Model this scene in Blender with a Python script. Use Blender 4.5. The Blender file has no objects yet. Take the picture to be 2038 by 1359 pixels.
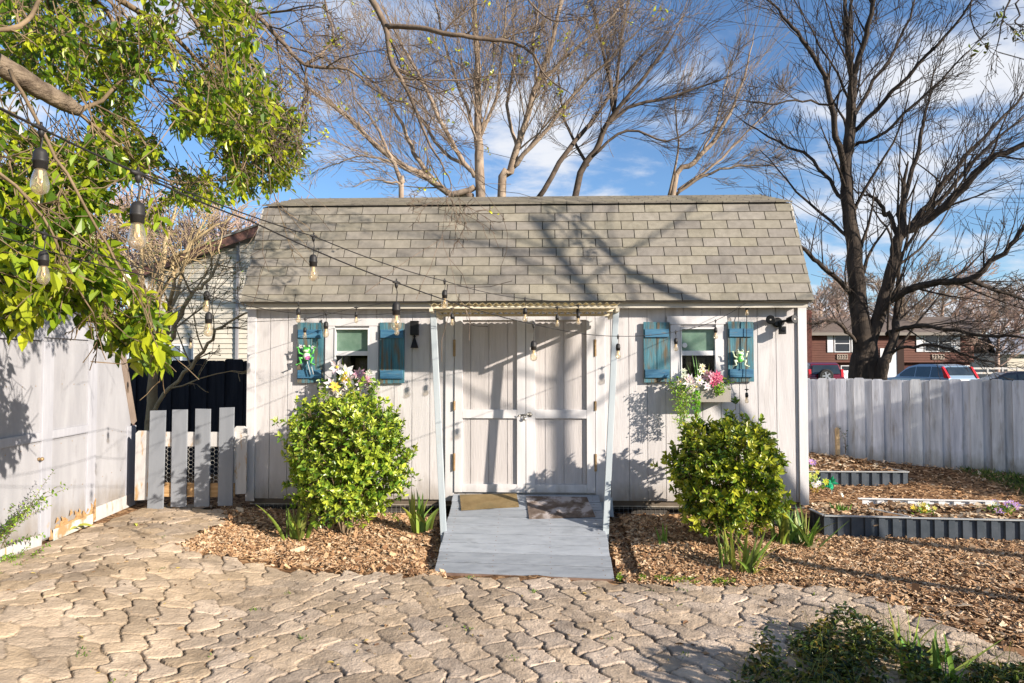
import bpy, math, random
import numpy as np
from mathutils import Vector, Matrix

SC = bpy.context.scene
COL = SC.collection
R = math.radians
V = Vector
rng = random.Random(7)
nr = np.random.RandomState(7)

# ------------------------------------------------------------------ survey of the photograph
F = 1359.0
PSI, TH = R(2.0), math.atan(45.5 / 1359.0)
CAM = V((0, -7.68, 1.69))
c_r = V((math.cos(PSI), math.sin(PSI), 0))
c_f = V((-math.sin(PSI) * math.cos(TH), math.cos(PSI) * math.cos(TH), math.sin(TH)))
c_u = c_r.cross(c_f)

def ray(px, py):
    return c_r * ((px - 1019) / F) + c_u * ((679.5 - py) / F) + c_f

def at(px, py, y):            # point on the vertical plane y = const
    r = ray(px, py)
    return CAM + r * ((y - CAM.y) / r.y)

def atd(px, py, d):           # point at a depth d in front of the camera
    return CAM + ray(px, py) * d

def onplane(px, py, p0, n):
    r = ray(px, py)
    return CAM + r * ((p0 - CAM).dot(n) / r.dot(n))

def g(x, y):                  # height of the ground
    x = np.asarray(x, float); y = np.asarray(y, float)
    s = np.clip((-0.3 - y) / 1.4, 0, 1) * -0.17
    wl = np.clip((-2.0 - x) / 1.6, 0, 1); wl = wl * wl * (3 - 2 * wl)
    s = s * (1 - wl) + 0.06 * wl
    wr = np.clip((x - 1.7) / 1.4, 0, 1); wr = wr * wr * (3 - 2 * wr)
    df = (4.278 - x) * 0.4226 + (3.236 - y) * 0.9063      # distance in front of the boundary fence
    al = np.clip((x - 4.278) * 0.9063 - (y - 3.236) * 0.4226, 0, 4.5)
    rt = -0.15 + 0.17 * np.clip((y - 0.6) / 1.2, 0, 1) + (0.245 - 0.043 * al) * np.clip(1 - (df - 0.1) / 0.9, 0, 1) * (y > -1)
    s = s * (1 - wr) + rt * wr
    s = s - 0.06 * ((x > -1.05) & (x < 0.92) & (y > -1.62) & (y < 0))
    far = np.clip((y - 6) / 8, 0, 1)
    return s * (1 - far)

def atg(px, py):
    z = -0.05
    for _ in range(6):
        p = onplane(px, py, V((0, 0, z)), V((0, 0, 1)))
        z = float(g(p.x, p.y))
    return V((p.x, p.y, z))

# ------------------------------------------------------------------ mesh helpers
class MB:
    def __init__(s):
        s.v = []; s.f = []; s.c = []; s.mi = []; s.col = (1, 1, 1, 1); s.m = 0
    def add(s, vs, fs):
        b = len(s.v)
        s.v.extend((v[0], v[1], v[2]) for v in vs)
        s.f.extend(tuple(b + i for i in f) for f in fs)
        s.c.extend([s.col] * len(vs)); s.mi.extend([s.m] * len(fs))
        return s
    def box(s, x0, x1, y0, y1, z0, z1):
        return s.add([(x0, y0, z0), (x1, y0, z0), (x1, y1, z0), (x0, y1, z0), (x0, y0, z1), (x1, y0, z1), (x1, y1, z1), (x0, y1, z1)],
                     [(0, 3, 2, 1), (4, 5, 6, 7), (0, 1, 5, 4), (1, 2, 6, 5), (2, 3, 7, 6), (3, 0, 4, 7)])
    def obox(s, c, a, b, d):    # centre and three half axes
        c = V(c); P = []
        for k in (-1, 1):
            for i, j in ((-1, -1), (1, -1), (1, 1), (-1, 1)):
                P.append(c + V(a) * i + V(b) * j + V(d) * k)
        return s.add(P, [(0, 3, 2, 1), (4, 5, 6, 7), (0, 1, 5, 4), (1, 2, 6, 5), (2, 3, 7, 6), (3, 0, 4, 7)])
    def bar(s, p, q, w, h, up=(0, 0, 1)):
        p, q = V(p), V(q); d = q - p
        sd = d.cross(V(up)).normalized(); u = sd.cross(d).normalized()
        return s.obox((p + q) / 2, sd * (w / 2), u * (h / 2), d / 2)
    def tube(s, pts, rad, n=6, cap=True):
        pts = [V(p) for p in pts]; m = len(pts)
        if not isinstance(rad, (list, tuple)): rad = [rad] * m
        d0 = (pts[1] - pts[0]).normalized()
        a = d0.orthogonal().normalized()
        vs = []
        for i in range(m):
            d = (pts[min(i + 1, m - 1)] - pts[max(i - 1, 0)])
            d = d.normalized() if d.length > 1e-9 else d0
            a = a - d * a.dot(d)
            a = a.normalized() if a.length > 1e-6 else d.orthogonal().normalized()
            b = d.cross(a); r = rad[i]
            for k in range(n):
                t = 2 * math.pi * k / n
                ct, st = math.cos(t) * r, math.sin(t) * r
                vs.append((pts[i].x + a.x * ct + b.x * st, pts[i].y + a.y * ct + b.y * st, pts[i].z + a.z * ct + b.z * st))
        fs = []
        for i in range(m - 1):
            for k in range(n):
                k2 = (k + 1) % n
                fs.append((i * n + k, i * n + k2, (i + 1) * n + k2, (i + 1) * n + k))
        if cap:
            fs.append(tuple(range(n - 1, -1, -1))); fs.append(tuple((m - 1) * n + k for k in range(n)))
        return s.add(vs, fs)
    def lathe(s, prof, c, n=12, ax=(0, 0, 1)):   # profile (r, h) along an axis
        c = V(c); ax = V(ax).normalized(); a = ax.orthogonal().normalized(); b = ax.cross(a)
        vs = []; m = len(prof)
        for r, h in prof:
            r = max(r, 1e-4)
            for k in range(n):
                t = 2 * math.pi * k / n
                vs.append(c + ax * h + a * (math.cos(t) * r) + b * (math.sin(t) * r))
        fs = [(i * n + k, i * n + (k + 1) % n, (i + 1) * n + (k + 1) % n, (i + 1) * n + k) for i in range(m - 1) for k in range(n)]
        fs.append(tuple(range(n - 1, -1, -1))); fs.append(tuple((m - 1) * n + k for k in range(n)))
        return s.add(vs, fs)
    def ball(s, c, rx, ry=None, rz=None, n=10, m=7):
        ry = rx if ry is None else ry; rz = rx if rz is None else rz
        vs = []
        for i in range(m + 1):
            t = math.pi * i / m
            for k in range(n):
                p = 2 * math.pi * k / n
                rr = max(math.sin(t), 0.01)
                vs.append((c[0] + rx * rr * math.cos(p), c[1] + ry * rr * math.sin(p), c[2] - rz * math.cos(t)))
        fs = [(i * n + k, i * n + (k + 1) % n, (i + 1) * n + (k + 1) % n, (i + 1) * n + k) for i in range(m) for k in range(n)]
        return s.add(vs, fs)
    def prism(s, poly, off):
        off = V(off); n = len(poly); P = [V(p) for p in poly]
        return s.add(P + [p + off for p in P], [tuple(range(n - 1, -1, -1)), tuple(range(n, 2 * n))] + [(i, (i + 1) % n, n + (i + 1) % n, n + i) for i in range(n)])
    def quad(s, a, b, c, d):
        return s.add([a, b, c, d], [(0, 1, 2, 3)])
    def build(s, name, mat, parent=None, smooth=False, bevel=0, org=None):
        o = mk(name, s.v, s.f, mat, parent, s.c, smooth, org, s.mi)
        if bevel:
            b = o.modifiers.new('bevel', 'BEVEL'); b.width = bevel; b.segments = 2; b.limit_method = 'ANGLE'
        return o

def origin_of(o):
    p = V((0, 0, 0))
    while o is not None:
        p = p + o.location; o = o.parent
    return p

def mk(name, vs, fs, mat, parent=None, cols=None, smooth=False, org=None, mi=None):
    base = origin_of(parent) if parent is not None else V((0, 0, 0))
    if org is not None: base = V(org)
    A = np.asarray(vs, dtype=float) - np.array(base)
    me = bpy.data.meshes.new(name)
    me.from_pydata(A.tolist(), [], fs if isinstance(fs, list) else fs.tolist())
    for m in (mat if isinstance(mat, (list, tuple)) else [mat]): me.materials.append(m)
    if mi is not None and len(set(mi)) > 1: me.polygons.foreach_set('material_index', mi)
    if cols is not None:
        C = np.asarray(cols, dtype=np.float32)
        if C.shape[1] == 3: C = np.hstack([C, np.ones((len(C), 1), np.float32)])
        a = me.color_attributes.new('Col', 'FLOAT_COLOR', 'POINT'); a.data.foreach_set('color', C.ravel())
    if smooth: me.polygons.foreach_set('use_smooth', [True] * len(me.polygons))
    me.update()
    o = bpy.data.objects.new(name, me); COL.objects.link(o)
    if parent is not None: o.parent = parent
    elif org is not None: o.location = V(org)
    return o

def thing(name, label, cat, loc=(0, 0, 0), group=None):
    o = bpy.data.objects.new(name, None); COL.objects.link(o)
    o.location = V(loc); o.empty_display_size = 0.2
    return tag(o, label, cat, group)

def tag(o, label, cat=None, group=None, kind=None):
    if label: o['label'] = label
    if cat: o['category'] = cat
    if group: o['group'] = group
    if kind: o['kind'] = kind
    return o

def copy_tree(o, parent=None):
    c = o.copy(); COL.objects.link(c)
    if parent is not None: c.parent = parent
    for ch in list(o.children): copy_tree(ch, c)
    return c

# ------------------------------------------------------------------ materials
def newmat(name):
    m = bpy.data.materials.new(name); m.use_nodes = True
    nt = m.node_tree; nt.nodes.clear()
    return m, nt, nt.nodes, nt.links

def M(name, c1, c2=None, scale=4.0, rough=0.7, bump=0.0, bscale=40.0, stretch=(1, 1, 1), bstretch=None, attr=False, metal=0.0,
      spec=0.3, lo=0.35, hi=0.65, c3=None, s3=1.0, t3=(0.55, 0.7), detail=6, trans=0.0, bdist=0.01, st3=(1, 1, 1), coat=0.0, dirt=None):
    """Principled paint/wood/metal with two mottled colours, an optional third colour in patches, and bump."""
    m, nt, N, L = newmat(name)
    out = N.new('ShaderNodeOutputMaterial'); bs = N.new('ShaderNodeBsdfPrincipled')
    bs.inputs['Roughness'].default_value = rough; bs.inputs['Metallic'].default_value = metal
    bs.inputs['Specular IOR Level'].default_value = spec
    bs.inputs['Coat Weight'].default_value = coat
    tc = N.new('ShaderNodeTexCoord')
    def tex(sc, st, det=detail):
        mp = N.new('ShaderNodeMapping'); mp.inputs['Scale'].default_value = st
        L.new(tc.outputs['Object'], mp.inputs['Vector'])
        n = N.new('ShaderNodeTexNoise'); n.inputs['Scale'].default_value = sc; n.inputs['Detail'].default_value = det
        n.inputs['Roughness'].default_value = 0.6
        L.new(mp.outputs[0], n.inputs['Vector'])
        return n
    col = None
    c2 = c2 or c1
    n1 = tex(scale, stretch)
    rp = N.new('ShaderNodeValToRGB'); rp.color_ramp.elements[0].position = lo; rp.color_ramp.elements[1].position = hi
    rp.color_ramp.elements[0].color = (*c1, 1); rp.color_ramp.elements[1].color = (*c2, 1)
    L.new(n1.outputs['Fac'], rp.inputs['Fac']); col = rp.outputs['Color']
    if c3:
        n3 = tex(s3, st3)
        r3 = N.new('ShaderNodeMapRange'); r3.inputs['From Min'].default_value = t3[0]; r3.inputs['From Max'].default_value = t3[1]
        L.new(n3.outputs['Fac'], r3.inputs['Value'])
        mx = N.new('ShaderNodeMix'); mx.data_type = 'RGBA'; mx.inputs['B'].default_value = (*c3, 1)
        L.new(r3.outputs[0], mx.inputs['Factor']); L.new(col, mx.inputs['A']); col = mx.outputs['Result']
    if attr:
        at_ = N.new('ShaderNodeAttribute'); at_.attribute_name = 'Col'
        mx = N.new('ShaderNodeMix'); mx.data_type = 'RGBA'; mx.blend_type = 'MULTIPLY'; mx.inputs['Factor'].default_value = 1
        L.new(col, mx.inputs['A']); L.new(at_.outputs['Color'], mx.inputs['B']); col = mx.outputs['Result']
    if dirt:                      # splashed soil or algae along the foot of a board: (height it starts, height it fades, colour)
        sz = N.new('ShaderNodeSeparateXYZ'); L.new(tc.outputs['Object'], sz.inputs[0])
        nd = tex(7.0, (1, 1, .45)); dm = N.new('ShaderNodeMath'); dm.operation = 'MULTIPLY_ADD'; dm.inputs[1].default_value = -(dirt[1] - dirt[0]) * 1.5; L.new(nd.outputs['Fac'], dm.inputs[0]); L.new(sz.outputs['Z'], dm.inputs[2])
        rd = N.new('ShaderNodeMapRange'); rd.inputs['From Min'].default_value = dirt[0] - (dirt[1] - dirt[0]) * .75; rd.inputs['From Max'].default_value = dirt[1] - (dirt[1] - dirt[0]) * .75
        rd.inputs['To Min'].default_value = .75; rd.inputs['To Max'].default_value = 0; L.new(dm.outputs[0], rd.inputs['Value'])
        mx = N.new('ShaderNodeMix'); mx.data_type = 'RGBA'; mx.inputs['B'].default_value = (*dirt[2], 1)
        L.new(rd.outputs[0], mx.inputs['Factor']); L.new(col, mx.inputs['A']); col = mx.outputs['Result']
    L.new(col, bs.inputs['Base Color'])
    if bump:
        nb = tex(bscale, bstretch or stretch, 8)
        b = N.new('ShaderNodeBump'); b.inputs['Strength'].default_value = bump; b.inputs['Distance'].default_value = bdist
        L.new(nb.outputs['Fac'], b.inputs['Height']); L.new(b.outputs['Normal'], bs.inputs['Normal'])
    sh = bs.outputs[0]
    if trans:
        tr = N.new('ShaderNodeBsdfTranslucent'); L.new(col, tr.inputs['Color'])
        ms = N.new('ShaderNodeMixShader'); ms.inputs[0].default_value = trans
        L.new(sh, ms.inputs[1]); L.new(tr.outputs[0], ms.inputs[2]); sh = ms.outputs[0]
    L.new(sh, out.inputs['Surface'])
    return m

def glass(name, tint, clear=0.7, rough=0.05, body=None):
    m, nt, N, L = newmat(name)
    out = N.new('ShaderNodeOutputMaterial'); tr = N.new('ShaderNodeBsdfTransparent'); tr.inputs[0].default_value = (*tint, 1)
    gl = N.new('ShaderNodeBsdfGlossy'); gl.inputs['Roughness'].default_value = rough
    lw = N.new('ShaderNodeLayerWeight'); lw.inputs['Blend'].default_value = 0.35
    ms = N.new('ShaderNodeMixShader'); L.new(lw.outputs['Facing'], ms.inputs[0]); L.new(tr.outputs[0], ms.inputs[1]); L.new(gl.outputs[0], ms.inputs[2])
    last = ms
    if body:
        df = N.new('ShaderNodeBsdfPrincipled'); df.inputs['Base Color'].default_value = (*body, 1); df.inputs['Roughness'].default_value = 0.15
        m2 = N.new('ShaderNodeMixShader'); m2.inputs[0].default_value = 1 - clear
        L.new(ms.outputs[0], m2.inputs[1]); L.new(df.outputs[0], m2.inputs[2]); last = m2
    L.new(last.outputs[0], out.inputs['Surface'])
    return m

W4 = (30, 30, 1.1)   # grain running up the boards
m_wall = M('painted_siding', (0.48, 0.462, 0.462), (0.57, 0.55, 0.548), 1.6, 0.75, 0.6, 5, (6, 6, 0.6), (26, 26, 1.3), c3=(0.36, 0.335, 0.325), s3=2.4, t3=(0.54, 0.80), st3=(4, 4, .5), bdist=0.006, dirt=(.14, .40, (.21, .175, .13)))
m_trim = M('trim_paint', (0.525, 0.515, 0.52), (0.615, 0.605, 0.61), 3, 0.6, 0.25, 4, (4, 4, .7), (20, 20, 1.2), c3=(.45, .42, .38), s3=5, t3=(.66, .8), bdist=0.004, dirt=(.12, .34, (.22, .185, .14)))
m_white = M('white_vinyl', (0.60, 0.60, 0.61), (0.69, 0.69, 0.70), 3, 0.45, 0.1, 30)
m_door = M('door_panel_paint', (0.43, 0.405, 0.395), (0.52, 0.49, 0.48), 2, 0.7, 0.7, 5, (7, 7, .7), (30, 30, 1.4), bdist=0.006)
m_dark = M('dark_interior', (0.012, 0.012, 0.014), (0.02, 0.018, 0.016), 3, 0.9)
m_floor = M('bare_floorboards', (0.10, 0.08, 0.06), (0.16, 0.13, 0.1), 3, 0.9)
m_shingle = M('asphalt_shingle', (0.225, 0.204, 0.172), (0.285, 0.26, 0.222), 14, 0.95, 0.9, 170, attr=True, c3=(0.16, 0.15, 0.13), s3=1.6, t3=(0.58, 0.85), spec=0.15, bdist=0.004)
m_rooftrim = M('eave_trim', (0.45, 0.42, 0.36), (0.52, 0.49, 0.43), 4, 0.6)
m_teal = M('weathered_teal_wood', (0.03, 0.115, 0.155), (0.08, 0.205, 0.25), 2.0, 0.75, 0.9, 3, (16, 16, 1.2), (40, 40, 1.5), c3=(0.13, 0.105, 0.07), s3=3.2, t3=(0.46, 0.62), st3=(7, 7, .9), bdist=0.006)
m_blue = M('blue_batten_wood', (0.025, 0.10, 0.19), (0.07, 0.195, 0.30), 2.0, 0.7, 0.8, 3, (1.5, 12, 14), (2, 30, 30), c3=(0.2, .17, .13), s3=5, t3=(0.60, 0.75), st3=(1.5, 6, 8), bdist=0.005)
m_black = M('black_metal', (0.012, 0.012, 0.013), (0.025, 0.024, 0.024), 8, 0.4, 0.1, 60, metal=0.3)
m_rubber = M('black_plastic', (0.016, 0.015, 0.015), (0.03, 0.028, 0.026), 20, 0.5)
m_hinge = M('rusty_brass', (0.30, 0.19, 0.09), (0.45, 0.32, 0.18), 20, 0.5, 0.2, 60, metal=0.6)
m_steel = M('dull_steel', (0.35, 0.34, 0.31), (0.5, 0.48, 0.44), 20, 0.4, 0.1, 60, metal=0.8)
m_wire = M('galvanised_wire', (0.5, 0.5, 0.47), (0.62, 0.6, 0.56), 10, 0.5, metal=0.4)
m_canopy = M('cream_fibreglass', (0.70, 0.60, 0.38), (0.78, 0.69, 0.46), 5, 0.5, 0.1, 50, trans=0.42)
m_post = M('bluish_white_paint', (0.33, 0.38, 0.41), (0.42, 0.465, 0.485), 3, 0.55, 0.25, 4, (5, 5, .6), (20, 20, 1), c3=(.4, .41, .38), s3=3, t3=(.62, .8), bdist=0.003)
m_ramp = M('grey_blue_deck_paint', (0.265, 0.29, 0.325), (0.335, 0.362, 0.40), 3.5, 0.62, 0.8, 6, (1.2, 5, 5), (2.5, 22, 22), c3=(0.215, 0.235, 0.26), s3=7, t3=(0.56, 0.72), st3=(.6, 1.6, 1), attr=True, bdist=0.006)
m_rampedge = M('worn_ramp_edge', (0.16, 0.10, 0.075), (0.25, 0.17, 0.13), 6, 0.8, 0.4, 20)
m_mat1 = M('coir_mat', (0.18, 0.125, 0.055), (0.26, 0.19, 0.095), 6, 0.95, 0.9, 160, c3=(.10, .085, .04), s3=3, t3=(.55, .75))
m_mat2 = M('worn_patterned_mat', (0.10, 0.072, 0.055), (0.20, 0.155, 0.13), 9, 0.9, 0.8, 120, c3=(.42, .38, .37), s3=5, t3=(.50, .60))
m_grey = M('grey_picket_paint', (0.20, 0.215, 0.24), (0.24, 0.255, 0.28), 2, 0.6, 0.25, 4, (5, 5, .6), (24, 24, 1.2), bdist=0.003)
m_oldwhite = M('peeling_white_paint', (0.44, 0.425, 0.415), (0.54, 0.525, 0.51), 3, 0.75, 0.5, 5, (6, 6, .7), (26, 26, 1.3), c3=(0.42, 0.27, 0.13), s3=3.5, t3=(0.57, 0.66), st3=(4, 4, .9), bdist=0.005)
m_barewood = M('bare_wood', (0.30, 0.17, 0.07), (0.52, 0.33, 0.16), 3, 0.8, 0.6, 4, (1.5, 10, 14), (3, 26, 26), c3=(.12, .07, .04), s3=6, t3=(.6, .75), bdist=0.006)
m_fence = M('whitewashed_pickets', (0.42, 0.44, 0.48), (0.66, 0.68, 0.72), 1.8, 0.85, 0.7, 4, (8, 8, .6), (34, 34, 1.3), c3=(0.28, 0.265, 0.25), s3=3.2, t3=(0.54, 0.76), st3=(4, 4, .7), attr=True, bdist=0.006, dirt=(.12, .45, (.13, .115, .06)))
m_navyfence = M('dark_stained_fence', (0.012, 0.014, 0.022), (0.03, 0.034, 0.045), 2, 0.8, 0.4, 4, (8, 8, .6), (24, 24, 1.2))
m_garage = M('peeling_grey_wall', (0.295, 0.295, 0.315), (0.365, 0.365, 0.385), 1.8, 0.75, 0.5, 4, (3, 3, .7), (24, 24, 1.2), c3=(0.235, 0.23, 0.235), s3=2.2, t3=(0.60, 0.8), st3=(2, 2, 1), bdist=0.005, dirt=(.0, .35, (.20, .16, .11)))
m_garagetrim = M('grey_trim_board', (0.33, 0.335, 0.37), (0.395, 0.40, 0.435), 3, 0.7, 0.3, 4, (5, 5, .7), (24, 24, 1.2), c3=(.4, .3, .2), s3=4, t3=(.66, .75), bdist=0.004)
m_rakebrown = M('brown_edge_board', (0.19, 0.145, 0.115), (0.27, 0.21, 0.17), 4, 0.8, 0.3, 20)
m_palegreen = M('old_green_paint', (0.42, 0.47, 0.42), (0.6, 0.6, 0.54), 6, 0.8, 0.5, 30, c3=(.4, .26, .13), s3=5, t3=(.5, .6))
m_corr_dark = M('slate_corrugated_steel', (0.055, 0.07, 0.085), (0.09, 0.105, 0.125), 6, 0.45, 0.1, 60, metal=0.35)
m_corr_cap = M('galvanised_cap', (0.38, 0.40, 0.40), (0.48, 0.49, 0.49), 6, 0.45, 0.1, 60, metal=0.4)
m_corr_light = M('pale_corrugated_steel', (0.62, 0.62, 0.62), (0.70, 0.70, 0.70), 6, 0.5, 0.1, 60)
m_curtain = M('green_grey_blind', (0.19, 0.29, 0.235), (0.31, 0.40, 0.34), 7, 0.8, 0.2, 20)
m_glass = glass('window_glass', (0.86, 0.92, 0.88), 0.9)
m_bulb = glass('amber_bulb_glass', (1.0, 0.95, 0.86), 0.86, 0.04, (0.70, 0.58, 0.40))
m_fil = M('filament', (0.75, 0.55, 0.28), (0.9, 0.7, 0.4), 10, 0.4)
def leafmat(name, c1, c2, trans=0.35, rough=0.42, spec=0.5):
    return M(name, c1, c2, 3, rough, attr=True, trans=trans, spec=spec, detail=2)
m_leaf = leafmat('glossy_leaf', (0.17, 0.265, 0.02), (0.265, 0.36, 0.03), 0.48, 0.30)
m_bushleaf = leafmat('golden_green_leaf', (0.185, 0.285, 0.03), (0.275, 0.365, 0.045), 0.25, 0.34)
m_iris = leafmat('iris_blade', (0.15, 0.235, 0.04), (0.25, 0.33, 0.075), 0.3, 0.45)
m_ivy = leafmat('ground_leaf', (0.055, 0.10, 0.022), (0.11, 0.16, 0.04), 0.2, 0.35)
m_petal = M('silk_petals', (1, 1, 1), (0.9, 0.9, 0.9), 6, 0.7, attr=True, trans=0.3)
m_grass = leafmat('grass_blade', (0.07, 0.13, 0.025), (0.14, 0.2, 0.05), 0.25, 0.6)
m_chip = M('wood_chip', (0.62, 0.62, 0.62), (1, 1, 1), 30, 0.9, attr=True)
m_barktan = M('tan_bark', (0.225, 0.165, 0.12), (0.37, 0.29, 0.215), 6, 0.9, 0.8, 22, (1, 1, .35), c3=(.075, .055, .04), s3=4, t3=(.56, .7))
m_barkdark = M('dark_bark', (0.026, 0.020, 0.016), (0.075, 0.057, 0.044), 7, 0.95, 1.0, 16, (1, 1, .25), c3=(.11, .08, .055), s3=5, t3=(.62, .76), bdist=0.03)
m_barkpink = M('pinkish_twig_bark', (0.36, 0.25, 0.20), (0.48, 0.355, 0.29), 5, 0.9)
m_barkgold = M('golden_smooth_bark', (0.34, 0.245, 0.13), (0.50, 0.39, 0.22), 5, 0.8, 0.4, 20, c3=(.10, .08, .05), s3=4, t3=(.55, .7))
m_barkgrey = M('grey_ridged_bark', (0.09, 0.065, 0.045), (0.26, 0.20, 0.14), 16, 0.95, 1.0, 45, (.25, 1, 1), bdist=0.03)
m_twig = M('thin_brown_twig', (0.10, 0.07, 0.04), (0.26, 0.185, 0.11), 6, 0.85)
# ------------------------------------------------------------------ camera, sun, sky
cam = bpy.data.cameras.new('Camera'); co = bpy.data.objects.new('Camera', cam); COL.objects.link(co)
co.location = CAM; co.rotation_euler = (math.pi / 2 + TH, 0, PSI)
cam.sensor_width = 36; cam.lens = 36 * F / 2038; cam.clip_end = 2000; cam.clip_start = 0.05
SC.camera = co
SUN = V((1.46, -0.95, 0.65)).normalized()          # towards the sun
sl = bpy.data.lights.new('Sun', 'SUN'); so = bpy.data.objects.new('Sun', sl); COL.objects.link(so)
sl.energy = 5.0; sl.angle = R(0.5); sl.color = (1.0, 0.895, 0.77)
so.rotation_euler = SUN.to_track_quat('Z', 'Y').to_euler(); so.location = (8, -8, 10)
w = bpy.data.worlds.new('World'); SC.world = w; w.use_nodes = True
nt = w.node_tree; nt.nodes.clear(); N = nt.nodes; L = nt.links
wo = N.new('ShaderNodeOutputWorld'); bg = N.new('ShaderNodeBackground'); sk = N.new('ShaderNodeTexSky')
sk.sky_type = 'NISHITA'; sk.sun_disc = False; sk.sun_elevation = math.asin(SUN.z); sk.sun_rotation = math.atan2(SUN.x, SUN.y)
sk.air_density = 1.0; sk.dust_density = 0.3; sk.ozone_density = 5.0
hs_ = N.new('ShaderNodeHueSaturation'); hs_.inputs['Saturation'].default_value = 1.0
bg.inputs['Strength'].default_value = 0.098
L.new(sk.outputs[0], hs_.inputs['Color']); L.new(hs_.outputs[0], bg.inputs['Color'])
tc = N.new('ShaderNodeTexCoord'); sx = N.new('ShaderNodeSeparateXYZ'); L.new(tc.outputs['Generated'], sx.inputs[0])
def mth(op, a, b=None):
    n = N.new('ShaderNodeMath'); n.operation = op
    for i, v in enumerate((a, b)):
        if v is None: continue
        if isinstance(v, (int, float)): n.inputs[i].default_value = v
        else: L.new(v, n.inputs[i])
    return n.outputs[0]
zz = mth('ADD', mth('MAXIMUM', sx.outputs['Z'], 0.0), 0.22)      # project the dome on a flat cloud deck
cb = N.new('ShaderNodeCombineXYZ'); L.new(mth('DIVIDE', sx.outputs['X'], zz), cb.inputs[0]); L.new(mth('DIVIDE', sx.outputs['Y'], zz), cb.inputs[1])
def wn(scale, det, rough, off):
    mp = N.new('ShaderNodeMapping'); mp.inputs['Location'].default_value = off; mp.inputs['Scale'].default_value = (1, 1.25, 1)
    L.new(cb.outputs[0], mp.inputs[0])
    n = N.new('ShaderNodeTexNoise'); n.inputs['Scale'].default_value = scale; n.inputs['Detail'].default_value = det; n.inputs['Roughness'].default_value = rough
    n.inputs['Distortion'].default_value = 0.25
    L.new(mp.outputs[0], n.inputs['Vector']); return n.outputs['Fac']
big = wn(1.15, 3, 0.5, (3.1, 0.7, 0)); fine = wn(3.6, 9, 0.6, (1.3, 4.2, 0))
mixn = mth('ADD', mth('MULTIPLY', big, 0.55), mth('MULTIPLY', fine, 0.45))
lift = mth('MULTIPLY', mth('SUBTRACT', 0.5, mth('MINIMUM', sx.outputs['Z'], 0.5)), 0.16)
mr = N.new('ShaderNodeMapRange'); mr.interpolation_type = 'SMOOTHSTEP'; mr.inputs['From Min'].default_value = 0.495; mr.inputs['From Max'].default_value = 0.65
L.new(mth('ADD', mixn, lift), mr.inputs['Value'])
bc = N.new('ShaderNodeBackground'); bc.inputs['Color'].default_value = (0.90, 0.93, 1.0, 1); bc.inputs['Strength'].default_value = 0.50
mxs = N.new('ShaderNodeMixShader'); L.new(mr.outputs[0], mxs.inputs[0]); L.new(bg.outputs[0], mxs.inputs[1]); L.new(bc.outputs[0], mxs.inputs[2])
L.new(mxs.outputs[0], wo.inputs['Surface'])
vs = SC.view_settings; vs.view_transform = 'Standard'; vs.look = 'None'; vs.exposure = 0.96; vs.gamma = 1; vs.use_curve_mapping = False
SC.render.engine = 'CYCLES'
SC.cycles.use_denoising = True
SC.cycles.max_bounces = 6; SC.cycles.transparent_max_bounces = 12; SC.cycles.diffuse_bounces = 3

# ------------------------------------------------------------------ ground sheet
def value_noise(x, y, seed, cell):
    rs = np.random.RandomState(seed); T = rs.rand(256, 256)
    u = x / cell; v = y / cell; i = np.floor(u).astype(int); j = np.floor(v).astype(int)
    fu = u - i; fv = v - j; fu = fu * fu * (3 - 2 * fu); fv = fv * fv * (3 - 2 * fv)
    a = T[i % 256, j % 256]; b = T[(i + 1) % 256, j % 256]; c = T[i % 256, (j + 1) % 256]; d = T[(i + 1) % 256, (j + 1) % 256]
    return (a * (1 - fu) + b * fu) * (1 - fv) + (c * (1 - fu) + d * fu) * fv - 0.5

def axis(lo, hi, step, far):
    a = list(np.arange(lo, hi + 1e-6, step)); s = step; x = hi
    right = []
    while x < far: s *= 1.35; x += s; right.append(x)
    left = []; s = step; x = lo
    while x > -far: s *= 1.35; x -= s; left.append(x)
    return np.array(left[::-1] + a + right)
gx = axis(-6, 9, 0.06, 700); gy = axis(-5, 6, 0.06, 700)
GX, GY = np.meshgrid(gx, gy, indexing='ij')
near = ((GX > -6.5) & (GX < 9.5) & (GY > -5.5) & (GY < 6.5))
GZ = g(GX, GY) + near * (value_noise(GX, GY, 1, .35) * .03 + value_noise(GX, GY, 2, .12) * .014)
nx, ny = len(gx), len(gy)
ii, jj = np.meshgrid(np.arange(nx - 1), np.arange(ny - 1), indexing='ij')
q = (ii * ny + jj).ravel()
GF = np.stack([q, q + ny, q + ny + 1, q + 1], 1)
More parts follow.
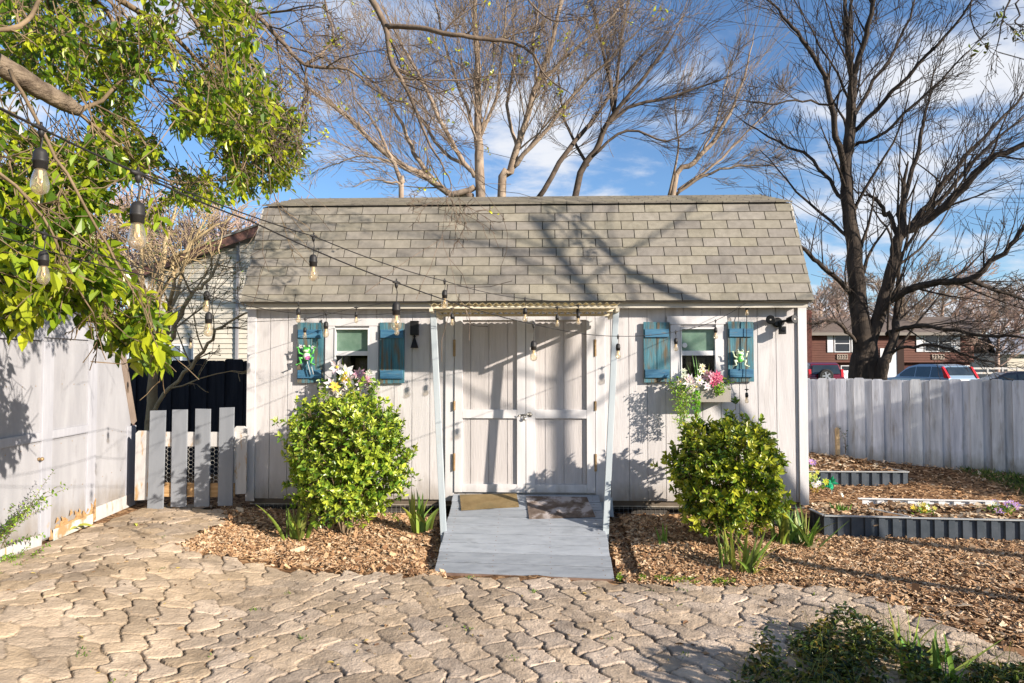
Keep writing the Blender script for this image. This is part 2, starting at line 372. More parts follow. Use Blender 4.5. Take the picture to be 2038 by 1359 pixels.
# grass creeps in at the far right and everywhere beyond the yard
gr = np.clip((GX - 5.95 + (GY - 1.6) * 0.35 + value_noise(GX, GY, 5, .5) * 0.9) / 0.5, 0, 1) * (GY > -0.6)
gr = np.maximum(gr, np.clip((GY - 5.2) / 0.6, 0, 1)); gr = np.maximum(gr, ((np.abs(GX) > 12) | (GY < -9)) * 1.0)
GC = np.stack([gr, gr, gr, np.ones_like(gr)], -1).reshape(-1, 4)
def ground_mat():
    m, nt, N, L = newmat('mulch_ground')
    out = N.new('ShaderNodeOutputMaterial'); bs = N.new('ShaderNodeBsdfPrincipled'); bs.inputs['Roughness'].default_value = 0.95
    bs.inputs['Specular IOR Level'].default_value = 0.1
    tc = N.new('ShaderNodeTexCoord')
    vo = N.new('ShaderNodeTexVoronoi'); vo.inputs['Scale'].default_value = 34; vo.inputs['Randomness'].default_value = 1
    mp = N.new('ShaderNodeMapping'); mp.inputs['Scale'].default_value = (0.75, 1.25, 1); mp.inputs['Rotation'].default_value = (0, 0, .4)
    nz = N.new('ShaderNodeTexNoise'); nz.inputs['Scale'].default_value = 14; nz.inputs['Detail'].default_value = 4
    add = N.new('ShaderNodeMix'); add.data_type = 'RGBA'; add.blend_type = 'ADD'; add.inputs['Factor'].default_value = 0.11
    L.new(tc.outputs['Object'], mp.inputs[0]); L.new(mp.outputs[0], add.inputs['A']); L.new(tc.outputs['Object'], nz.inputs['Vector'])
    L.new(nz.outputs['Color'], add.inputs['B']); L.new(add.outputs['Result'], vo.inputs['Vector'])
    sp = N.new('ShaderNodeSeparateColor'); L.new(vo.outputs['Color'], sp.inputs[0])
    rp = N.new('ShaderNodeValToRGB'); e = rp.color_ramp.elements
    e[0].position = 0; e[0].color = (0.045, 0.026, 0.016, 1); e[1].position = 1; e[1].color = (0.50, 0.31, 0.165, 1)
    a = e.new(.45); a.color = (0.20, 0.11, 0.055, 1)
    L.new(sp.outputs[0], rp.inputs['Fac'])
    n2 = N.new('ShaderNodeTexNoise'); n2.inputs['Scale'].default_value = 1.1; n2.inputs['Detail'].default_value = 5; L.new(tc.outputs['Object'], n2.inputs['Vector'])
    dk = N.new('ShaderNodeMix'); dk.data_type = 'RGBA'; dk.blend_type = 'MULTIPLY'; dk.inputs['B'].default_value = (.5, .44, .42, 1)
    r2 = N.new('ShaderNodeMapRange'); r2.inputs['From Min'].default_value = .45; r2.inputs['From Max'].default_value = .7; L.new(n2.outputs['Fac'], r2.inputs['Value'])
    L.new(r2.outputs[0], dk.inputs['Factor']); L.new(rp.outputs[0], dk.inputs['A'])
    gm = N.new('ShaderNodeMix'); gm.data_type = 'RGBA'; at_ = N.new('ShaderNodeAttribute'); at_.attribute_name = 'Col'
    n4 = N.new('ShaderNodeTexNoise'); n4.inputs['Scale'].default_value = 25; n4.inputs['Detail'].default_value = 6; L.new(tc.outputs['Object'], n4.inputs['Vector'])
    r4 = N.new('ShaderNodeValToRGB'); r4.color_ramp.elements[0].color = (.035, .05, .015, 1); r4.color_ramp.elements[1].color = (.13, .15, .05, 1)
    r4.color_ramp.elements[0].position = .35; r4.color_ramp.elements[1].position = .68
    L.new(n4.outputs['Fac'], r4.inputs[0])
    L.new(at_.outputs['Fac'], gm.inputs['Factor']); L.new(dk.outputs['Result'], gm.inputs['A']); L.new(r4.outputs[0], gm.inputs['B'])
    L.new(gm.outputs['Result'], bs.inputs['Base Color'])
    b = N.new('ShaderNodeBump'); b.inputs['Strength'].default_value = 1; b.inputs['Distance'].default_value = 0.02
    L.new(sp.outputs[1], b.inputs['Height']); L.new(b.outputs[0], bs.inputs['Normal'])
    L.new(bs.outputs[0], out.inputs['Surface'])
    return m
go = mk('ground', np.stack([GX, GY, GZ], -1).reshape(-1, 3), GF, ground_mat(), cols=GC, smooth=True)
tag(go, 'brown wood chip mulch ground around the shed', kind='structure')

# ------------------------------------------------------------------ stone paving with wavy joints
pv_px = [(-260, 1175), (0, 1122), (150, 1062), (262, 1012), (300, 1004), (445, 1012), (452, 1042), (370, 1080), (352, 1100), (500, 1114), (700, 1138), (863, 1150),
         (1222, 1164), (1440, 1172), (1560, 1168), (1650, 1172), (1760, 1205), (1900, 1262), (2060, 1322), (2600, 1540), (-900, 1540)]
PV = [atg(*p) for p in pv_px]
PVX = np.array([(p.x, p.y) for p in PV])
def inside(poly, x, y):
    c = np.zeros(np.shape(x), bool); n = len(poly); j = n - 1
    for i in range(n):
        xi, yi = poly[i]; xj, yj = poly[j]
        c ^= ((yi > y) != (yj > y)) & (x < (xj - xi) * (y - yi) / (yj - yi + 1e-12) + xi)
        j = i
    return c
def build_paving():
    st = 0.0105
    x = np.arange(-4.4, 4.6, st); y = np.arange(-4.5, 0.05, st)
    X, Y = np.meshgrid(x, y, indexing='ij')
    # a warped staggered lattice: long wavy joints towards the shed, scalloped cross joints
    wx = X + 0.036 * np.sin(Y * 26.7 + 1.3 * np.sin(X * 2.1)) + value_noise(X, Y, 11, .22) * .05 + value_noise(X, Y, 12, .07) * .022
    wy = Y + 0.030 * np.sin(X * 17 + 2.0) + value_noise(X, Y, 13, .22) * .05 + value_noise(X, Y, 14, .07) * .022 + 0.06 * X
    cw, ch = 0.205, 0.235
    row0 = np.floor(wy / ch).astype(int)
    rs = np.random.RandomState(3); J = rs.rand(128, 128, 3)
    F1 = np.full(X.shape, 9.0); F2 = np.full(X.shape, 9.0); ID = np.zeros(X.shape, int); SX = np.zeros(X.shape); SY = np.zeros(X.shape)
    for dr in (-1, 0, 1, 2):
        row = row0 + dr; off = (row % 2) * 0.5
        col0 = np.floor(wx / cw - off).astype(int)
        for dc in (-1, 0, 1, 2):
            col = col0 + dc; j = J[row % 128, col % 128]
            sx = (col + off + 0.0 + (j[..., 0] - .5) * .26) * cw; sy = (row + (j[..., 1] - .5) * .26) * ch
            d = np.hypot(wx - sx, (wy - sy) * 0.80)
            nw = d < F1
            F2 = np.where(nw, F1, np.minimum(F2, d)); ID = np.where(nw, (row % 128) * 128 + col % 128, ID)
            SX = np.where(nw, sx, SX); SY = np.where(nw, sy, SY); F1 = np.where(nw, d, F1)
    e = (F2 - F1) + value_noise(X, Y, 15, .03) * .006
    prof = np.clip((e - 0.004) / 0.010, 0, 1); prof = prof * prof * (3 - 2 * prof)
    seedh = J.reshape(-1, 3)[ID]
    openj = 0.22 + 0.78 * np.clip(value_noise(X, Y, 16, .42) * 2.4 + .50 + .16 * np.clip(X + 1.6, -1.2, 1), 0, 1)       # some joints are filled with grit
    H = -0.034 * (1 - prof) * openj + 0.0015 * np.clip(e / .12, 0, 1) + (seedh[..., 2] - .5) * 0.009 + value_noise(X, Y, 17, .05) * .005 + value_noise(X, Y, 18, .02) * .0035
    H += ((X - SX) * (seedh[..., 0] - .5) + (Y - SY) * (seedh[..., 1] - .5)) * 0.022
    keep = inside(PVX, SX, SY - 0.06 * X)
    Z = g(X, Y) + 0.026 + H
    tone = 0.80 + 0.36 * seedh[..., 1]
    warm = np.clip((-X - 0.2) / 2.5, 0, 1)
    dirt = (1 - (0.26 + .56 * openj) * (1 - prof)) * (0.93 + value_noise(X, Y, 19, .25) * .35) * tone
    base = np.stack([np.full(X.shape, 1.0), 0.97 - .015 * warm + (seedh[..., 0] - .5) * .05, 0.96 - 0.06 * warm + (seedh[..., 0] - .5) * .16], -1) * dirt[..., None]
    C = np.concatenate([base, np.ones(X.shape + (1,))], -1).reshape(-1, 4)
    nx, ny = X.shape
    ii, jj = np.meshgrid(np.arange(nx - 1), np.arange(ny - 1), indexing='ij')
    km = keep[:-1, :-1] & keep[1:, :-1] & keep[1:, 1:] & keep[:-1, 1:]
    # drop what the camera could never come near: behind the foot of the frame
    q = (ii * ny + jj)[km]
    Fq = np.stack([q, q + ny, q + ny + 1, q + 1], 1)
    used = np.unique(Fq); remap = np.full(nx * ny, -1); remap[used] = np.arange(len(used))
    P = np.stack([X, Y, Z], -1).reshape(-1, 3)[used]
    mp_ = M('stone_paver', (0.435, 0.35, 0.262), (0.60, 0.492, 0.375), 7, 0.95, 1.0, 55, attr=True, c3=(0.28, 0.225, 0.17), s3=4.5, t3=(0.54, 0.78), spec=0.1, bdist=0.012)
    o = mk('paving', P, remap[Fq], mp_, cols=C[used], smooth=True)
    return tag(o, 'tan concrete paving of interlocking wavy stones', kind='structure')
build_paving()

# ------------------------------------------------------------------ leaf and blade sets
def leaf_arrays(P, D, Nn, Ls, Ws, fold=0.25, curl=0.12):
    """six-point folded leaves; returns vertices (n*6,3) and faces"""
    D = D / (np.linalg.norm(D, axis=1, keepdims=True) + 1e-9)
    S = np.cross(D, Nn); S /= (np.linalg.norm(S, axis=1, keepdims=True) + 1e-9)
    Up = np.cross(S, D)
    Ls = Ls[:, None]; Ws = Ws[:, None]
    b = P; tip = P + D * Ls - Up * Ls * curl
    l1 = P + D * Ls * .32 + S * Ws * .5 + Up * Ws * fold; l2 = P + D * Ls * .70 + S * Ws * .36 + Up * (Ws * fold - Ls * curl * .4)
    r1 = P + D * Ls * .32 - S * Ws * .5 + Up * Ws * fold; r2 = P + D * Ls * .70 - S * Ws * .36 + Up * (Ws * fold - Ls * curl * .4)
    A = np.stack([b, l1, l2, tip, r2, r1], 1).reshape(-1, 3)
    n = len(P); k = np.arange(n)[:, None] * 6
    Fq = np.concatenate([k + np.array([[0, 3, 2, 1]]), k + np.array([[0, 5, 4, 3]])], 0)
    return A, Fq
def leaf_cols(n, pal, rs, var=0.25):
    pal = np.array(pal); c = pal[rs.randint(0, len(pal), n)] * (1 + (rs.rand(n, 1) - .5) * 2 * var)
    return np.repeat(np.hstack([c, np.ones((n, 1))]), 6, 0)
def rand_dirs(n, rs):
    d = rs.randn(n, 3); return d / np.linalg.norm(d, axis=1, keepdims=True)

# wood chips lying loose on the mulch
def chips():
    rs = np.random.RandomState(21)
    def sample(n, x0, x1, y0, y1):
        return rs.uniform(x0, x1, n), rs.uniform(y0, y1, n)
    xs = []; ys = []
    for a in ((23000, -3.6, -0.8, -1.75, -0.02), (26000, .75, 3.3, -2.1, -0.02), (27000, 3.2, 6.6, -3.6, -0.2), (5000, 3.1, 6.9, .55, 3.9), (800, -4.4, -3.3, -0.5, .2), (9000, 1.2, 5.5, -3.9, -1.9)):
        x, y = sample(*a); xs.append(x); ys.append(y)
    x = np.concatenate(xs); y = np.concatenate(ys)
    edge = rs.rand(len(x)) < 0.06
    keep = ~inside(PVX, x, y) | (edge & inside(PVX, x, y + .10 * 0) & ~inside(PVX, x, y + .12))
    keep &= ~((y > 0.55) & (x < 3.1))
    x = x[keep]; y = y[keep]; n = len(x)
    z = g(x, y) + 0.012 + rs.rand(n) * 0.016
    ang = rs.rand(n) * 6.283; tl = rs.randn(n) * .35; tw = rs.randn(n) * .45
    Ln = rs.gamma(3, .0040, n) + .006; Wd = Ln * rs.uniform(.2, .55, n)
    Ln = Ln * np.where(rs.rand(n) < .03, 2.3, 1); Wd = Ln * rs.uniform(.2, .55, n)
    d = np.stack([np.cos(ang) * np.cos(tl), np.sin(ang) * np.cos(tl), np.sin(tl)], 1)
    s = np.stack([-np.sin(ang) * np.cos(tw), np.cos(ang) * np.cos(tw), np.sin(tw)], 1)
    P = np.stack([x, y, z], 1); u = np.cross(d, s)
    a = P - d * Ln[:, None] - s * Wd[:, None]; b = P + d * Ln[:, None] * .9 - s * Wd[:, None] * .7; c = P + d * Ln[:, None] + s * Wd[:, None] * .8; e = P - d * Ln[:, None] * .8 + s * Wd[:, None]
    dn = u * -0.004
    A = np.stack([a, b, c, e, a + dn, b + dn, c + dn, e + dn], 1).reshape(-1, 3)
    k = np.arange(n)[:, None] * 8
    Fq = np.concatenate([k + np.array([f]) for f in ((0, 1, 2, 3), (0, 4, 5, 1), (1, 5, 6, 2), (2, 6, 7, 3), (3, 7, 4, 0))], 0)
    pal = np.array([(.60, .39, .22), (.46, .28, .15), (.70, .50, .32), (.26, .14, .07), (.76, .58, .39), (.15, .08, .04), (.48, .27, .13)])
    wts = np.array([.22, .24, .14, .18, .06, .08, .08])
    cl = pal[rs.choice(len(pal), n, p=wts)] * (.8 + rs.rand(n, 1) * .4)
    cl = np.repeat(np.hstack([cl, np.ones((n, 1))]), 8, 0)
    o = mk('wood_chips', A, Fq, m_chip, cols=cl)
    tag(o, 'loose tan and brown wood chips covering the planting beds', kind='stuff')
chips()
# ------------------------------------------------------------------ the shed
XL = at(494, 800, 0).x; XR = at(1604, 800, 0).x
def wx(px, py=725): return at(px, py, 0).x
def wz(py, px=1050): return at(px, py, 0).z
ZB = 0.175; ZT = 2.40
EY, EZ = -0.17, 2.415         # eave
BY, BZ = 0.40, 3.585          # break of the gambrel
RY, RZ = 1.62, 3.985          # ridge
DEPTH = 3.24
shed = thing('garden_shed', 'white wooden garden shed with gambrel shingle roof and double doors', 'shed', ((XL + XR) / 2, 1.6, 0))

dx0, dx1 = wx(905), wx(1184); dxm = wx(1046.5); dz0, dz1 = wz(980), wz(622)
wins = []
for (g0, g1, z1, z0) in ((669, 733, 656, 752), (1356, 1422, 655, 752)):
    wins.append((wx(g0, 700), wx(g1, 700), at((g0 + g1) / 2, z0, 0).z, at((g0 + g1) / 2, z1, 0).z))
openings = [(dx0, dx1, dz0, dz1)] + [(a - .03, b + .03, c - .03, d + .03) for a, b, c, d in wins]

def siding(x0, x1, z0, z1, y, ops, pitch, phase, gap=0.007):
    f = MB(); bk = MB()
    gro = []; x = phase
    while x > x0: x -= pitch
    while x < x1:
        if x > x0 + .02: gro.append(x)
        x += pitch
    edges = [x0] + gro + [x1]
    def strip(mb, a, b, ya, yb):
        cuts = sorted({a, b} | {e for o in ops for e in (o[0], o[1]) if a < e < b})
        for c, d in zip(cuts[:-1], cuts[1:]):
            m = (c + d) / 2; segs = [(z0, z1)]
            for o in ops:
                if o[0] < m < o[1]:
                    ns = []
                    for s, e in segs:
                        if o[2] > s: ns.append((s, min(e, o[2])))
                        if o[3] < e: ns.append((max(s, o[3]), e))
                    segs = [q for q in ns if q[1] - q[0] > .003]
            for s, e in segs: mb.box(c, d, ya, yb, s, e)
    for i in range(len(edges) - 1):
        a = edges[i] + (gap / 2 if i else 0); b = edges[i + 1] - (gap / 2 if i < len(edges) - 2 else 0)
        strip(f, a, b, y, y + .012)
        strip(f, edges[i], edges[i + 1], y + .0125, y + .03)
    return f
siding(XL + .02, XR - .02, ZB, ZT, 0.0, openings, 0.2032, wx(537.8)).build('wall', m_wall, shed)
# gable ends and back
for x, sgn in ((XL, 1), (XR, -1)):
    e = MB(); P = [(x, .012, ZB), (x, DEPTH, ZB), (x, DEPTH, ZT), (x, DEPTH - .42, BZ - .03), (x, RY, RZ - .03), (x, .42, BZ - .03), (x, .012, ZT)]
    e.prism(P if sgn > 0 else P[::-1], (sgn * .02, 0, 0)); e.build('gable_wall', m_wall, shed)
MB().box(XL + .02, XR - .02, DEPTH - .03, DEPTH, ZB, ZT).build('back_wall', m_wall, shed)
MB().box(XL + .021, XR - .021, .031, DEPTH - .031, ZB - .06, ZB).build('floor', m_floor, shed)
il = MB(); il.box(XL + .05, XR - .05, 1.2, 1.22, ZB, ZT); il.build('dark_backdrop', m_dark, shed)  # near-black sheet standing in for the unlit inside behind the windows
for a, b in ((XL - .012, XL + .088), (XR - .085, XR + .012)):
    MB().box(a, b, -.022, -.002, ZB - .03, ZT - .02).build('corner_trim', m_trim, shed, bevel=.003)
MB().box(XL + .02, XR - .02, EY + .03, EY + .055, EZ - .105, EZ - .03).build('fascia', m_rooftrim, shed)
MB().box(XL + .02, XR - .02, EY + .06, -.002, EZ - .06, EZ - .045).build('soffit', m_rooftrim, shed)
sk_ = MB()
sk_.box(XL + .02, XR - .02, 0.032, .06, ZB - .075, ZB - .004)
sk_.build('sill_beam', M('weathered_sill', (.20, .17, .13), (.36, .33, .28), 6, .9, .4, 30), shed)
ub = MB(); ub.box(XL + .1, XR - .1, .30, .34, -.2, ZB - .07)
for i in range(5):
    xx = XL + .3 + i * (XR - XL - .6) / 4; ub.box(xx - .2, xx + .2, .10, .29, -.2, ZB - .078)
ub.build('foundation_dark_gap', M('gap_shade_blocks', (.05, .045, .04), (.09, .08, .07), 5, .95, .5, 30), shed)  # blocks and a backing sheet, coloured dark for the shaded gap
# wire netting along the gap below the siding
def netting(mb, x0, x1, z0, z1, y, p, r=.0012, hexa=False):
    if not hexa:
        n = int((x1 - x0) / p)
        for i in range(n + 1): mb.tube([(x0 + i * p, y, z0), (x0 + i * p, y, z1)], r, 3, False)
        m = int((z1 - z0) / p)
        for i in range(m + 1): mb.tube([(x0, y + .001, z0 + i * p), (x1, y + .001, z0 + i * p)], r, 3, False)
    else:
        h = p * .866; k = 0; z = z0
        while z < z1:
            x = x0 + (0 if k % 2 == 0 else p * .75)
            while x < x1:
                a = (x, y, z); b = (x + p * .25, y, z + h / 2); c = (x + p * .75, y, z + h / 2); d = (x + p, y, z)
                e = (x + p * .25, y, z - h / 2); f_ = (x + p * .75, y, z - h / 2)
                mb.tube([e, a, b, c], r, 3, False); mb.tube([c, d, f_], r, 3, False)
                x += p * 1.5
            z += h / 2 * 1; k += 1
for a, b in ((wx(1222), XR - .1), (XL + .1, wx(878))):
    nm = MB(); netting(nm, a, b, -.06, ZB - .06, .006, .05); nm.build('wire_netting', m_wire, shed)

# ---- roof: every shingle tab is modelled in the one roof mesh
rs = np.random.RandomState(5)
def tabcol():
    c = rs.uniform(.92, 1.08); t = rs.rand()
    if t < .14: return (.85 * c, .85 * c, .87 * c, 1)
    if t < .30: return (.93 * c, .93 * c, .93 * c, 1)
    return (1.0 * c, 1.0 * c, (.97 + rs.uniform(-.06, .04)) * c, 1)
def courses(mb, p0, p1, n, x0, x1, tab=.305, gap=.009, th=.013, ph=0):
    """p0 lower (y,z), p1 upper (y,z)"""
    ax = V((0, p1[0] - p0[0], p1[1] - p0[1])); ln = ax.length; ax.normalize(); nm_ = V((0, -ax.z, ax.y))
    for k in range(n):
        a = ln * k / n; b = ln * (k + 1) / n + .012
        x = x0 - tab + ((k + ph) % 2) * tab / 2 + rs.uniform(0, .02)
        jl = rs.uniform(-.002, .002)
        while x < x1:
            u0 = max(x + gap / 2, x0); u1 = min(x + tab - gap / 2, x1)
            if u1 - u0 > .02:
                mb.col = tabcol()
                d = rs.uniform(-.0025, .0025) + jl
                B = V((0, p0[0], p0[1]))
                lo = B + ax * (a + d); hi = B + ax * min(b, ln)
                q = []
                for u in (u0, u1):
                    for P, h0, h1 in ((lo, 0, th), (hi, 0, .002)):
                        q.append((u, *(P + nm_ * h0)[1:])); q.append((u, *(P + nm_ * h1)[1:]))
                # q: u0lo0,u0lo1,u0hi0,u0hi1,u1lo0,...
                mb.add(q, [(1, 5, 7, 3), (0, 4, 5, 1), (0, 1, 3, 2), (4, 6, 7, 5)])
            x += tab
rf = MB(); rx0, rx1 = XL - .02, XR + .02
courses(rf, (EY - .045, EZ - .035), (EY, EZ + .055), 1, rx0, rx1, th=.012)
courses(rf, (EY, EZ + .05), (BY, BZ), 10, rx0, rx1, ph=1)
courses(rf, (BY - .035, BZ + .006), (RY, RZ), 9, rx0, rx1, th=.016)
# cap strip over the break: thicker bent tabs
rf.col = (.8, .8, .8, 1)
rf.box(rx0, rx1, EY - .03, EY + .02, EZ - .045, EZ - .032)
courses(rf, (DEPTH - RY + RY + .035 - .0, BZ), (RY, RZ), 1, rx0, rx1, tab=9)
rf.col = (.16, .15, .14, 1)
# deck and the rear slopes
def slab(a, b, t=.02):
    ax = V((0, b[0] - a[0], b[1] - a[1])).normalized(); nn = V((0, -ax.z, ax.y)) * -t
    P = [V((rx0, *a)), V((rx1, *a)), V((rx1, *b)), V((rx0, *b))]
    o = V((0, 0, 0)) + nn * .15
    rf.prism([p + o for p in P], nn)
slab((EY, EZ + .03), (BY, BZ)); slab((BY, BZ), (RY, RZ))
rf.prism([(rx0, RY, RZ), (rx1, RY, RZ), (rx1, DEPTH - .40, BZ), (rx0, DEPTH - .40, BZ)], (0, 0, -.03))
rf.prism([(rx0, DEPTH - .40, BZ), (rx1, DEPTH - .40, BZ), (rx1, DEPTH + .17, EZ), (rx0, DEPTH + .17, EZ)], (0, -.02, -.02))
rf.build('roof', m_shingle, shed)
for x in (XL - .02, XR + .02):
    s = 1 if x > 0 else -1
    e = MB()
    for a, b in (((EY, EZ - .05), (BY, BZ - .04)), ((BY, BZ - .04), (RY, RZ - .04)), ((RY, RZ - .04), (DEPTH - .4, BZ - .04)), ((DEPTH - .4, BZ - .04), (DEPTH + .1, EZ - .02))):
        e.bar((x - s * .012, *a), (x - s * .012, *b), .016, .06)
    e.build('rake_board', m_rooftrim, shed)

# ---- double doors
def door(x0, x1, sl, sr, hinge_left):
    f = MB(); y = -.004
    pl, pr = x0 + sl, x1 - sr
    n = 3; w_ = .2032 if True else 0
    gr = [wx(957), wx(993)] if hinge_left else [wx(1085), wx(1122), wx(1158)]
    if hinge_left: gr = [wx(937), wx(973), wx(1010)]
    ed = [pl] + gr + [pr]
    for i in range(len(ed) - 1):
        f.box(ed[i] + (.003 if i else 0), ed[i + 1] - (.003 if i < len(ed) - 2 else 0), y, y + .012, dz0 + .004, dz1)
    f.box(x0 + .004, x1 - .004, y + .0125, y + .03, dz0 + .004, dz1)
    d = f.build('door', m_door, shed)
    def rail(a, b, z0, z1, yo=-.034):
        MB().box(a, b, yo, y - .0005, z0, z1).build('rail', m_trim, d, bevel=.002)
    def stile(a, b):
        MB().box(a, b, -.036, y - .0005, dz0 + .004, dz1 - .002).build('stile', m_trim, d, bevel=.002)
    stile(x0 + .003, pl); stile(pr, x1 - .003)
    rail(pl + .001, pr - .001, dz1 - .085, dz1 - .004); rail(pl + .001, pr - .001, wz(832), wz(815)); rail(pl + .001, pr - .001, dz0 + .006, wz(963))
    hx = x0 if hinge_left else x1
    for py0, py1 in ((676, 709), (798, 816), (902, 936)):
        h = MB(); z0, z1 = wz(py1), wz(py0)
        s = 1 if hinge_left else -1
        h.box(hx - .014, hx + .014, -.041, -.0365, z0, z1); h.tube([(hx, -.044, z0 - .003), (hx, -.044, z1 + .003)], .006, 6)
        h.build('hinge', m_hinge, d)
    return d
dl = door(dx0, dxm, wx(921) - dx0, dxm - wx(1029), True)
dr = door(dxm, dx1, wx(1065) - dxm, dx1 - wx(1167), False)
hs = MB(); hz = wz(825)
hs.bar((dxm - .055, -.042, hz), (dxm + .05, -.042, hz + .012), .012, .03, (0, 1, 0)); hs.box(dxm + .03, dxm + .065, -.044, -.0365, hz - .022, hz + .028)
hs.tube([(dxm + .005, -.052, hz + .004), (dxm + .004, -.06, hz - .02), (dxm - .02, -.06, hz - .028), (dxm - .028, -.052, hz)], .004, 6)
hs.ball((dxm - .012, -.06, hz - .045), .020, .010, .018); hs.tube([(dxm - .05, -.045, hz), (dxm - .07, -.06, hz - .012), (dxm - .085, -.06, hz + .002)], .006, 6)
hs.tube([(dxm + .045, -.046, hz + .01), (dxm + .06, -.06, hz + .02), (dxm + .07, -.055, hz - .002)], .006, 6)
hs.build('hasp', m_steel, dl, smooth=True)
# casing beside the doors
for a, b in ((wx(887), dx0 - .004), (dx1 + .004, wx(1204))):
    MB().box(a, b, -.021, -.001, ZB - .01, dz1 + .01).build('door_casing', m_trim, shed, bevel=.002)
MB().box(wx(887), wx(1204), -.024, -.001, dz1 + .011, dz1 + .085).build('door_header', m_trim, shed, bevel=.002)

# ---- windows and shutters
def window(a, b, c, d, ox0, ox1, hz1, hz0, upper_round):
    y = -.024; mid = (d + c) / 2 + .005
    w_ = MB().box(a - .0005, b + .0005, -.018, .015, mid - .026, mid + .026).build('window', m_white, shed, bevel=.002)
    for u0, u1 in ((ox0, a - .012), (b + .012, ox1)): MB().box(u0, u1, y, -.001, c - .10, hz0 - .002).build('side_trim', m_trim, w_, bevel=.002)
    MB().box(ox0 - .035, ox1 + .035, y - .006, -.001, hz0, hz1).build('head_trim', m_trim, w_, bevel=.002)
    fm = MB(); t = .022
    fm.box(a - .012, a, -.034, .03, c - .02, d + .02); fm.box(b, b + .012, -.034, .03, c - .02, d + .02)
    fm.box(a, b, -.034, .03, d, d + .02); fm.box(a, b, -.034, .03, c - .02, c)
    fm.build('frame', m_white, w_, bevel=.002)
    MB().quad((a, .004, mid), (b, .004, mid), (b, .004, d), (a, .004, d)).build('pane', m_glass, w_)
    MB().quad((a, .010, c), (b, .010, c), (b, .010, mid), (a, .010, mid)).build('pane', m_glass, w_)
    MB().box(a - .02, b + .02, .022, .026, mid - .02, d + .02).build('blind', m_curtain, w_)
    st = MB(); st.box(a + .07, a + .13, .09, .12, c - .1, mid); st.box(b - .2, b - .06, .20, .3, c - .1, mid - .05)
    st.build('stored_boards', M('dim_wood', (.06, .045, .03), (.1, .08, .05), 5, .9), w_)
    return w_
window(*wins[0], wx(648), wx(754), wz(634), wz(648), 0)
window(*wins[1], wx(1334), wx(1440), wz(630), wz(646), 0)
def shutter(px0, px1, py0, py1, tilt=0):
    a, b = wx(px0), wx(px1); c, d = at(px0, py1, 0).z, at(px0, py0, 0).z
    f = MB(); m = (a + b) / 2
    f.col = (1, 1, 1, 1); f.box(a, m - .003, -.045, -.024, c, d); f.box(m + .003, b, -.044, -.023, c + .004, d - .004); f.box(m - .01, m + .01, -.030, -.022, c + .01, d - .01)
    s = f.build('shutter', m_teal, shed, bevel=.002)
    h = d - c
    for z0, z1 in ((d - h * .255, d - h * .12), (c + h * .08, c + h * .215)):
        MB().box(a + .012, b - .014, -.066, -.0455, z0, z1).build('batten', m_blue, s, bevel=.002)
    return s
shutter(594, 645, 642, 762); shutter(757, 806, 642, 763); shutter(1280, 1332, 641, 761); shutter(1447, 1498, 640, 760)

# ---- corrugated canopy on two slanting posts
cyf = -0.97
fl, fr_ = at(853, 605, cyf), at(1234, 603, cyf)
cx0, cx1 = fl.x, fr_.x; czf = 2.285; czb = 2.255
can = MB(); nxx = 220
def cz(y): return czb + (czf - czb) * ((y + .16) / (cyf + .16))
for i in range(nxx + 1):
    x = cx0 + (cx1 - cx0) * i / nxx; h = .010 * math.sin(x / .068 * 2 * math.pi)
    for y in (-.16, -.62, cyf):
        can.v.append((x, y, cz(y) + h + rs.uniform(-.0008, .0008))); can.c.append((1, 1, 1, 1))
for i in range(nxx):
    for j in range(2):
        k = i * 3 + j; can.f.append((k, k + 3, k + 4, k + 1)); can.mi.append(0)
canopy = can.build('canopy', m_canopy, shed, smooth=True)
sm = canopy.modifiers.new('solid', 'SOLIDIFY'); sm.thickness = .0025
m_can_rail = M('cream_rail', (.62, .56, .42), (.7, .64, .5), 4, .6, .2, 20)
for a, b in (((cx0 + .02, cyf + .05), (cx1 - .02, cyf + .05)), ((cx0 + .02, -.62), (cx1 - .02, -.62)), ((cx0 + .02, -.19), (cx1 - .02, -.19))):
    MB().bar((a[0], a[1], cz(a[1]) - .026), (b[0], b[1], cz(b[1]) - .026), .04, .026).build('rail', m_can_rail, canopy)
for x in (cx0 + .02, cx1 - .02):
    MB().bar((x, cyf + .03, cz(cyf) - .058), (x, -.17, cz(-.17) - .058), .035, .034).build('side_rail', m_can_rail, canopy)
for px, ptop in ((885, 862), (1203, 1226)):
    b = at(px, 1050, -.85); tp = at(ptop, 610, -.80); zg = float(g(b.x, b.y)) - .06
    MB().bar((b.x, b.y, zg), (tp.x, tp.y, cz(tp.y) - .042), .060, .04, (0, -1, 0)).build('post', m_post, canopy, bevel=.003)
    

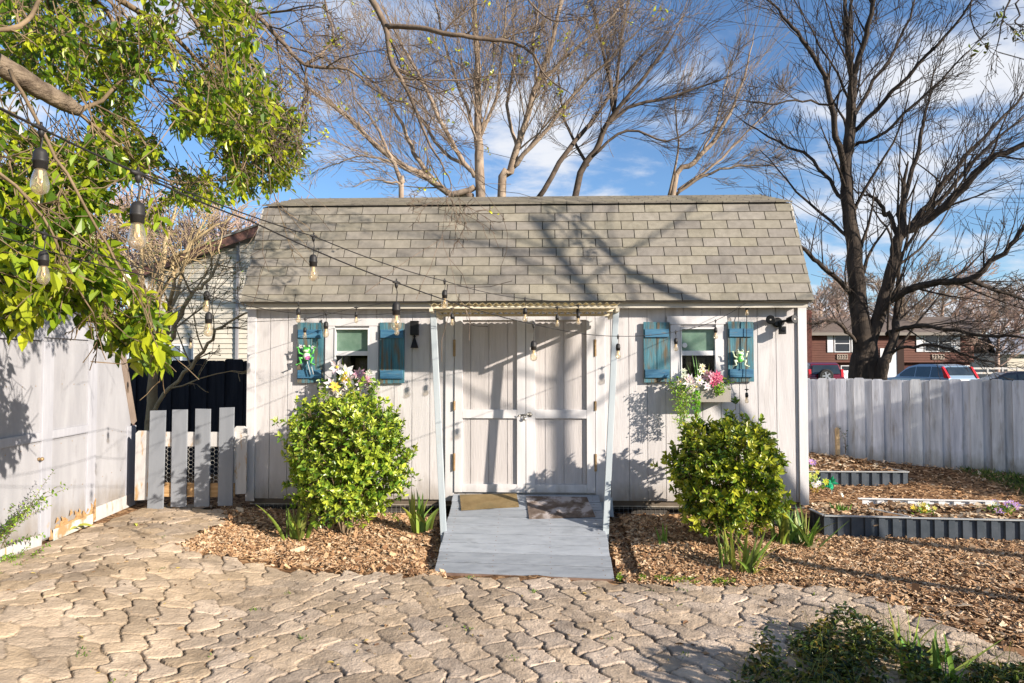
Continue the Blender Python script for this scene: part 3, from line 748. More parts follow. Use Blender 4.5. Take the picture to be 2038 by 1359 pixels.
# ------------------------------------------------------------------ ramp and its mats
rz0 = dz0 - .012
fa, fb = onplane(863, 1138, V((0, 0, -.155)), V((0, 0, 1))), onplane(1222, 1152, V((0, 0, -.155)), V((0, 0, 1)))
ba, bb = V((wx(905), -.045, rz0)), V((wx(1191), -.045, rz0))
yf = (fa.y + fb.y) / 2
nrm = (V((0, yf, -.155)) - V((0, -.045, rz0))).cross(V((-1, 0, 0))).normalized()
if nrm.z < 0: nrm = -nrm
ramp = thing('entry_ramp', 'sloping grey blue plank ramp leading up to the shed doors', 'ramp', (0, -.8, 0))
nb = 9; pb = MB()
for k in range(nb):
    t0 = k / nb; t1 = (k + 1) / nb - .0045
    t0 = t0 + .0045; tt = rs.uniform(.84, 1.06); pb.col = (tt, tt, tt, 1)
    A = ba.lerp(fa, t0); B = bb.lerp(fb, t0); Cc = bb.lerp(fb, t1); D = ba.lerp(fa, t1)
    j = rs.uniform(-.006, .006)
    A.x += j; D.x += j; B.x += j; Cc.x += j
    pb.prism([D, Cc, B, A], -nrm * -.0 + -nrm * .034)
o_deck = pb.build('deck', m_ramp, ramp, bevel=.003)
sc_m = MB()
for k in range(nb):
    for e in (.05, .33, .66, .95):
        for dk in (.3, .72):
            A = ba.lerp(fa, (k + dk) / nb); B = bb.lerp(fb, (k + dk) / nb); q = A.lerp(B, e + rs.uniform(-.006, .006)) + nrm * .0002
            sc_m.lathe([(.006, 0), (.0055, .0008), (.001, .0009)], q, 7, nrm)
o_s = sc_m.build('screws', m_rampedge, ramp); o_s['kind'] = 'stuff'
sd = MB()
for a, b in ((ba, fa), (bb, fb)):
    s = .05 if a is ba else -.05
    sd.prism([(a.x + s, a.y, a.z - .04), (b.x + s, b.y, b.z - .035), (b.x + s, b.y + .15, b.z - .05), (a.x + s, a.y, -.1)], (s * .6, 0, 0))
sd.build('stringer', m_rampedge, ramp)
MB().bar(fa - nrm * .020 + V((.005, -.004, 0)), fb - nrm * .020 + V((-.005, -.004, 0)), .008, .03).build('front_edge', m_rampedge, ramp)
def doormat(name, px, mat, label, th=.012):
    P = [onplane(x, y, ba + nrm * .002, nrm) for x, y in px]
    n = 14; mb = MB()
    top = []
    for i in range(n + 1):
        for j in range(n + 1):
            u, v = i / n, j / n
            p = (P[0] * (1 - u) + P[1] * u) * (1 - v) + (P[3] * (1 - u) + P[2] * u) * v
            top.append(p + nrm * (th + .003 * math.sin(u * 9 + v * 3) * math.sin(v * 7)))
    bot = [p - nrm * (th - .001) for p in top]
    k = (n + 1) ** 2
    fs = [(i * (n + 1) + j, i * (n + 1) + j + 1, (i + 1) * (n + 1) + j + 1, (i + 1) * (n + 1) + j) for i in range(n) for j in range(n)]
    rim = [i * (n + 1) for i in range(n + 1)] + [n * (n + 1) + j for j in range(1, n + 1)] + [i * (n + 1) + n for i in range(n - 1, -1, -1)] + [j for j in range(n - 1, 0, -1)]
    fs += [(rim[i], rim[(i + 1) % len(rim)], k + rim[(i + 1) % len(rim)], k + rim[i]) for i in range(len(rim))]
    mb.add(top + bot, fs)
    c = sum(P, V()) / 4
    o = mb.build(name, mat, org=c)
    tag(o, label, 'doormat')
doormat('doormat', [(915, 986), (1028, 984), (1033, 1009), (918, 1016)], m_mat1, 'plain olive brown coir doormat lying before the left hand shed door')
doormat('doormat', [(1047, 989), (1168, 991), (1185, 1030), (1053, 1033)], m_mat2, 'dark worn doormat with whitish patches and rubber rim on the ramp')

# ------------------------------------------------------------------ things on the wall
lx, lz = wx(826), wz(655)
lan = thing('wall_lamp', 'black metal box wall lamp with a cone hanging below it', 'wall lamp', (lx, 0, lz))
b = MB(); hw = .045
b.box(lx - hw, lx + hw, -.075, -.002, wz(667), wz(640)); b.box(lx - hw - .004, lx + hw + .004, -.08, -.001, wz(640) + .001, wz(640) + .008)
b.build('housing', m_black, lan, bevel=.003)
b = MB(); b.tube([(lx, -.04, wz(667)), (lx, -.04, wz(672))], .007, 8); b.ball((lx, -.04, wz(669.5)), .016, n=10, m=6)
b.build('stem', m_black, lan, smooth=True)
b = MB(); b.lathe([(.006, .0), (.012, -.01), (.044, -.115), (.046, -.12), (.040, -.12), (.010, -.02)], (lx, -.045, wz(671)), 20)
b.build('cone', m_black, lan, smooth=True)
# floodlight with two heads and a camera
c0 = at(1547, 645, -.02)
fl_ = thing('security_floodlight', 'black security floodlight with two lamp heads and camera under the eave', 'floodlight', c0)
MB().lathe([(.055, 0), (.055, .03), (.04, .04)], (c0.x, -.001, c0.z + .02), 20, (0, -1, 0)).build('mount', m_black, fl_, smooth=False)
for hx, hz_, ax_ in ((-.10, .045, V((-.35, -1, -.05))), (.135, .045, V((.55, -1, .15)))):
    ax_.normalize(); h = V((c0.x + hx, -.10, c0.z + hz_))
    k = MB(); k.lathe([(.020, -.075), (.034, -.06), (.042, -.01), (.048, .03), (.050, .035), (.044, .035)], h, 20, ax_)
    k.tube([h - ax_ * .06, V((c0.x + hx * .3, -.05, c0.z + .03))], .013, 8)
    hd = k.build('lamp_head', m_black, fl_, smooth=True)
    MB().lathe([(.043, .0335), (.03, .0345), (.0, .0352)], h, 20, ax_).build('lens', M('frosted_lens', (.55, .5, .44), (.65, .6, .52), 8, .3), hd)
k = MB(); k.box(c0.x - .005, c0.x + .055, -.14, -.06, c0.z - .115, c0.z - .03); k.tube([(c0.x + .02, -.07, c0.z - .03), (c0.x + .01, -.035, c0.z + .02)], .014, 8)
cb_ = k.build('camera_body', m_black, fl_, bevel=.008)
MB().lathe([(.022, 0), (.018, .006), (0, .008)], (c0.x + .025, -.1405, c0.z - .07), 16, (0, -1, 0)).build('lens', M('dark_lens', (.01, .01, .012), None, 3, .08), cb_)
# round thermometer on the right window
t0 = at(1362.5, 687, -.03)
th_ = MB().lathe([(.026, 0), (.028, .004), (.024, .009), (.0, .010)], t0, 20, (0, -1, 0)).build('window_thermometer', m_white, org=t0)
tag(th_, 'small round white thermometer stuck on the right shed window', 'thermometer')
# ------------------------------------------------------------------ the outbuilding along the left edge
GP = onplane(266, 1001, V((0, 0, .07)), V((0, 0, 1)))
ga = R(6.4)
gd = V((math.sin(ga), -math.cos(ga), 0))       # along the wall, towards the camera
gn = V((math.cos(ga), math.sin(ga), 0))        # wall normal, facing the yard
def gs(px, py):
    p = onplane(px, py, GP, gn); return (p - GP).dot(gd), p.z
def gp(s, z, o=0): return GP + gd * s + gn * o + V((0, 0, z - GP.z))
gar = thing('outbuilding', 'pale grey outbuilding with peeling plywood doors and rotten boards at its foot', 'shed', GP)
S1 = 3.9
s_e, z_e = gs(264, 843)
s_t, z_t = gs(238, 684)
s_t2, z_t2 = s_t + .55, 2.55
zb0 = .075
def gpanel(mb, s0, s1, z0, z1, o0, o1):
    mb.prism([gp(s0, z0, o0), gp(s1, z0, o0), gp(s1, z1, o0), gp(s0, z1, o0)], gn * (o1 - o0))
w_ = MB(); w_.prism([gp(0, zb0, -.03), gp(S1, zb0, -.03), gp(S1, 2.62, -.03), gp(s_t2, z_t2, -.03), gp(s_t, z_t, -.03), gp(s_e, z_e, -.03)], gn * .03)
w_.build('wall', m_garage, gar)
s77 = gs(77, 900)[0]; s97 = gs(97, 900)[0]; s170 = gs(170, 880)[0]; s186 = gs(186, 900)[0]; s251 = gs(250, 900)[0]
ztop = gs(40, 651)[1]; zhd = gs(40, 675)[1]
def rail_z(px, py): return gs(px, py)[1]
zr1, zr0 = rail_z(40, 866), rail_z(40, 884)
def gdoor(sa, sb, name='door'):
    d = MB(); gpanel(d, sa, sb, .13, zhd - .01, .0005, .012)
    n = max(2, int((sb - sa) / .2))
    o = d.build(name, m_garage, gar)
    return o
d1 = gdoor(s77 + .006, S1 - .2); d2 = gdoor(s170 + .004, s97 - .004)
for d, a, b in ((d1, s77 + .006, S1 - .2), (d2, s170 + .004, s97 - .004)):
    k = MB(); gpanel(k, a, b, zr0, zr1, .0125, .032); k.build('rail', m_garagetrim, d, bevel=.003)
k = MB(); gpanel(k, s97 - .003, s77 + .004, .10, zhd - .012, .0005, .030); k.build('stile', m_garagetrim, d1, bevel=.003)
k = MB(); gpanel(k, s186, s170 + .003, .14, zhd - .012, .0005, .026); k.build('stile', m_garagetrim, d2, bevel=.003)
k = MB(); gpanel(k, s77 + .02, S1, zhd, ztop + .02, .0005, .04); k.build('head_board', m_garagetrim, gar, bevel=.003)
k = MB(); gpanel(k, s170, s77 + .018, zhd + .03, ztop + .05, .0005, .022); k.build('head_board', m_garagetrim, gar, bevel=.003)
k = MB(); gpanel(k, .012, s251, .16, z_e - .02, .0005, .020); k.build('corner_board', m_garagetrim, gar, bevel=.003)
kk = MB(); gpanel(kk, .01, s186 - .01, .055, .20, .0005, .024); kk.build('base_board', m_oldwhite, gar, bevel=.004)
kk = MB(); gpanel(kk, s77 - .0, S1, .05, .17, .031, .046); kk.build('base_board', m_oldwhite, gar, bevel=.004)
# rotten foot: broken plywood edge over exposed boards
kk = MB(); n = 26; sA, sB = s186 + .01, s97 - .01
top = []
for i in range(n + 1):
    s = sA + (sB - sA) * i / n
    top.append((s, .215 + .05 * math.sin(i * 1.1) * math.sin(i * .43) + rng.uniform(-.018, .018) - .05 * i / n))
P = [gp(sA, .065, .0285)] + [gp(sB, .065, .0285)] + [gp(s, z, .0285) for s, z in reversed(top)]
kk.prism(P, gn * -.014); kk.build('exposed_plywood', m_barewood, gar)
kk = MB(); gpanel(kk, sA + .05, sB - .03, .05, .155, .029, .042); kk.build('base_board', m_palegreen, gar, bevel=.004)
kk = MB()
for i in range(9):
    s = s186 + .05 + i * (sB - s186 - .1) / 9; z = .21 + rng.uniform(-.02, .04)
    kk.prism([gp(s, z, .030), gp(s + rng.uniform(.02, .06), z - .02, .030), gp(s + rng.uniform(.02, .05), z + rng.uniform(.015, .04), .030)], gn * .004)
kk.prism([gp(s186 - .005, .08, .03), gp(s186 + .05, .08, .03), gp(s186 + .03, .26, .03), gp(s186 + .002, .30, .03)], gn * .006)
kk.build('splinters', m_barewood, gar)
nl = MB()
for s in np.arange(.12, S1, .2):
    for z in (.5, .95, 1.5, 1.95):
        if s > s_t2 or z < z_e: nl.lathe([(.006, 0), (.005, .0015), (.001, .002)], gp(s + rng.uniform(-.01, .01), z + rng.uniform(-.02, .02), .0125 if s > s170 else .0005), 6, gn)
o_n = nl.build('nails', m_hinge, gar); o_n['kind'] = 'stuff'
kk = MB(); kk.lathe([(.012, 0), (.016, .012), (.007, .02), (.016, .03), (.018, .04), (.010, .05)], gp(s77 + .03, rail_z(75, 913), .012), 12, gn); kk.build('knob', m_hinge, d1, smooth=True)
# slanting gambrel edge board and roof behind it
for a, b in (((s_e, z_e), (s_t, z_t)), ((s_t, z_t), (s_t2, z_t2)), ((s_t2, z_t2), (S1, 2.64))):
    k = MB(); k.bar(gp(a[0] - .03, a[1], -.02), gp(b[0] - .03, b[1], -.02), .13, .05, gn); k.build('edge_board', m_rakebrown, gar)
k = MB(); k.bar(gp(-.03, .06, -.03), gp(s_e - .03, z_e, -.03), .09, .04, gn); k.build('edge_board', M('dark_red_edge', (.09, .05, .04), (.14, .08, .06), 4, .8), gar)
k = MB()
bk = gn * -2.2
for a, b in (((s_e - .05, z_e), (s_t - .05, z_t + .03)), ((s_t - .05, z_t + .03), (s_t2, z_t2 + .06)), ((s_t2, z_t2 + .06), (S1, 2.68))):
    k.prism([gp(*a), gp(*b), gp(*b) + bk, gp(*a) + bk], V((0, 0, .02)))
k.build('roof', m_shingle, gar)
k = MB(); k.prism([gp(.0, zb0, -.035), gp(.0, zb0, -2.2), gp(0, z_e, -2.2), gp(0, z_e, -.035)], gd * .03); k.build('side_wall', m_garage, gar)

# ------------------------------------------------------------------ low picket gate section between outbuilding and shed
yg = -.10
gt = thing('picket_fence', 'low picket fence with four grey pickets, white rails and chicken wire', 'fence', at(390, 1000, yg))
for px0, px1, py1, py0, ln in ((299, 330, 817, 1018, -.012), (343, 373, 815, 1008, .002), (389, 419, 813, 1008, .003), (437, 466, 811, 1006, -.004)):
    a, b = at(px0, 900, yg - .03).x, at(px1, 900, yg - .03).x; z0, z1 = at(px0, py0, yg - .03).z, at(px0, py1, yg - .03).z
    mb = MB(); mb.prism([(a + ln, yg - .052, z0), (b + ln, yg - .052, z0 + rng.uniform(-.01, .01)), (b, yg - .05, z1 + rng.uniform(-.004, .006)), (a, yg - .05, z1)], (0, .02, 0))
    mb.build('picket', m_grey, gt, bevel=.002)
def dogear(px0, px1, py1, py0, y):
    a, b = at(px0, 900, y).x, at(px1, 900, y).x; z0, z1 = at(px0, py0, y).z, at(px0, py1, y).z; c = .03
    mb = MB(); mb.prism([(a, y, z0), (b, y, z0 + .01), (b, y, z1 - c), (b - c, y, z1), (a + c, y, z1), (a, y, z1 - c)], (0, .018, 0))
    o = mb.build('picket', m_oldwhite, gt, bevel=.002); return o
o = dogear(269, 299, 857, 996, yg - .015); o['label'] = 'worn white dog-eared picket with bare wood at its foot'
o = dogear(464, 491, 848, 984, yg - .015); o['label'] = 'white dog-eared picket beside the shed corner'
xa, xb = at(296, 900, yg).x, at(470, 900, yg).x
MB().box(xa, xb, yg - .029, yg - .001, at(380, 888, yg).z, at(380, 859, yg).z).build('rail', m_oldwhite, gt, bevel=.003)
MB().box(xa, xb, yg - .029, yg - .001, at(380, 988, yg).z, at(380, 960, yg).z).build('rail', m_barewood, gt, bevel=.004)
mb = MB(); netting(mb, xa + .01, xb - .02, at(380, 958, yg).z, at(380, 890, yg).z, yg - .018, .055, .0016, True); mb.build('chicken_wire', m_wire, gt)
# broken bit of wood in front
p = atg(352, 1012)
mb = MB(); mb.prism([p + V((-.12, 0, .02)), p + V((-.02, -.03, .005)), p + V((.10, -.01, .0)), p + V((.07, .05, .04)), p + V((-.02, .06, .075)), p + V((-.10, .05, .085))], V((.02, .03, .022)))
mb.prism([p + V((-.03, -.05, .012)), p + V((.10, -.06, .008)), p + V((.12, -.035, .012)), p + V((-.01, -.03, .016))], V((0, 0, .014)))
tag(mb.build('broken_board', m_barewood, org=p, bevel=.003), 'splintered piece of orange brown wood leaning at the foot of the grey pickets', 'wood scrap')

# ------------------------------------------------------------------ dark board fence behind
yb = 2.3
xa, xb = -9.2, XL + .6
bf = thing('board_fence', 'dark stained tall board fence in the shade behind the low pickets', 'fence', (xa / 2 + xb / 2, yb, 0))
zt0 = at(380, 716, yb).z
x = xa; i = 0
while x < xb:
    z = zt0 + .012 * math.sin(i * 1.7) + rng.uniform(-.012, .012); ww = .147 + rng.uniform(-.004, .004)
    mb = MB(); y = yb + (0 if i % 2 else .022); mb.prism([(x, y, -.05), (x + ww, y, -.05), (x + ww, y, z - .02), (x + ww - .025, y, z), (x + .025, y, z), (x, y, z - .02)], (0, .018, 0)); mb.build('board', m_navyfence, bf)
    x += ww - .012; i += 1
for z in (.4, 1.3): MB().box(xa, xb, yb + .045, yb + .085, z, z + .09).build('rail', m_navyfence, bf)

# ------------------------------------------------------------------ neighbour's beige house, left
yh = 13.0
h0 = at(296, 700, yh)
nh = thing('neighbour_house', 'beige lap sided house with brown roof edge behind the dark fence', 'house', (h0.x + 4, yh, 0))
A = at(292, 545, yh); B = at(640, 425, yh)
m_beige = M('beige_lap_siding', (.50, .46, .385), (.58, .54, .46), 2, .7, .1, 20)
mb = MB(); zz_ = -.3; hw_ = .155
top_at = lambda x: A.z + (B.z - A.z) * (x - A.x) / (B.x - A.x)
while zz_ < B.z:
    z1 = zz_ + hw_
    xs = A.x if z1 < A.z else A.x + (z1 - A.z) / (B.z - A.z) * (B.x - A.x)
    if xs < B.x - .1:
        xe = B.x + 2
        mb.add([(xs, yh - .03, zz_), (xe, yh - .03, zz_), (xe, yh, z1), (xs, yh, z1), (xs, yh, zz_), (xe, yh, zz_)], [(0, 1, 2, 3), (0, 4, 5, 1)])
    zz_ = z1
mb.box(A.x + .01, B.x + 2, yh + .01, yh + 8, -.3, A.z - .2)
mb.build('wall', m_beige, nh)
MB().bar((A.x - .9, yh - .32, A.z - .30), (B.x + .4, yh - .32, top_at(B.x + .4) + .08), .06, .26, (0, 0, 1)).build('rake_board', M('brown_gutter', (.13, .065, .05), (.19, .10, .08), 3, .6), nh)
mb = MB(); mb.prism([(A.x - 1, yh - .4, A.z - .2), (B.x + .4, yh - .4, top_at(B.x + .4) + .2), (B.x + .4, yh + 9, top_at(B.x + .4) + .2), (A.x - 1, yh + 9, A.z - .2)], (0, 0, .06)); mb.build('roof', m_shingle, nh)
a, b = at(337, 706, yh - .03), at(386, 688, yh - .03)
mb = MB(); mb.box(a.x, b.x, yh - .075, yh - .02, a.z - .25, a.z - .17); mb.box(a.x, b.x, yh - .075, yh - .02, b.z, b.z + .06)
for x in (a.x, (a.x + b.x) / 2 - .03, b.x - .06): mb.box(x, x + .06, yh - .075, yh - .02, a.z - .17, b.z)
wn_ = mb.build('window', m_white, nh)
MB().quad((a.x + .06, yh - .05, a.z - .17), (b.x - .06, yh - .05, a.z - .17), (b.x - .06, yh - .05, b.z), (a.x + .06, yh - .05, b.z)).build('pane', glass('window_glass_blue', (.5, .6, .7), .55, .05, (.25, .32, .4)), wn_)
p0 = at(473, 500, yh - .1)
MB().box(p0.x - .04, p0.x + .04, yh - .1, yh - .031, -.3, p0.z + .6).build('downspout', M('grey_pipe', (.25, .25, .27), None, 3, .5), nh)
MB().box(A.x - .06, A.x + .06, yh - .05, yh, -.3, A.z - .1).build('corner_board', m_white, nh)

# ------------------------------------------------------------------ picket fence at the right
f0 = atd(1560, 750, 10.92); f1 = atd(2180, 758, 9.15)
ZF = 1.475
fd = V((f1.x - f0.x, f1.y - f0.y, 0)); FL = fd.length; fd.normalize(); fn = V((fd.y, -fd.x, 0))   # towards the yard
rfence = thing('privacy_fence', 'weathered whitewashed board fence running behind the raised beds', 'fence', (f0.x, f0.y, 0))
s = 0; i = 0; rs2 = np.random.RandomState(9)
while s < FL:
    for lay in (0, 1):
        a = s + (0 if lay == 0 else .125); ww = .148 if lay == 0 else .140
        p = V((f0.x, f0.y, 0)) + fd * a + fn * (.0 if lay == 0 else -.024); q = p + fd * ww
        zg = float(g(p.x, p.y)) - .02; zt = ZF + rs2.uniform(-.012, .012) + (0 if lay == 0 else -.01); c = .022
        mb = MB(); t = rs2.uniform(.86, 1.08) * (1 if lay == 0 else .93); mb.col = (t, t, t * rs2.uniform(.97, 1.03), 1)
        tw = fn * rs2.uniform(-.006, .006)
        mb.prism([V((p.x, p.y, zg)), V((q.x, q.y, zg)) + tw, V((q.x, q.y, zt - c)) + tw, V((q.x, q.y, zt)) - fd * c, V((p.x, p.y, zt)) + fd * c, V((p.x, p.y, zt - c))], fn * -.017)
        mb.build('picket', m_fence, rfence)
    s += .248 + rs2.uniform(-.004, .004); i += 1
for z in (.38, 1.2):
    MB().bar(V((f0.x, f0.y, z)) - fn * .075, V((f1.x, f1.y, z)) - fn * .075, .04, .09).build('rail', m_fence, rfence)
ps = onplane(1668, 905, V((f0.x, f0.y, 0)) + fn * .06, fn); zt = onplane(1668, 849, V((f0.x, f0.y, 0)) + fn * .06, fn).z
mb = MB(); mb.bar((ps.x, ps.y, ps.z - .12), (ps.x - .01, ps.y, zt - .04), .055, .05); mb.add([(ps.x - .037, ps.y - .025, zt - .04), (ps.x + .017, ps.y - .025, zt - .04), (ps.x + .017, ps.y + .025, zt - .04), (ps.x - .037, ps.y + .025, zt - .04), (ps.x - .01, ps.y, zt)], [(0, 1, 4), (1, 2, 4), (2, 3, 4), (3, 0, 4)])
tag(mb.build('garden_stake', M('new_pine', (.42, .29, .15), (.55, .40, .23), 3, .7, .3, 6, (8, 8, 1)), org=ps), 'short pointed pine stake standing against the whitewashed fence', 'stake')

# ------------------------------------------------------------------ corrugated raised beds
def corr(mb, a, b, z0, z1, per=.139, dep=.022, nrm_=None):
    """trapezoid corrugated sheet from a to b"""
    a, b = V((a[0], a[1], 0)), V((b[0], b[1], 0)); d = b - a; L_ = d.length; d.normalize(); n = V((d.y, -d.x, 0)) if nrm_ is None else nrm_
    s = 0; pts = []
    prof = ((0, 0), (.44, 0), (.50, -1), (.94, -1))
    k = 0
    while True:
        stop = False
        for u, o in prof:
            ss = (k + u) * per
            if ss > L_: stop = True; break
            pts.append(a + d * ss + n * (o * dep))
        if stop: break
        k += 1
    pts.append(a + d * L_)
    vs = [(p.x, p.y, z0) for p in pts] + [(p.x, p.y, z1) for p in pts]; m = len(pts)
    mb.add(vs, [(i, i + 1, m + i + 1, m + i) for i in range(m - 1)])
def cap(mb, a, b, z, w_=.034, h=.012):
    mb.bar((a[0], a[1], z), (b[0], b[1], z), w_, h)
yb0 = -.26
fA = at(1640, 1022, yb0); fB = V((fA.x + 3.4, yb0 - .22, 0))
zb, zt = -.19, .085
sA = at(1612, 1010, 0.06); 
bed = thing('raised_bed', 'long slate corrugated raised bed nearest the camera, beside the shed corner', 'raised bed', (fA.x + 1.3, .1, -.15), 'corrugated raised garden beds')
mb = MB(); corr(mb, fA, fB, zb, zt - .006); mb.build('front_panel', m_corr_dark, bed)
backA = at(1716, 986, .62); backB = at(1986, 992, .50)
mb = MB(); corr(mb, (sA.x, sA.y), fA, zb, zt - .006); mb.build('side_panel', m_corr_dark, bed)
mb = MB(); cap(mb, fA, fA.lerp(fB, .255), zt); cap(mb, fA.lerp(fB, .2555), fB, zt - .004); cap(mb, (sA.x, sA.y), (fA.x, fA.y), zt)
mb.build('cap_rail', m_corr_cap, bed)
mb = MB(); corr(mb, (backA.x, backA.y), (backB.x, backB.y), -.05, .095, per=.17); bp = mb.build('back_panel', m_corr_light, bed); bp['label'] = 'pale inner face of the rear corrugated panel'
mb = MB(); cap(mb, (backA.x - .05, backA.y), (backB.x + .12, backB.y), .1, .03); mb.build('cap_rail', m_corr_light, bed)
mb = MB(); corr(mb, (backB.x + .12, backB.y), (fB.x, fB.y + .55), -.1, .06); cap(mb, (backB.x + .12, backB.y), (fB.x, fB.y + .55), .065); mb.build('end_panel', m_corr_cap, bed)
# brace strap in the front bed
c0 = fA.lerp(fB, .255)
mb = MB(); mb.bar((c0.x, c0.y, zt + .008), (c0.x - .22, c0.y + .42, zt + .005), .03, .006); mb.build('brace_strap', m_corr_cap, bed)
# soil of the front bed
def soil(name, poly, z, parent, dz=.0):
    xs = [p[0] for p in poly]; ys = [p[1] for p in poly]
    x = np.arange(min(xs), max(xs), .05); y = np.arange(min(ys), max(ys), .05)
    X, Y = np.meshgrid(x, y, indexing='ij'); k = inside(np.array(poly), X, Y)
    Z = z + dz * (Y - min(ys)) + value_noise(X, Y, 31, .3) * .05 + value_noise(X, Y, 32, .1) * .02
    nx, ny = X.shape; ii, jj = np.meshgrid(np.arange(nx - 1), np.arange(ny - 1), indexing='ij')
    km = k[:-1, :-1] & k[1:, :-1] & k[1:, 1:] & k[:-1, 1:]
    q = (ii * ny + jj)[km]; Fq = np.stack([q, q + ny, q + ny + 1, q + 1], 1)
    return mk(name, np.stack([X, Y, Z], -1).reshape(-1, 3), Fq, go.data.materials[0], parent, cols=np.zeros((nx * ny, 4)), smooth=True)
soil('soil', [(sA.x + .01, sA.y + .55), (sA.x + .01, sA.y), (fA.x, fA.y + .02), (fB.x, fB.y + .02), (fB.x, fB.y + .9), (backB.x, backB.y - .01), (backA.x, backA.y - .01)], .035, bed)
y2 = 1.9
bA, bB = at(1625, 938, y2), at(1808, 941, y2)
bed2 = thing('raised_bed', 'short slate corrugated raised bed farther back near the whitewashed fence', 'raised bed', ((bA.x + bB.x) / 2, y2, 0), 'corrugated raised garden beds')
mb = MB(); corr(mb, (bA.x - .5, y2), (bB.x, y2), -.05, bA.z - .006); mb.build('front_panel', m_corr_dark, bed2)
pC = V((bB.x - .42, 2.95, bA.z))
mb = MB(); corr(mb, (bB.x, y2), (pC.x, pC.y), -.05, bA.z - .006); mb.build('side_panel', m_corr_dark, bed2)
mb = MB(); cap(mb, (bA.x - .5, y2), (bB.x, y2), bA.z); cap(mb, (bB.x, y2), (pC.x, pC.y), bA.z); mb.build('cap_rail', m_corr_cap, bed2)
soil('soil', [(bA.x - .5, y2 + .01), (bB.x - .02, y2 + .01), (pC.x - .02, pC.y), (bA.x - .5, pC.y + .3)], bA.z - .02, bed2, .10)
# loose chips on the soil of the beds
rs3 = np.random.RandomState(77)
def bedchips(poly, z, n, parent, dz=0):
    poly = np.array(poly); x = rs3.uniform(poly[:, 0].min(), poly[:, 0].max(), n); y = rs3.uniform(poly[:, 1].min(), poly[:, 1].max(), n)
    k = inside(poly, x, y); x = x[k]; y = y[k]; n = len(x)
    zz = z + dz * (y - poly[:, 1].min()) + value_noise(x, y, 31, .3) * .05 + value_noise(x, y, 32, .1) * .02 + .008 + rs3.rand(n) * .01
    P = np.stack([x, y, zz], 1); a = rs3.rand(n) * 6.28; Ln = rs3.gamma(3, .0065, n) + .008
    d = np.stack([np.cos(a), np.sin(a), rs3.randn(n) * .3], 1) * Ln[:, None]; s = np.stack([-np.sin(a), np.cos(a), rs3.randn(n) * .4], 1) * (Ln * .4)[:, None]
    Aq = np.stack([P - d - s, P + d - s, P + d + s, P - d + s], 1).reshape(-1, 3); kq = np.arange(n)[:, None] * 4 + np.arange(4)[None]
    pal = np.array([(.50, .33, .19), (.36, .22, .12), (.60, .44, .28), (.20, .115, .06), (.70, .56, .39)])
    cl = np.repeat(np.hstack([pal[rs3.randint(0, 5, n)], np.ones((n, 1))]), 4, 0)
    o = mk('wood_chips', Aq, kq, m_chip, parent, cols=cl); o['kind'] = 'stuff'
bedchips([(sA.x + .05, sA.y + .5), (fA.x + .05, fA.y + .06), (fB.x, fB.y + .06), (fB.x, fB.y + .8), (backB.x, backB.y - .03), (backA.x, backA.y - .03)], .035, 3200, bed)
bedchips([(bA.x - .4, y2 + .05), (bB.x - .06, y2 + .05), (pC.x - .06, pC.y), (bA.x - .4, pC.y + .2)], bA.z - .02, 1600, bed2, .10)

# ------------------------------------------------------------------ brown split level house across the road
yr = 50.0
def H(px, py, y=yr): return at(px, py, y)
a, b = H(1560, 700), H(1938, 700)
sh2 = thing('brown_house', 'reddish brown split level house with white shutters across the road', 'house', ((a.x + b.x) / 2, yr, 0))
m_brown = M('red_brown_siding', (.095, .034, .022), (.125, .046, .03), 1, .7, .1, 20)
m_brick = M('dark_brick', (.07, .025, .02), (.12, .045, .035), 5, .9, .3, 20)
z_e2 = H(1700, 665).z; z_m = H(1700, 721).z
mb = MB(); z = z_m
while z < z_e2:
    z1 = min(z + .2, z_e2); mb.add([(a.x, yr - .05, z), (b.x, yr - .05, z), (b.x, yr, z1), (a.x, yr, z1), (a.x, yr, z), (b.x, yr, z)], [(0, 1, 2, 3), (0, 4, 5, 1)]); z = z1
mb.box(a.x + .02, b.x - .02, yr + .01, yr + 8.5, z_m, z_e2); mb.build('wall', m_brown, sh2)
MB().box(a.x + .1, b.x - .1, yr + .35, yr + 8.4, -.6, z_m - .005).build('lower_wall', m_brick, sh2)
r0 = H(1930, 633, yr + 4.3)
mb = MB(); ov = .5
P0 = (a.x - ov, yr - ov, z_e2 - .02); P1 = (b.x + ov * .6, yr - ov, z_e2 - .02); Q1 = (r0.x, yr + 4.3, r0.z); Q0 = (a.x - ov, yr + 4.3, r0.z)
mb.prism([P0, P1, Q1, Q0], (0, 0, .15)); mb.prism([Q0, Q1, (b.x + ov * .6, yr + 9, z_e2), (a.x - ov, yr + 9, z_e2)], (0, 0, .15))
mb.prism([(b.x - .01, yr, z_e2), (b.x - .01, yr + 8.5, z_e2), (b.x - .01, yr + 4.3, r0.z)], (-.1, 0, 0))
mb.build('roof', M('brown_grey_shingles', (.105, .08, .065), (.175, .14, .12), 3, .9, .3, 12, (1, 1, 6)), sh2)
MB().box(a.x - ov, b.x + ov * .6, yr - ov - .12, yr - ov - .01, z_e2 - .12, z_e2 + .12).build('gutter', M('pale_gutter', (.20, .175, .15), None, 2, .5), sh2)
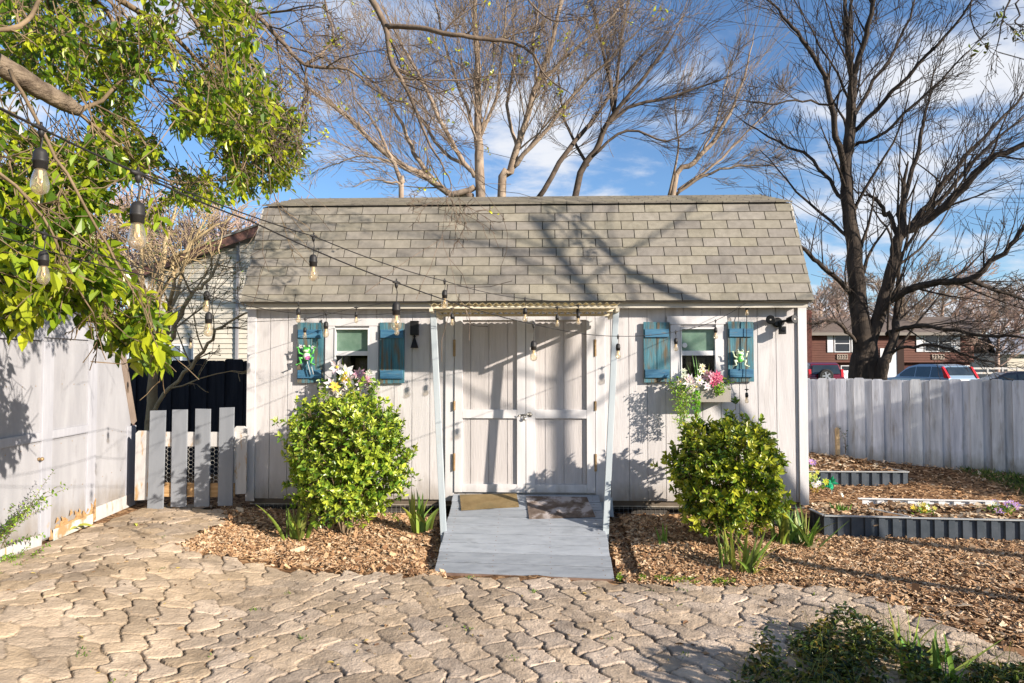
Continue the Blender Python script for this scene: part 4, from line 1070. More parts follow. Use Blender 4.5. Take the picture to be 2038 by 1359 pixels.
def hwin(px0, px1, py0, py1, shut, mull=1, yy=yr):
    p, q = H(px0, py1, yy), H(px1, py0, yy); mb = MB(); t = .07; y = yy - .09
    mb.box(p.x, q.x, y, yy - .04, q.z - t, q.z); mb.box(p.x, q.x, y, yy - .04, p.z, p.z + t)
    for i in range(mull + 1):
        x = p.x + (q.x - p.x - t) * i / mull; mb.box(x, x + t, y, yy - .04, p.z + t, q.z - t)
    mb.box(p.x + t, q.x - t, y + .012, yy - .04, (p.z + q.z) / 2 - .03, (p.z + q.z) / 2 + .03)
    w_ = mb.build('window', m_white, sh2)
    MB().quad((p.x + t, yy - .058, p.z + t), (q.x - t, yy - .058, p.z + t), (q.x - t, yy - .058, q.z - t), (p.x + t, yy - .058, q.z - t)).build('pane', glass('dark_house_glass', (.2, .22, .25), .5, .08, (.05, .06, .075)), w_)
    for s0, s1 in shut:
        u, v = H(s0, py1, yy).x, H(s1, py0, yy).x
        MB().box(u, v, yy - .1, yy - .052, p.z, q.z).build('shutter', m_white, sh2)
hwin(1660, 1691, 666, 701, ((1646, 1657), (1694, 1704)))
hwin(1839, 1894, 664, 700, ((1823, 1836), (1897, 1909)), 2)
hwin(1673, 1700, 727, 760, ((1659, 1669),), 1, yr + .34)
hwin(1905, 1930, 727, 760, ((1895, 1903),), 1, yr + .34)
for px0, px1 in ((1665, 1686), (1854, 1878)):
    p, q = H(px0, 715), H(px1, 705); mb = MB(); mb.box(p.x, q.x, yr - .12, yr - .052, p.z, p.z + .06); mb.box(p.x, q.x, yr - .12, yr - .052, q.z - .06, q.z)
    n = 5
    for i in range(n): x = p.x + (q.x - p.x - .06) * i / (n - 1); mb.box(x, x + .06, yr - .115, yr - .052, p.z + .06, q.z - .06)
    mb.box(p.x + .06, q.x - .06, yr - .08, yr - .052, (p.z + q.z) / 2 - .05, (p.z + q.z) / 2 + .05)
    mb.build('wall_panel', M('tan_fretwork', (.34, .28, .23), None, 2, .7), sh2)
p, q = H(1752, 756), H(1784, 693)
MB().box(p.x, q.x, yr - .075, yr - .052, -.3, q.z).build('door', m_white, sh2)
p, q = H(1785, 756), H(1797, 668); MB().box(p.x, q.x, yr - .12, yr - .052, -.3, q.z).build('corner_board', M('near_black_brown', (.03, .014, .01), None, 3, .8), sh2)
p, q = H(1600, 690, yr - 1), H(1613, 617, yr - 1)
mb = MB(); mb.box(p.x - 1.2, q.x, yr - 1.2, yr - .6, -.3, q.z); mb.box(p.x - 1.25, q.x + .05, yr - 1.25, yr - .55, q.z - .3, q.z - .15); mb.build('chimney', m_brick, sh2)
# pale house far right with grey roof and rail
p, q = at(1938, 735, 60), at(2160, 700, 60)
fh = thing('grey_roofed_house', 'low pale house with blue grey roof at the far right', 'house', ((p.x + q.x) / 2, 60, 0))
MB().box(p.x + 3.2, q.x + 6, 60, 68, -.6, at(2000, 702, 60).z).build('wall', m_beige, fh)
e = at(2000, 705, 59.5).z; rr = at(2000, 668, 64).z
mb = MB(); mb.prism([(p.x + 1.8, 59.4, e), (q.x + 6, 59.4, e), (q.x + 6, 64, rr), (p.x + 4, 64, rr)], (0, 0, .12)); mb.prism([(p.x + 4, 64, rr), (q.x + 6, 64, rr), (q.x + 6, 68.6, e), (p.x + 1.8, 68.6, e)], (0, 0, .12))
mb.build('roof', M('blue_grey_roof', (.20, .22, .27), (.27, .29, .34), 2, .8), fh)
p, q = at(1934, 733, 45), at(2150, 733, 45)
rl = thing('rail_fence', 'thin pale rail fence beyond the parked cars', 'fence', (p.x, 45, 0))
for z in (p.z - .35, p.z): MB().box(p.x, q.x, 44.97, 45.03, z - .07, z + .07).build('rail', m_oldwhite, rl)
for i in range(7):
    x = p.x + i * 1.1; MB().box(x, x + .1, 44.95, 45.05, -.1, p.z + .1).build('post', m_oldwhite, rl)

# ------------------------------------------------------------------ cars
m_tyre = M('tyre_rubber', (.015, .015, .015), (.03, .03, .03), 10, .8)
m_rim = M('alloy_rim', (.5, .5, .52), None, 5, .3, metal=.8)
m_cglass = M('tinted_car_glass', (.012, .018, .022), (.03, .04, .045), 1, .08, spec=.8)
m_taillight = M('red_tail_light', (.45, .012, .015), (.6, .02, .02), 5, .2, spec=.6)
m_plate = M('plate_white', (.7, .7, .7), None, 3, .5)
def car(name, label, loc, yaw, prof, belt, roof, L_, W_, paint, rear_win, spare=False, tail=None):
    """prof: lower body outline (u,z); roof: greenhouse outline (u,z) from front base over the roof to rear base"""
    root = thing(name, label, 'car', (0, 0, 0), 'cars parked across the road')
    hw = W_ / 2; mb = MB()
    lo = [V((u, -hw * (1 - .05 * (z > .85)), z)) for u, z in prof]; hi = [V((p.x, -p.y, p.z)) for p in lo]
    n = len(lo)
    mb.add(lo + hi, [tuple(range(n)), tuple(range(2 * n - 1, n - 1, -1))] + [(i, n + i, n + (i + 1) % n, (i + 1) % n) for i in range(n)])
    ti = .80
    wr = lambda z: hw * (.955 - (1 - ti) * (z - belt) / (max(p[1] for p in roof) - belt) * .95)
    A = [V((u, -wr(z), z)) for u, z in roof]; B = [V((p.x, -p.y, p.z)) for p in A]; m = len(A)
    mb.add(A + B, [tuple(range(m)), tuple(range(2 * m - 1, m - 1, -1))] + [(i, m + i, m + i + 1, i + 1) for i in range(m - 1)])
    mb.build('body', paint, root, bevel=.045)
    # side windows, three to a side, inset in the greenhouse
    u0, u1 = roof[0][0], roof[-1][0]; zt = max(p[1] for p in roof)
    us = [p[0] for p in roof]; zs = [p[1] for p in roof]
    def roofz(u):
        for (ua, za), (ub, zb_) in zip(roof[:-1], roof[1:]):
            if (ua - u) * (ub - u) <= 0 and ua != ub: return za + (zb_ - za) * (u - ua) / (ub - ua)
        return belt
    for s in (-1, 1):
        k = 3; span = (u1 - u0)
        cuts = [u0 + span * .10, u0 + span * .40, u0 + span * .68, u0 + span * .93]
        for i in range(3):
            ca, cb2 = cuts[i] + math.copysign(.03, span), cuts[i + 1] - math.copysign(.03, span)
            zz0 = belt + .04; pts = []
            for t in (0, .33, .66, 1):
                u = ca + (cb2 - ca) * t; pts.append((u, max(min(roofz(u) - .09, zt - .12), zz0 + .02)))
            poly = [(ca, zz0), (cb2, zz0)] + pts[::-1]
            P = [V((u, s * (wr(z) + .012), z)) for u, z in poly]
            mb = MB(); mb.add(P, [tuple(range(len(P))) if s > 0 else tuple(range(len(P) - 1, -1, -1))]); mb.build('side_window', m_cglass, root)
    # rear window on the last roof segment
    (ua, za), (ub, zb_) = rear_win
    off = -.02 if ub < 0 else .02
    P = [V((ub + off, -wr(zb_) * .86, zb_)), V((ub + off, wr(zb_) * .86, zb_)), V((ua + off, wr(za) * .88, za)), V((ua + off, -wr(za) * .88, za))]
    MB().quad(*P).build('rear_window', m_cglass, root)
    (fa_, fz), (fb_, fz2) = roof[0], roof[1]
    P = [V((fa_ + .012, -wr(fz) * .86, fz + .05)), V((fa_ + .012, wr(fz) * .86, fz + .05)), V((fb_ + .03, wr(fz2) * .86, fz2 - .05)), V((fb_ + .03, -wr(fz2) * .86, fz2 - .05))]
    MB().quad(*P).build('windscreen', m_cglass, root)
    if tail:
        for s in (-1, 1):
            mb = MB(); mb.prism([V((u, s * (hw * .955 + .01), z)) for u, z in tail], (0, -s * .13, 0)); mb.build('tail_light', m_taillight, root, bevel=.01)
    for u in (L_ * .30, -L_ * .29):
        for s in (-1, 1):
            mb = MB(); c = V((u, s * (hw - .11), .33)); mb.lathe([(.2, -.11), (.31, -.11), (.34, -.07), (.34, .07), (.31, .11), (.2, .11)], c, 24, (0, s, 0)); ty = mb.build('wheel', m_tyre, root)
            MB().lathe([(.215, .06), (.205, .112), (.08, .10), (.03, .115), (0, .116)], c, 18, (0, s, 0)).build('rim', m_rim, ty)
    ru = min(p[0] for p in prof)
    MB().box(ru - .03, ru + .01, -.26, .26, .78, .90).build('number_plate', m_plate, root)
    if spare:
        c = V((ru - .10, .12, 1.02)); mb = MB(); mb.lathe([(.18, -.1), (.32, -.1), (.345, -.06), (.345, .07), (.31, .11), (.2, .11)], c, 28, (-1, 0, 0)); sp = mb.build('spare_wheel', m_tyre, root)
        mb = MB()
        for i in range(5):
            t = i * 2 * math.pi / 5; mb.bar(c + V((-.10, math.cos(t) * .04, math.sin(t) * .04)), c + V((-.10, math.cos(t) * .2, math.sin(t) * .2)), .07, .03, (1, 0, 0))
        mb.lathe([(.19, .06), (.215, .11), (.19, .11), (.185, .06)], c, 24, (-1, 0, 0)); mb.lathe([(.06, .08), (.05, .12), (0, .12)], c, 14, (-1, 0, 0)); mb.build('rim', m_rim, sp)
    root.location = V(loc); root.rotation_euler = (0, 0, yaw + math.pi / 2)
    return root
paintm = lambda n, c, c2=None: M(n, c, c2 or c, 1, .22, spec=.6, coat=.6, metal=.2)
suv_prof = [(-2.25, .42), (-2.3, .62), (-2.28, .98), (1.05, .98), (2.0, .90), (2.22, .74), (2.27, .45), (2.1, .28), (-2.1, .28)]
suv_roof = [(1.15, .96), (.35, 1.52), (-.3, 1.64), (-1.2, 1.64), (-1.85, 1.55), (-2.25, .97)]
p = atd(1842, 740, 35); 
car('parked_car', 'silver blue parked car with tall red tail lights, behind the whitewashed fence', (p.x, p.y, .06), R(14), suv_prof, .97, suv_roof, 4.5, 1.82, paintm('silver_blue_paint', (.24, .33, .42)), ((-1.93, 1.5), (-2.17, 1.12)), tail=[(-2.32, .95), (-2.02, .98), (-1.98, 1.2), (-1.86, 1.5), (-1.94, 1.52), (-2.2, 1.15)])
p = atd(1613, 740, 36)
old_roof = [(1.0, .98), (.55, 1.55), (-.3, 1.68), (-1.7, 1.68), (-1.95, 1.6), (-2.15, .97)]
car('parked_car', 'dark red parked car with a spare wheel on its tailgate', (p.x, p.y, .1), R(-2), suv_prof, .97, old_roof, 4.3, 1.75, paintm('dark_red_paint', (.15, .008, .02)), ((-2.0, 1.56), (-2.14, 1.12)), True, tail=[(-2.2, .8), (-2.0, .8), (-1.98, 1.35), (-2.1, 1.35)])
p = atd(2010, 745, 27)
sed_prof = [(-2.35, .42), (-2.38, .66), (-2.3, .96), (-1.5, 1.0), (1.0, .98), (2.0, .85), (2.3, .7), (2.36, .45), (2.2, .25), (-2.2, .25)]
sed_roof = [(1.15, .95), (.35, 1.38), (-.25, 1.45), (-.8, 1.42), (-1.75, .99)]
car('parked_car', 'black parked car with a low sloping roof, at the right end of the whitewashed fence', (p.x, p.y, -.02), R(72), sed_prof, .98, sed_roof, 4.7, 1.8, paintm('black_blue_paint', (.012, .014, .02)), ((-.9, 1.39), (-1.65, 1.05)), tail=[(-2.37, .7), (-2.1, .75), (-2.1, .92), (-2.33, .92)])
# a pair of white slatted lawn chairs under the house
def lawn_chair():
    t = thing('lawn_chair', 'white slatted lawn chair on the far lawn, between tree trunk and red car', 'chair', (0, 0, 0), 'lawn chairs by the brown house')
    def ob(name, fn):
        m = MB(); fn(m); return m.build(name, m_white, t)
    ob('seat', lambda m: [m.box(-.28, .28, -.26 + i * .105, -.26 + i * .105 + .085, .38, .40) for i in range(5)])
    ob('backrest', lambda m: [m.bar((-.26 + i * .125, .27, .40), (-.26 + i * .125, .45, 1.02), .095, .02, (0, 1, 0)) for i in range(5)])
    for s in (-1, 1):
        m = MB(); m.box(s * .31 - .05, s * .31 + .05, -.34, .36, .60, .62); m.build('armrest', m_white, t)
        for y in (-.26, .28):
            m = MB(); m.box(s * .30 - .03, s * .30 + .03, y - .03, y + .03, 0, .6); m.build('leg', m_white, t)
    return t
ch = lawn_chair(); p = atd(1676, 745, 42); ch.location = (p.x, p.y, .02 - 0); ch.rotation_euler = (0, 0, R(-12)); ch.scale = (1.25, 1.25, 1.25)
c2 = copy_tree(ch); p = atd(1695, 745, 43); c2.location = (p.x, p.y, .02); c2.rotation_euler = (0, 0, R(25))
ch['label'] = c2['label'] = 'white slatted lawn chair on the far lawn, between tree trunk and red car'
# ------------------------------------------------------------------ trees
def smooth_path(P, Rd, sub=4, jit=0.0, rg=rng):
    out = []; rad = []
    n = len(P)
    for i in range(n - 1):
        p0 = P[max(i - 1, 0)]; p1 = P[i]; p2 = P[i + 1]; p3 = P[min(i + 2, n - 1)]
        for k in range(sub):
            t = k / sub
            q = 0.5 * ((2 * p1) + (p2 - p0) * t + (2 * p0 - 5 * p1 + 4 * p2 - p3) * t * t + (3 * p1 - p0 - 3 * p2 + p3) * t ** 3)
            if jit and (i or k): q = q + V((rg.uniform(-jit, jit), rg.uniform(-jit, jit), rg.uniform(-jit, jit)))
            out.append(q); rad.append(Rd[i] * (1 - t) + Rd[i + 1] * t)
    out.append(P[-1]); rad.append(Rd[-1])
    return out, rad

def rvec(rg): return V((rg.gauss(0, 1), rg.gauss(0, 1), rg.gauss(0, 1)))

def grow(mb, p, d, L, r, lvl, rg, P, ends=None):
    n = max(3, min(9, int(L / P['seg'])))
    pts = [p.copy()]; rads = [r]; dd = d.normalized(); dirs = [dd]
    for i in range(n):
        dd = (dd + rvec(rg) * P['wob'] + V((0, 0, P['up'] / n)) + P.get('bias', V((0, 0, 0))) / n).normalized()
        p = p + dd * (L / n); pts.append(p); dirs.append(dd)
        rads.append(max(r * (1 - P['taper'] * (i + 1) / n), P['rmin']))
    mb.tube(pts, rads, 6 if r > .05 else (4 if r > .014 else 3), cap=False)
    if ends is not None and lvl == 0: ends.append((pts[-1], dd))
    if lvl <= 0: return
    k = P['kids'][lvl]
    for j in range(k):
        t = P['t0'] + (1 - P['t0']) * (j + rg.random()) / k
        f = t * n; i = min(int(f), n - 1)
        q = pts[i].lerp(pts[i + 1], f - i); rr = rads[i] * P['rk']
        ax = dirs[i].cross(rvec(rg)).normalized(); a = R(rg.uniform(*P['ang']))
        nd = dirs[i] * math.cos(a) + ax * math.sin(a)
        grow(mb, q, nd, L * rg.uniform(*P['lk']) * (1.1 - .45 * t), max(rr, P['rmin']), lvl - 1, rg, P, ends)

def limb(mb, px_pts, rads, P, lvl, kids, rg, Lk=(.25, .5), t0=.2, ends=None, jit=.01, n=7, world=None):
    W = world or [atd(*q) for q in px_pts]
    pts, rd = smooth_path(W, rads, 4, jit, rg)
    mb.tube(pts, rd, n, cap=True)
    tot = sum((pts[i + 1] - pts[i]).length for i in range(len(pts) - 1))
    m = len(pts) - 1
    for j in range(kids):
        t = t0 + (1 - t0) * (j + rg.random()) / kids; i = min(int(t * m), m - 1)
        d = (pts[i + 1] - pts[i]).normalized(); ax = d.cross(rvec(rg)).normalized(); a = R(rg.uniform(*P['ang']))
        grow(mb, pts[i], d * math.cos(a) + ax * math.sin(a), tot * rg.uniform(*Lk) * (1.15 - .5 * t), max(rd[i] * P['rk'], P['rmin']), lvl, rg, P, ends)
    # the tip carries on
    d = (pts[-1] - pts[-2]).normalized()
    grow(mb, pts[-1], d, tot * .25, rd[-1], min(lvl, 1), rg, P, ends)
    return pts

PT = dict(seg=.35, wob=.10, up=.30, taper=.78, rmin=.0042, kids=[0, 7, 7, 6], t0=.10, ang=(18, 46), rk=.30, lk=(.4, .75))
PW = dict(seg=.4, wob=.07, up=.22, taper=.75, rmin=.004, kids=[0, 7, 6, 5], t0=.12, ang=(12, 34), rk=.32, lk=(.42, .8))

def bare_tree(name, label, base, bark, trunks, limbs, P, seed, group='bare trees behind the shed', small=None, rsc=1.0):
    trunks = [(a, [r * rsc for r in b_], c) for a, b_, c in trunks]; limbs = [(a, [r * rsc for r in b_], c, d) for a, b_, c, d in limbs]
    rg = random.Random(seed)
    t = thing(name, label, 'tree', base, group)
    mt = MB(); mc = MB(); ends = []
    for W, rads, kids in trunks:
        limb(mt, None, rads, P, 1, 0, rg, world=W, n=12, jit=.02)
        if kids:
            pts, rd = smooth_path(W, rads, 4)
            m = len(pts) - 1
            for j in range(kids):
                u = .35 + .65 * (j + rg.random()) / kids; i = min(int(u * m), m - 1)
                d = (pts[i + 1] - pts[i]).normalized(); ax = d.cross(rvec(rg)).normalized(); a = R(rg.uniform(*P['ang']))
                grow(mc, pts[i], d * math.cos(a) + ax * math.sin(a), rg.uniform(1.4, 3.2), rd[i] * .30, 2, rg, P, ends)
    for px, rads, kids, lvl in limbs:
        limb(mc, px, rads, P, lvl, kids, rg, ends=ends, jit=.03)
    mt.build('trunk', bark, t, smooth=True)
    mc.build('crown', bark if small is None else small, t, smooth=True)
    return t, ends

D = 17.0
def W_(pts): return [atd(*p) for p in pts]
def foot(px, d, z=-.05):
    p = atd(px, 725, d); return V((p.x, p.y, z))
# tree with the straight trunk, left of the middle
b = foot(958, D)
ta, endsA = bare_tree('bare_tree', 'tan bare tree with a straight trunk and long limbs sweeping left, behind the roof', b, m_barktan,
  [([b, atd(956, 392, D), atd(953, 270, D), atd(950, 150, D), atd(945, 20, D), atd(941, -150, D)], [.22, .16, .13, .10, .07, .04], 25)],
  [([(945, 372, D), (900, 385, D), (850, 352, D - .2), (770, 308, D - .5), (700, 240, D - .8), (620, 180, D - 1), (560, 118, D - 1.2)], [.10, .105, .095, .085, .065, .045, .02], 16, 2),
   ([(940, 390, D), (885, 382, D + .3), (835, 322, D + .3), (815, 280, D + .2), (790, 230, D), (740, 160, D), (690, 110, D)], [.10, .09, .075, .065, .05, .035, .018], 13, 2),
   ([(945, 352, D), (915, 310, D), (880, 250, D - .4), (840, 160, D - .6), (800, 90, D - .6), (760, 10, D - .6)], [.08, .075, .065, .05, .035, .02], 14, 2),
   ([(950, 300, D), (935, 230, D + .4), (905, 150, D + .6), (878, 60, D + .8), (860, -40, D + 1)], [.07, .06, .05, .04, .02], 12, 2),
   ([(940, 340, D), (880, 300, D + .6), (820, 215, D + .8), (760, 190, D + .8), (680, 120, D + 1)], [.06, .055, .045, .03, .015], 12, 2),
   ([(952, 280, D), (985, 200, D + .4), (1000, 110, D + .6), (1010, 0, D + .6)], [.06, .05, .04, .03], 10, 2)], PT, 11, rsc=.78)
b = foot(1000, D + .8)
tb, endsB = bare_tree('bare_tree', 'pale pinkish leaning bare tree just right of the straight tan trunk', b, m_barktan,
  [([b, atd(998, 392, D + .8), atd(1016, 340, D + .8), atd(1040, 262, D + .6), atd(1064, 180, D + .4), atd(1100, 80, D + .2), atd(1128, -60, D)], [.20, .135, .12, .095, .08, .065, .04], 21)],
  [([(1018, 335, D + .8), (1075, 275, D + .5), (1140, 190, D + .4), (1210, 120, D + .2), (1270, 60, D)], [.075, .065, .05, .035, .018], 14, 2),
   ([(1030, 300, D + .8), (1010, 210, D + 1), (1025, 120, D + 1.2), (1020, 10, D + 1.4)], [.06, .05, .04, .02], 10, 2),
   ([(1064, 180, D + .4), (1120, 120, D + .6), (1190, 60, D + .8), (1240, 10, D + 1)], [.06, .05, .03, .016], 12, 2),
   ([(1070, 165, D + .4), (1062, 90, D), (1075, 0, D - .3)], [.05, .04, .025], 8, 2)], PT, 12, rsc=.85)
b = foot(1105, D + 2)
tc_, endsC = bare_tree('bare_tree', 'dark limbed bare tree rising behind the middle of the ridge', b, M('dark_limb_bark', (.055, .042, .033), (.14, .105, .08), 6, .9),  # bark of a darker brown than the neighbouring trees
  [([b, atd(1145, 395, D + 2), atd(1185, 300, D + 1.8), atd(1206, 250, D + 1.6), atd(1240, 205, D + 1.4), atd(1300, 130, D + 1.2), atd(1350, 50, D + 1)], [.20, .095, .085, .072, .058, .04, .016], 8)],
  [([(1206, 250, D + 1.6), (1270, 205, D + 1.5), (1340, 192, D + 1.4), (1450, 152, D + 1.2)], [.05, .045, .035, .014], 12, 2),
   ([(1222, 225, D + 1.6), (1207, 130, D + 1.4), (1182, 20, D + 1.2)], [.055, .045, .028], 9, 2),
   ([(1222, 220, D + 1.6), (1233, 100, D + 1.8), (1250, 0, D + 2)], [.05, .04, .025], 9, 2),
   ([(1070, 396, D + 2), (1130, 300, D + 2), (1180, 240, D + 2.2), (1230, 165, D + 2.4), (1300, 90, D + 2.6)], [.075, .07, .055, .04, .018], 13, 2),
   ([(1180, 310, D + 1.8), (1250, 260, D + 1.6), (1330, 280, D + 1.6), (1400, 240, D + 1.5)], [.045, .035, .025, .012], 10, 2),
   ([(1170, 330, D + 2), (1125, 240, D + 2.4), (1110, 130, D + 2.8)], [.05, .035, .02], 9, 2)], PW, 13)
b = foot(1320, D + 3)
td, endsD = bare_tree('bare_tree', 'slender many stemmed bare tree fanning right behind the right part of the ridge', b, m_barktan,
  [([b, atd(1338, 392, D + 3), atd(1380, 325, D + 3), atd(1420, 280, D + 3), atd(1452, 225, D + 3), atd(1482, 150, D + 3), atd(1500, 70, D + 3)], [.20, .085, .075, .06, .045, .03, .012], 7)],
  [([(1345, 388, D + 3), (1400, 350, D + 2.8), (1470, 330, D + 2.6), (1550, 330, D + 2.4)], [.05, .04, .03, .012], 13, 2),
   ([(1350, 378, D + 3), (1420, 330, D + 3.2), (1490, 260, D + 3.4), (1540, 210, D + 3.6)], [.045, .035, .025, .012], 13, 2),
   ([(1400, 300, D + 3), (1425, 240, D + 3), (1440, 180, D + 3), (1460, 110, D + 3)], [.04, .03, .02, .01], 10, 2),
   ([(1330, 392, D + 3), (1350, 300, D + 2.6), (1345, 210, D + 2.4), (1370, 120, D + 2.4)], [.04, .03, .02, .01], 10, 2)], PW, 14)
b = foot(800, D - 1)
te, _ = bare_tree('bare_tree', 'small thin bare tree with a crooked top behind the left part of the ridge', b, m_barktan,
  [([b, atd(797, 390, D - 1), atd(800, 368, D - 1), atd(783, 325, D - 1), atd(772, 300, D - 1), atd(745, 245, D - 1), atd(700, 190, D - 1)], [.11, .06, .055, .045, .04, .03, .01], 8)],
  [([(800, 368, D - 1), (770, 360, D - 1.2), (735, 358, D - 1.3), (700, 372, D - 1.3)], [.03, .022, .016, .008], 7, 1),
   ([(783, 325, D - 1), (720, 310, D - 1), (660, 330, D - 1), (620, 345, D - 1)], [.025, .02, .014, .008], 8, 1)], PT, 15)
# yellow green buds scattered in the crowns
def buds(ends, n, parent, seed, pal, s=.05):
    rs = np.random.RandomState(seed); idx = rs.choice(len(ends), min(n, len(ends)), replace=False)
    P = []
    for i in idx:
        p = ends[i][0]
        for k in range(4): P.append(p + V(rs.randn(3) * .02))
    P = np.array([tuple(p) for p in P]); m = len(P); d = rand_dirs(m, rs)
    A, Fq = leaf_arrays(P, d, rand_dirs(m, rs), rs.uniform(.6, 1.2, m) * s, rs.uniform(.5, .9, m) * s)
    mk('foliage', A, Fq, m_leaf, parent, cols=leaf_cols(m, pal, rs))
buds(endsA, 70, ta, 1, [(3.2, 2.2, 2.2), (2.6, 1.9, 2)], .055); buds(endsB, 60, tb, 2, [(3.2, 2.2, 2.2), (2.6, 1.9, 2)], .055)

# big dark tree behind the right fence
D2 = 13.6
b = foot(1738, D2, -.1)
PD = dict(seg=.3, wob=.10, up=.20, taper=.78, rmin=.0045, kids=[0, 3, 4, 4], t0=.12, ang=(18, 45), rk=.36, lk=(.45, .85))
b1 = foot(1700, D2, -.1); b2 = foot(1742, D2 - .15, -.1); b3 = foot(1752, D2 - .3, -.1)
bark = m_barkdark
t1, endsR = bare_tree('bare_tree', 'large dark barked bare tree with several stems just behind the whitewashed fence', b, bark,
  [([b1, atd(1710, 740, D2), atd(1716, 690, D2), atd(1706, 570, D2), atd(1698, 480, D2), atd(1688, 400, D2), atd(1683, 330, D2), atd(1691, 265, D2), atd(1693, 205, D2), atd(1697, 150, D2)], [.36, .27, .25, .215, .19, .165, .15, .14, .125, .105], 14),
   ([b2, atd(1738, 742, D2 - .1), atd(1730, 684, D2), atd(1752, 618, D2), atd(1778, 523, D2), atd(1786, 478, D2), atd(1796, 440, D2)], [.34, .25, .18, .165, .145, .13, .10], 8),
   ([b3, atd(1752, 747, D2 - .3), atd(1768, 708, D2 - .3), atd(1782, 655, D2 - .2), atd(1788, 600, D2), atd(1788, 560, D2 + .1)], [.22, .16, .125, .10, .08, .06], 6)],
  [([(1697, 150, D2), (1684, 80, D2 + .2), (1682, -10, D2 + .4), (1680, -100, D2 + .6)], [.075, .06, .05, .03], 10, 2),
   ([(1697, 155, D2), (1722, 70, D2 - .2), (1740, -10, D2 - .4), (1755, -90, D2 - .5)], [.08, .07, .055, .03], 10, 2),
   ([(1752, 618, D2), (1800, 580, D2 - .4), (1870, 562, D2 - .7), (1930, 555, D2 - 1), (1975, 520, D2 - 1.2), (2020, 480, D2 - 1.4), (2065, 410, D2 - 1.6)], [.115, .10, .09, .08, .065, .055, .03], 15, 2),
   ([(1930, 555, D2 - 1), (1985, 580, D2 - 1.1), (2060, 605, D2 - 1.2)], [.06, .05, .03], 8, 2),
   ([(1786, 480, D2), (1770, 425, D2 + .2), (1760, 430, D2 + .2), (1748, 400, D2 + .2), (1725, 390, D2 + .3), (1705, 382, D2 + .3)], [.07, .065, .06, .05, .035, .02], 6, 2),
   ([(1790, 470, D2), (1828, 445, D2 - .2), (1882, 410, D2 - .5), (1960, 326, D2 - .9), (2045, 284, D2 - 1.2), (2120, 240, D2 - 1.4)], [.12, .115, .105, .085, .065, .04], 16, 2),
   ([(1800, 462, D2), (1850, 405, D2 + .2), (1905, 330, D2 + .4), (1980, 250, D2 + .6), (2050, 170, D2 + .8)], [.085, .075, .06, .045, .02], 14, 2),
   ([(1830, 440, D2), (1900, 365, D2 - .2), (1960, 300, D2 - .3), (2040, 230, D2 - .4)], [.06, .05, .04, .02], 12, 2),
   ([(1765, 665, D2), (1800, 652, D2 - .5), (1850, 650, D2 - .9), (1920, 662, D2 - 1.3), (1985, 668, D2 - 1.7), (2050, 676, D2 - 2)], [.055, .06, .055, .045, .04, .02], 14, 2),
   ([(1770, 700, D2 - .3), (1820, 690, D2 - .8), (1880, 690, D2 - 1.2), (1940, 712, D2 - 1.5), (2000, 730, D2 - 1.7)], [.04, .038, .03, .022, .01], 12, 2),
   ([(1700, 600, D2), (1688, 580, D2), (1650, 540, D2 - .3), (1612, 506, D2 - .5), (1580, 470, D2 - .7), (1545, 440, D2 - .8)], [.075, .07, .062, .055, .035, .015], 12, 2),
   ([(1706, 690, D2), (1690, 665, D2 - .2), (1665, 642, D2 - .4), (1635, 640, D2 - .5), (1600, 645, D2 - .6)], [.05, .045, .038, .03, .015], 9, 2),
   ([(1688, 410, D2), (1650, 360, D2 + .3), (1610, 308, D2 + .5), (1550, 283, D2 + .7), (1475, 238, D2 + .9)], [.055, .05, .042, .03, .014], 12, 2),
   ([(1684, 345, D2), (1668, 290, D2 - .2), (1656, 211, D2 - .4), (1641, 151, D2 - .5), (1596, 78, D2 - .6), (1560, 30, D2 - .7), (1520, -10, D2 - .8)], [.085, .08, .072, .06, .05, .035, .02], 14, 2),
   ([(1656, 211, D2 - .4), (1600, 200, D2 - .7), (1530, 205, D2 - .9), (1470, 200, D2 - 1)], [.03, .026, .02, .01], 10, 2),
   ([(1700, 262, D2), (1760, 200, D2 - .4), (1830, 130, D2 - .8), (1900, 50, D2 - 1.1), (1960, -40, D2 - 1.4)], [.062, .055, .045, .032, .018], 14, 2),
   ([(1695, 240, D2), (1740, 160, D2 + .2), (1790, 80, D2 + .4), (1820, 0, D2 + .5)], [.055, .048, .038, .025], 11, 2),
   ([(1700, 290, D2), (1760, 265, D2 - .5), (1850, 180, D2 - 1), (1930, 100, D2 - 1.4)], [.045, .04, .03, .016], 12, 2),
   ([(1788, 430, D2), (1820, 335, D2 + .3), (1834, 256, D2 + .5), (1843, 223, D2 + .6), (1861, 136, D2 + .8)], [.065, .06, .05, .04, .015], 9, 2)],
  PD, 21, rsc=.74)

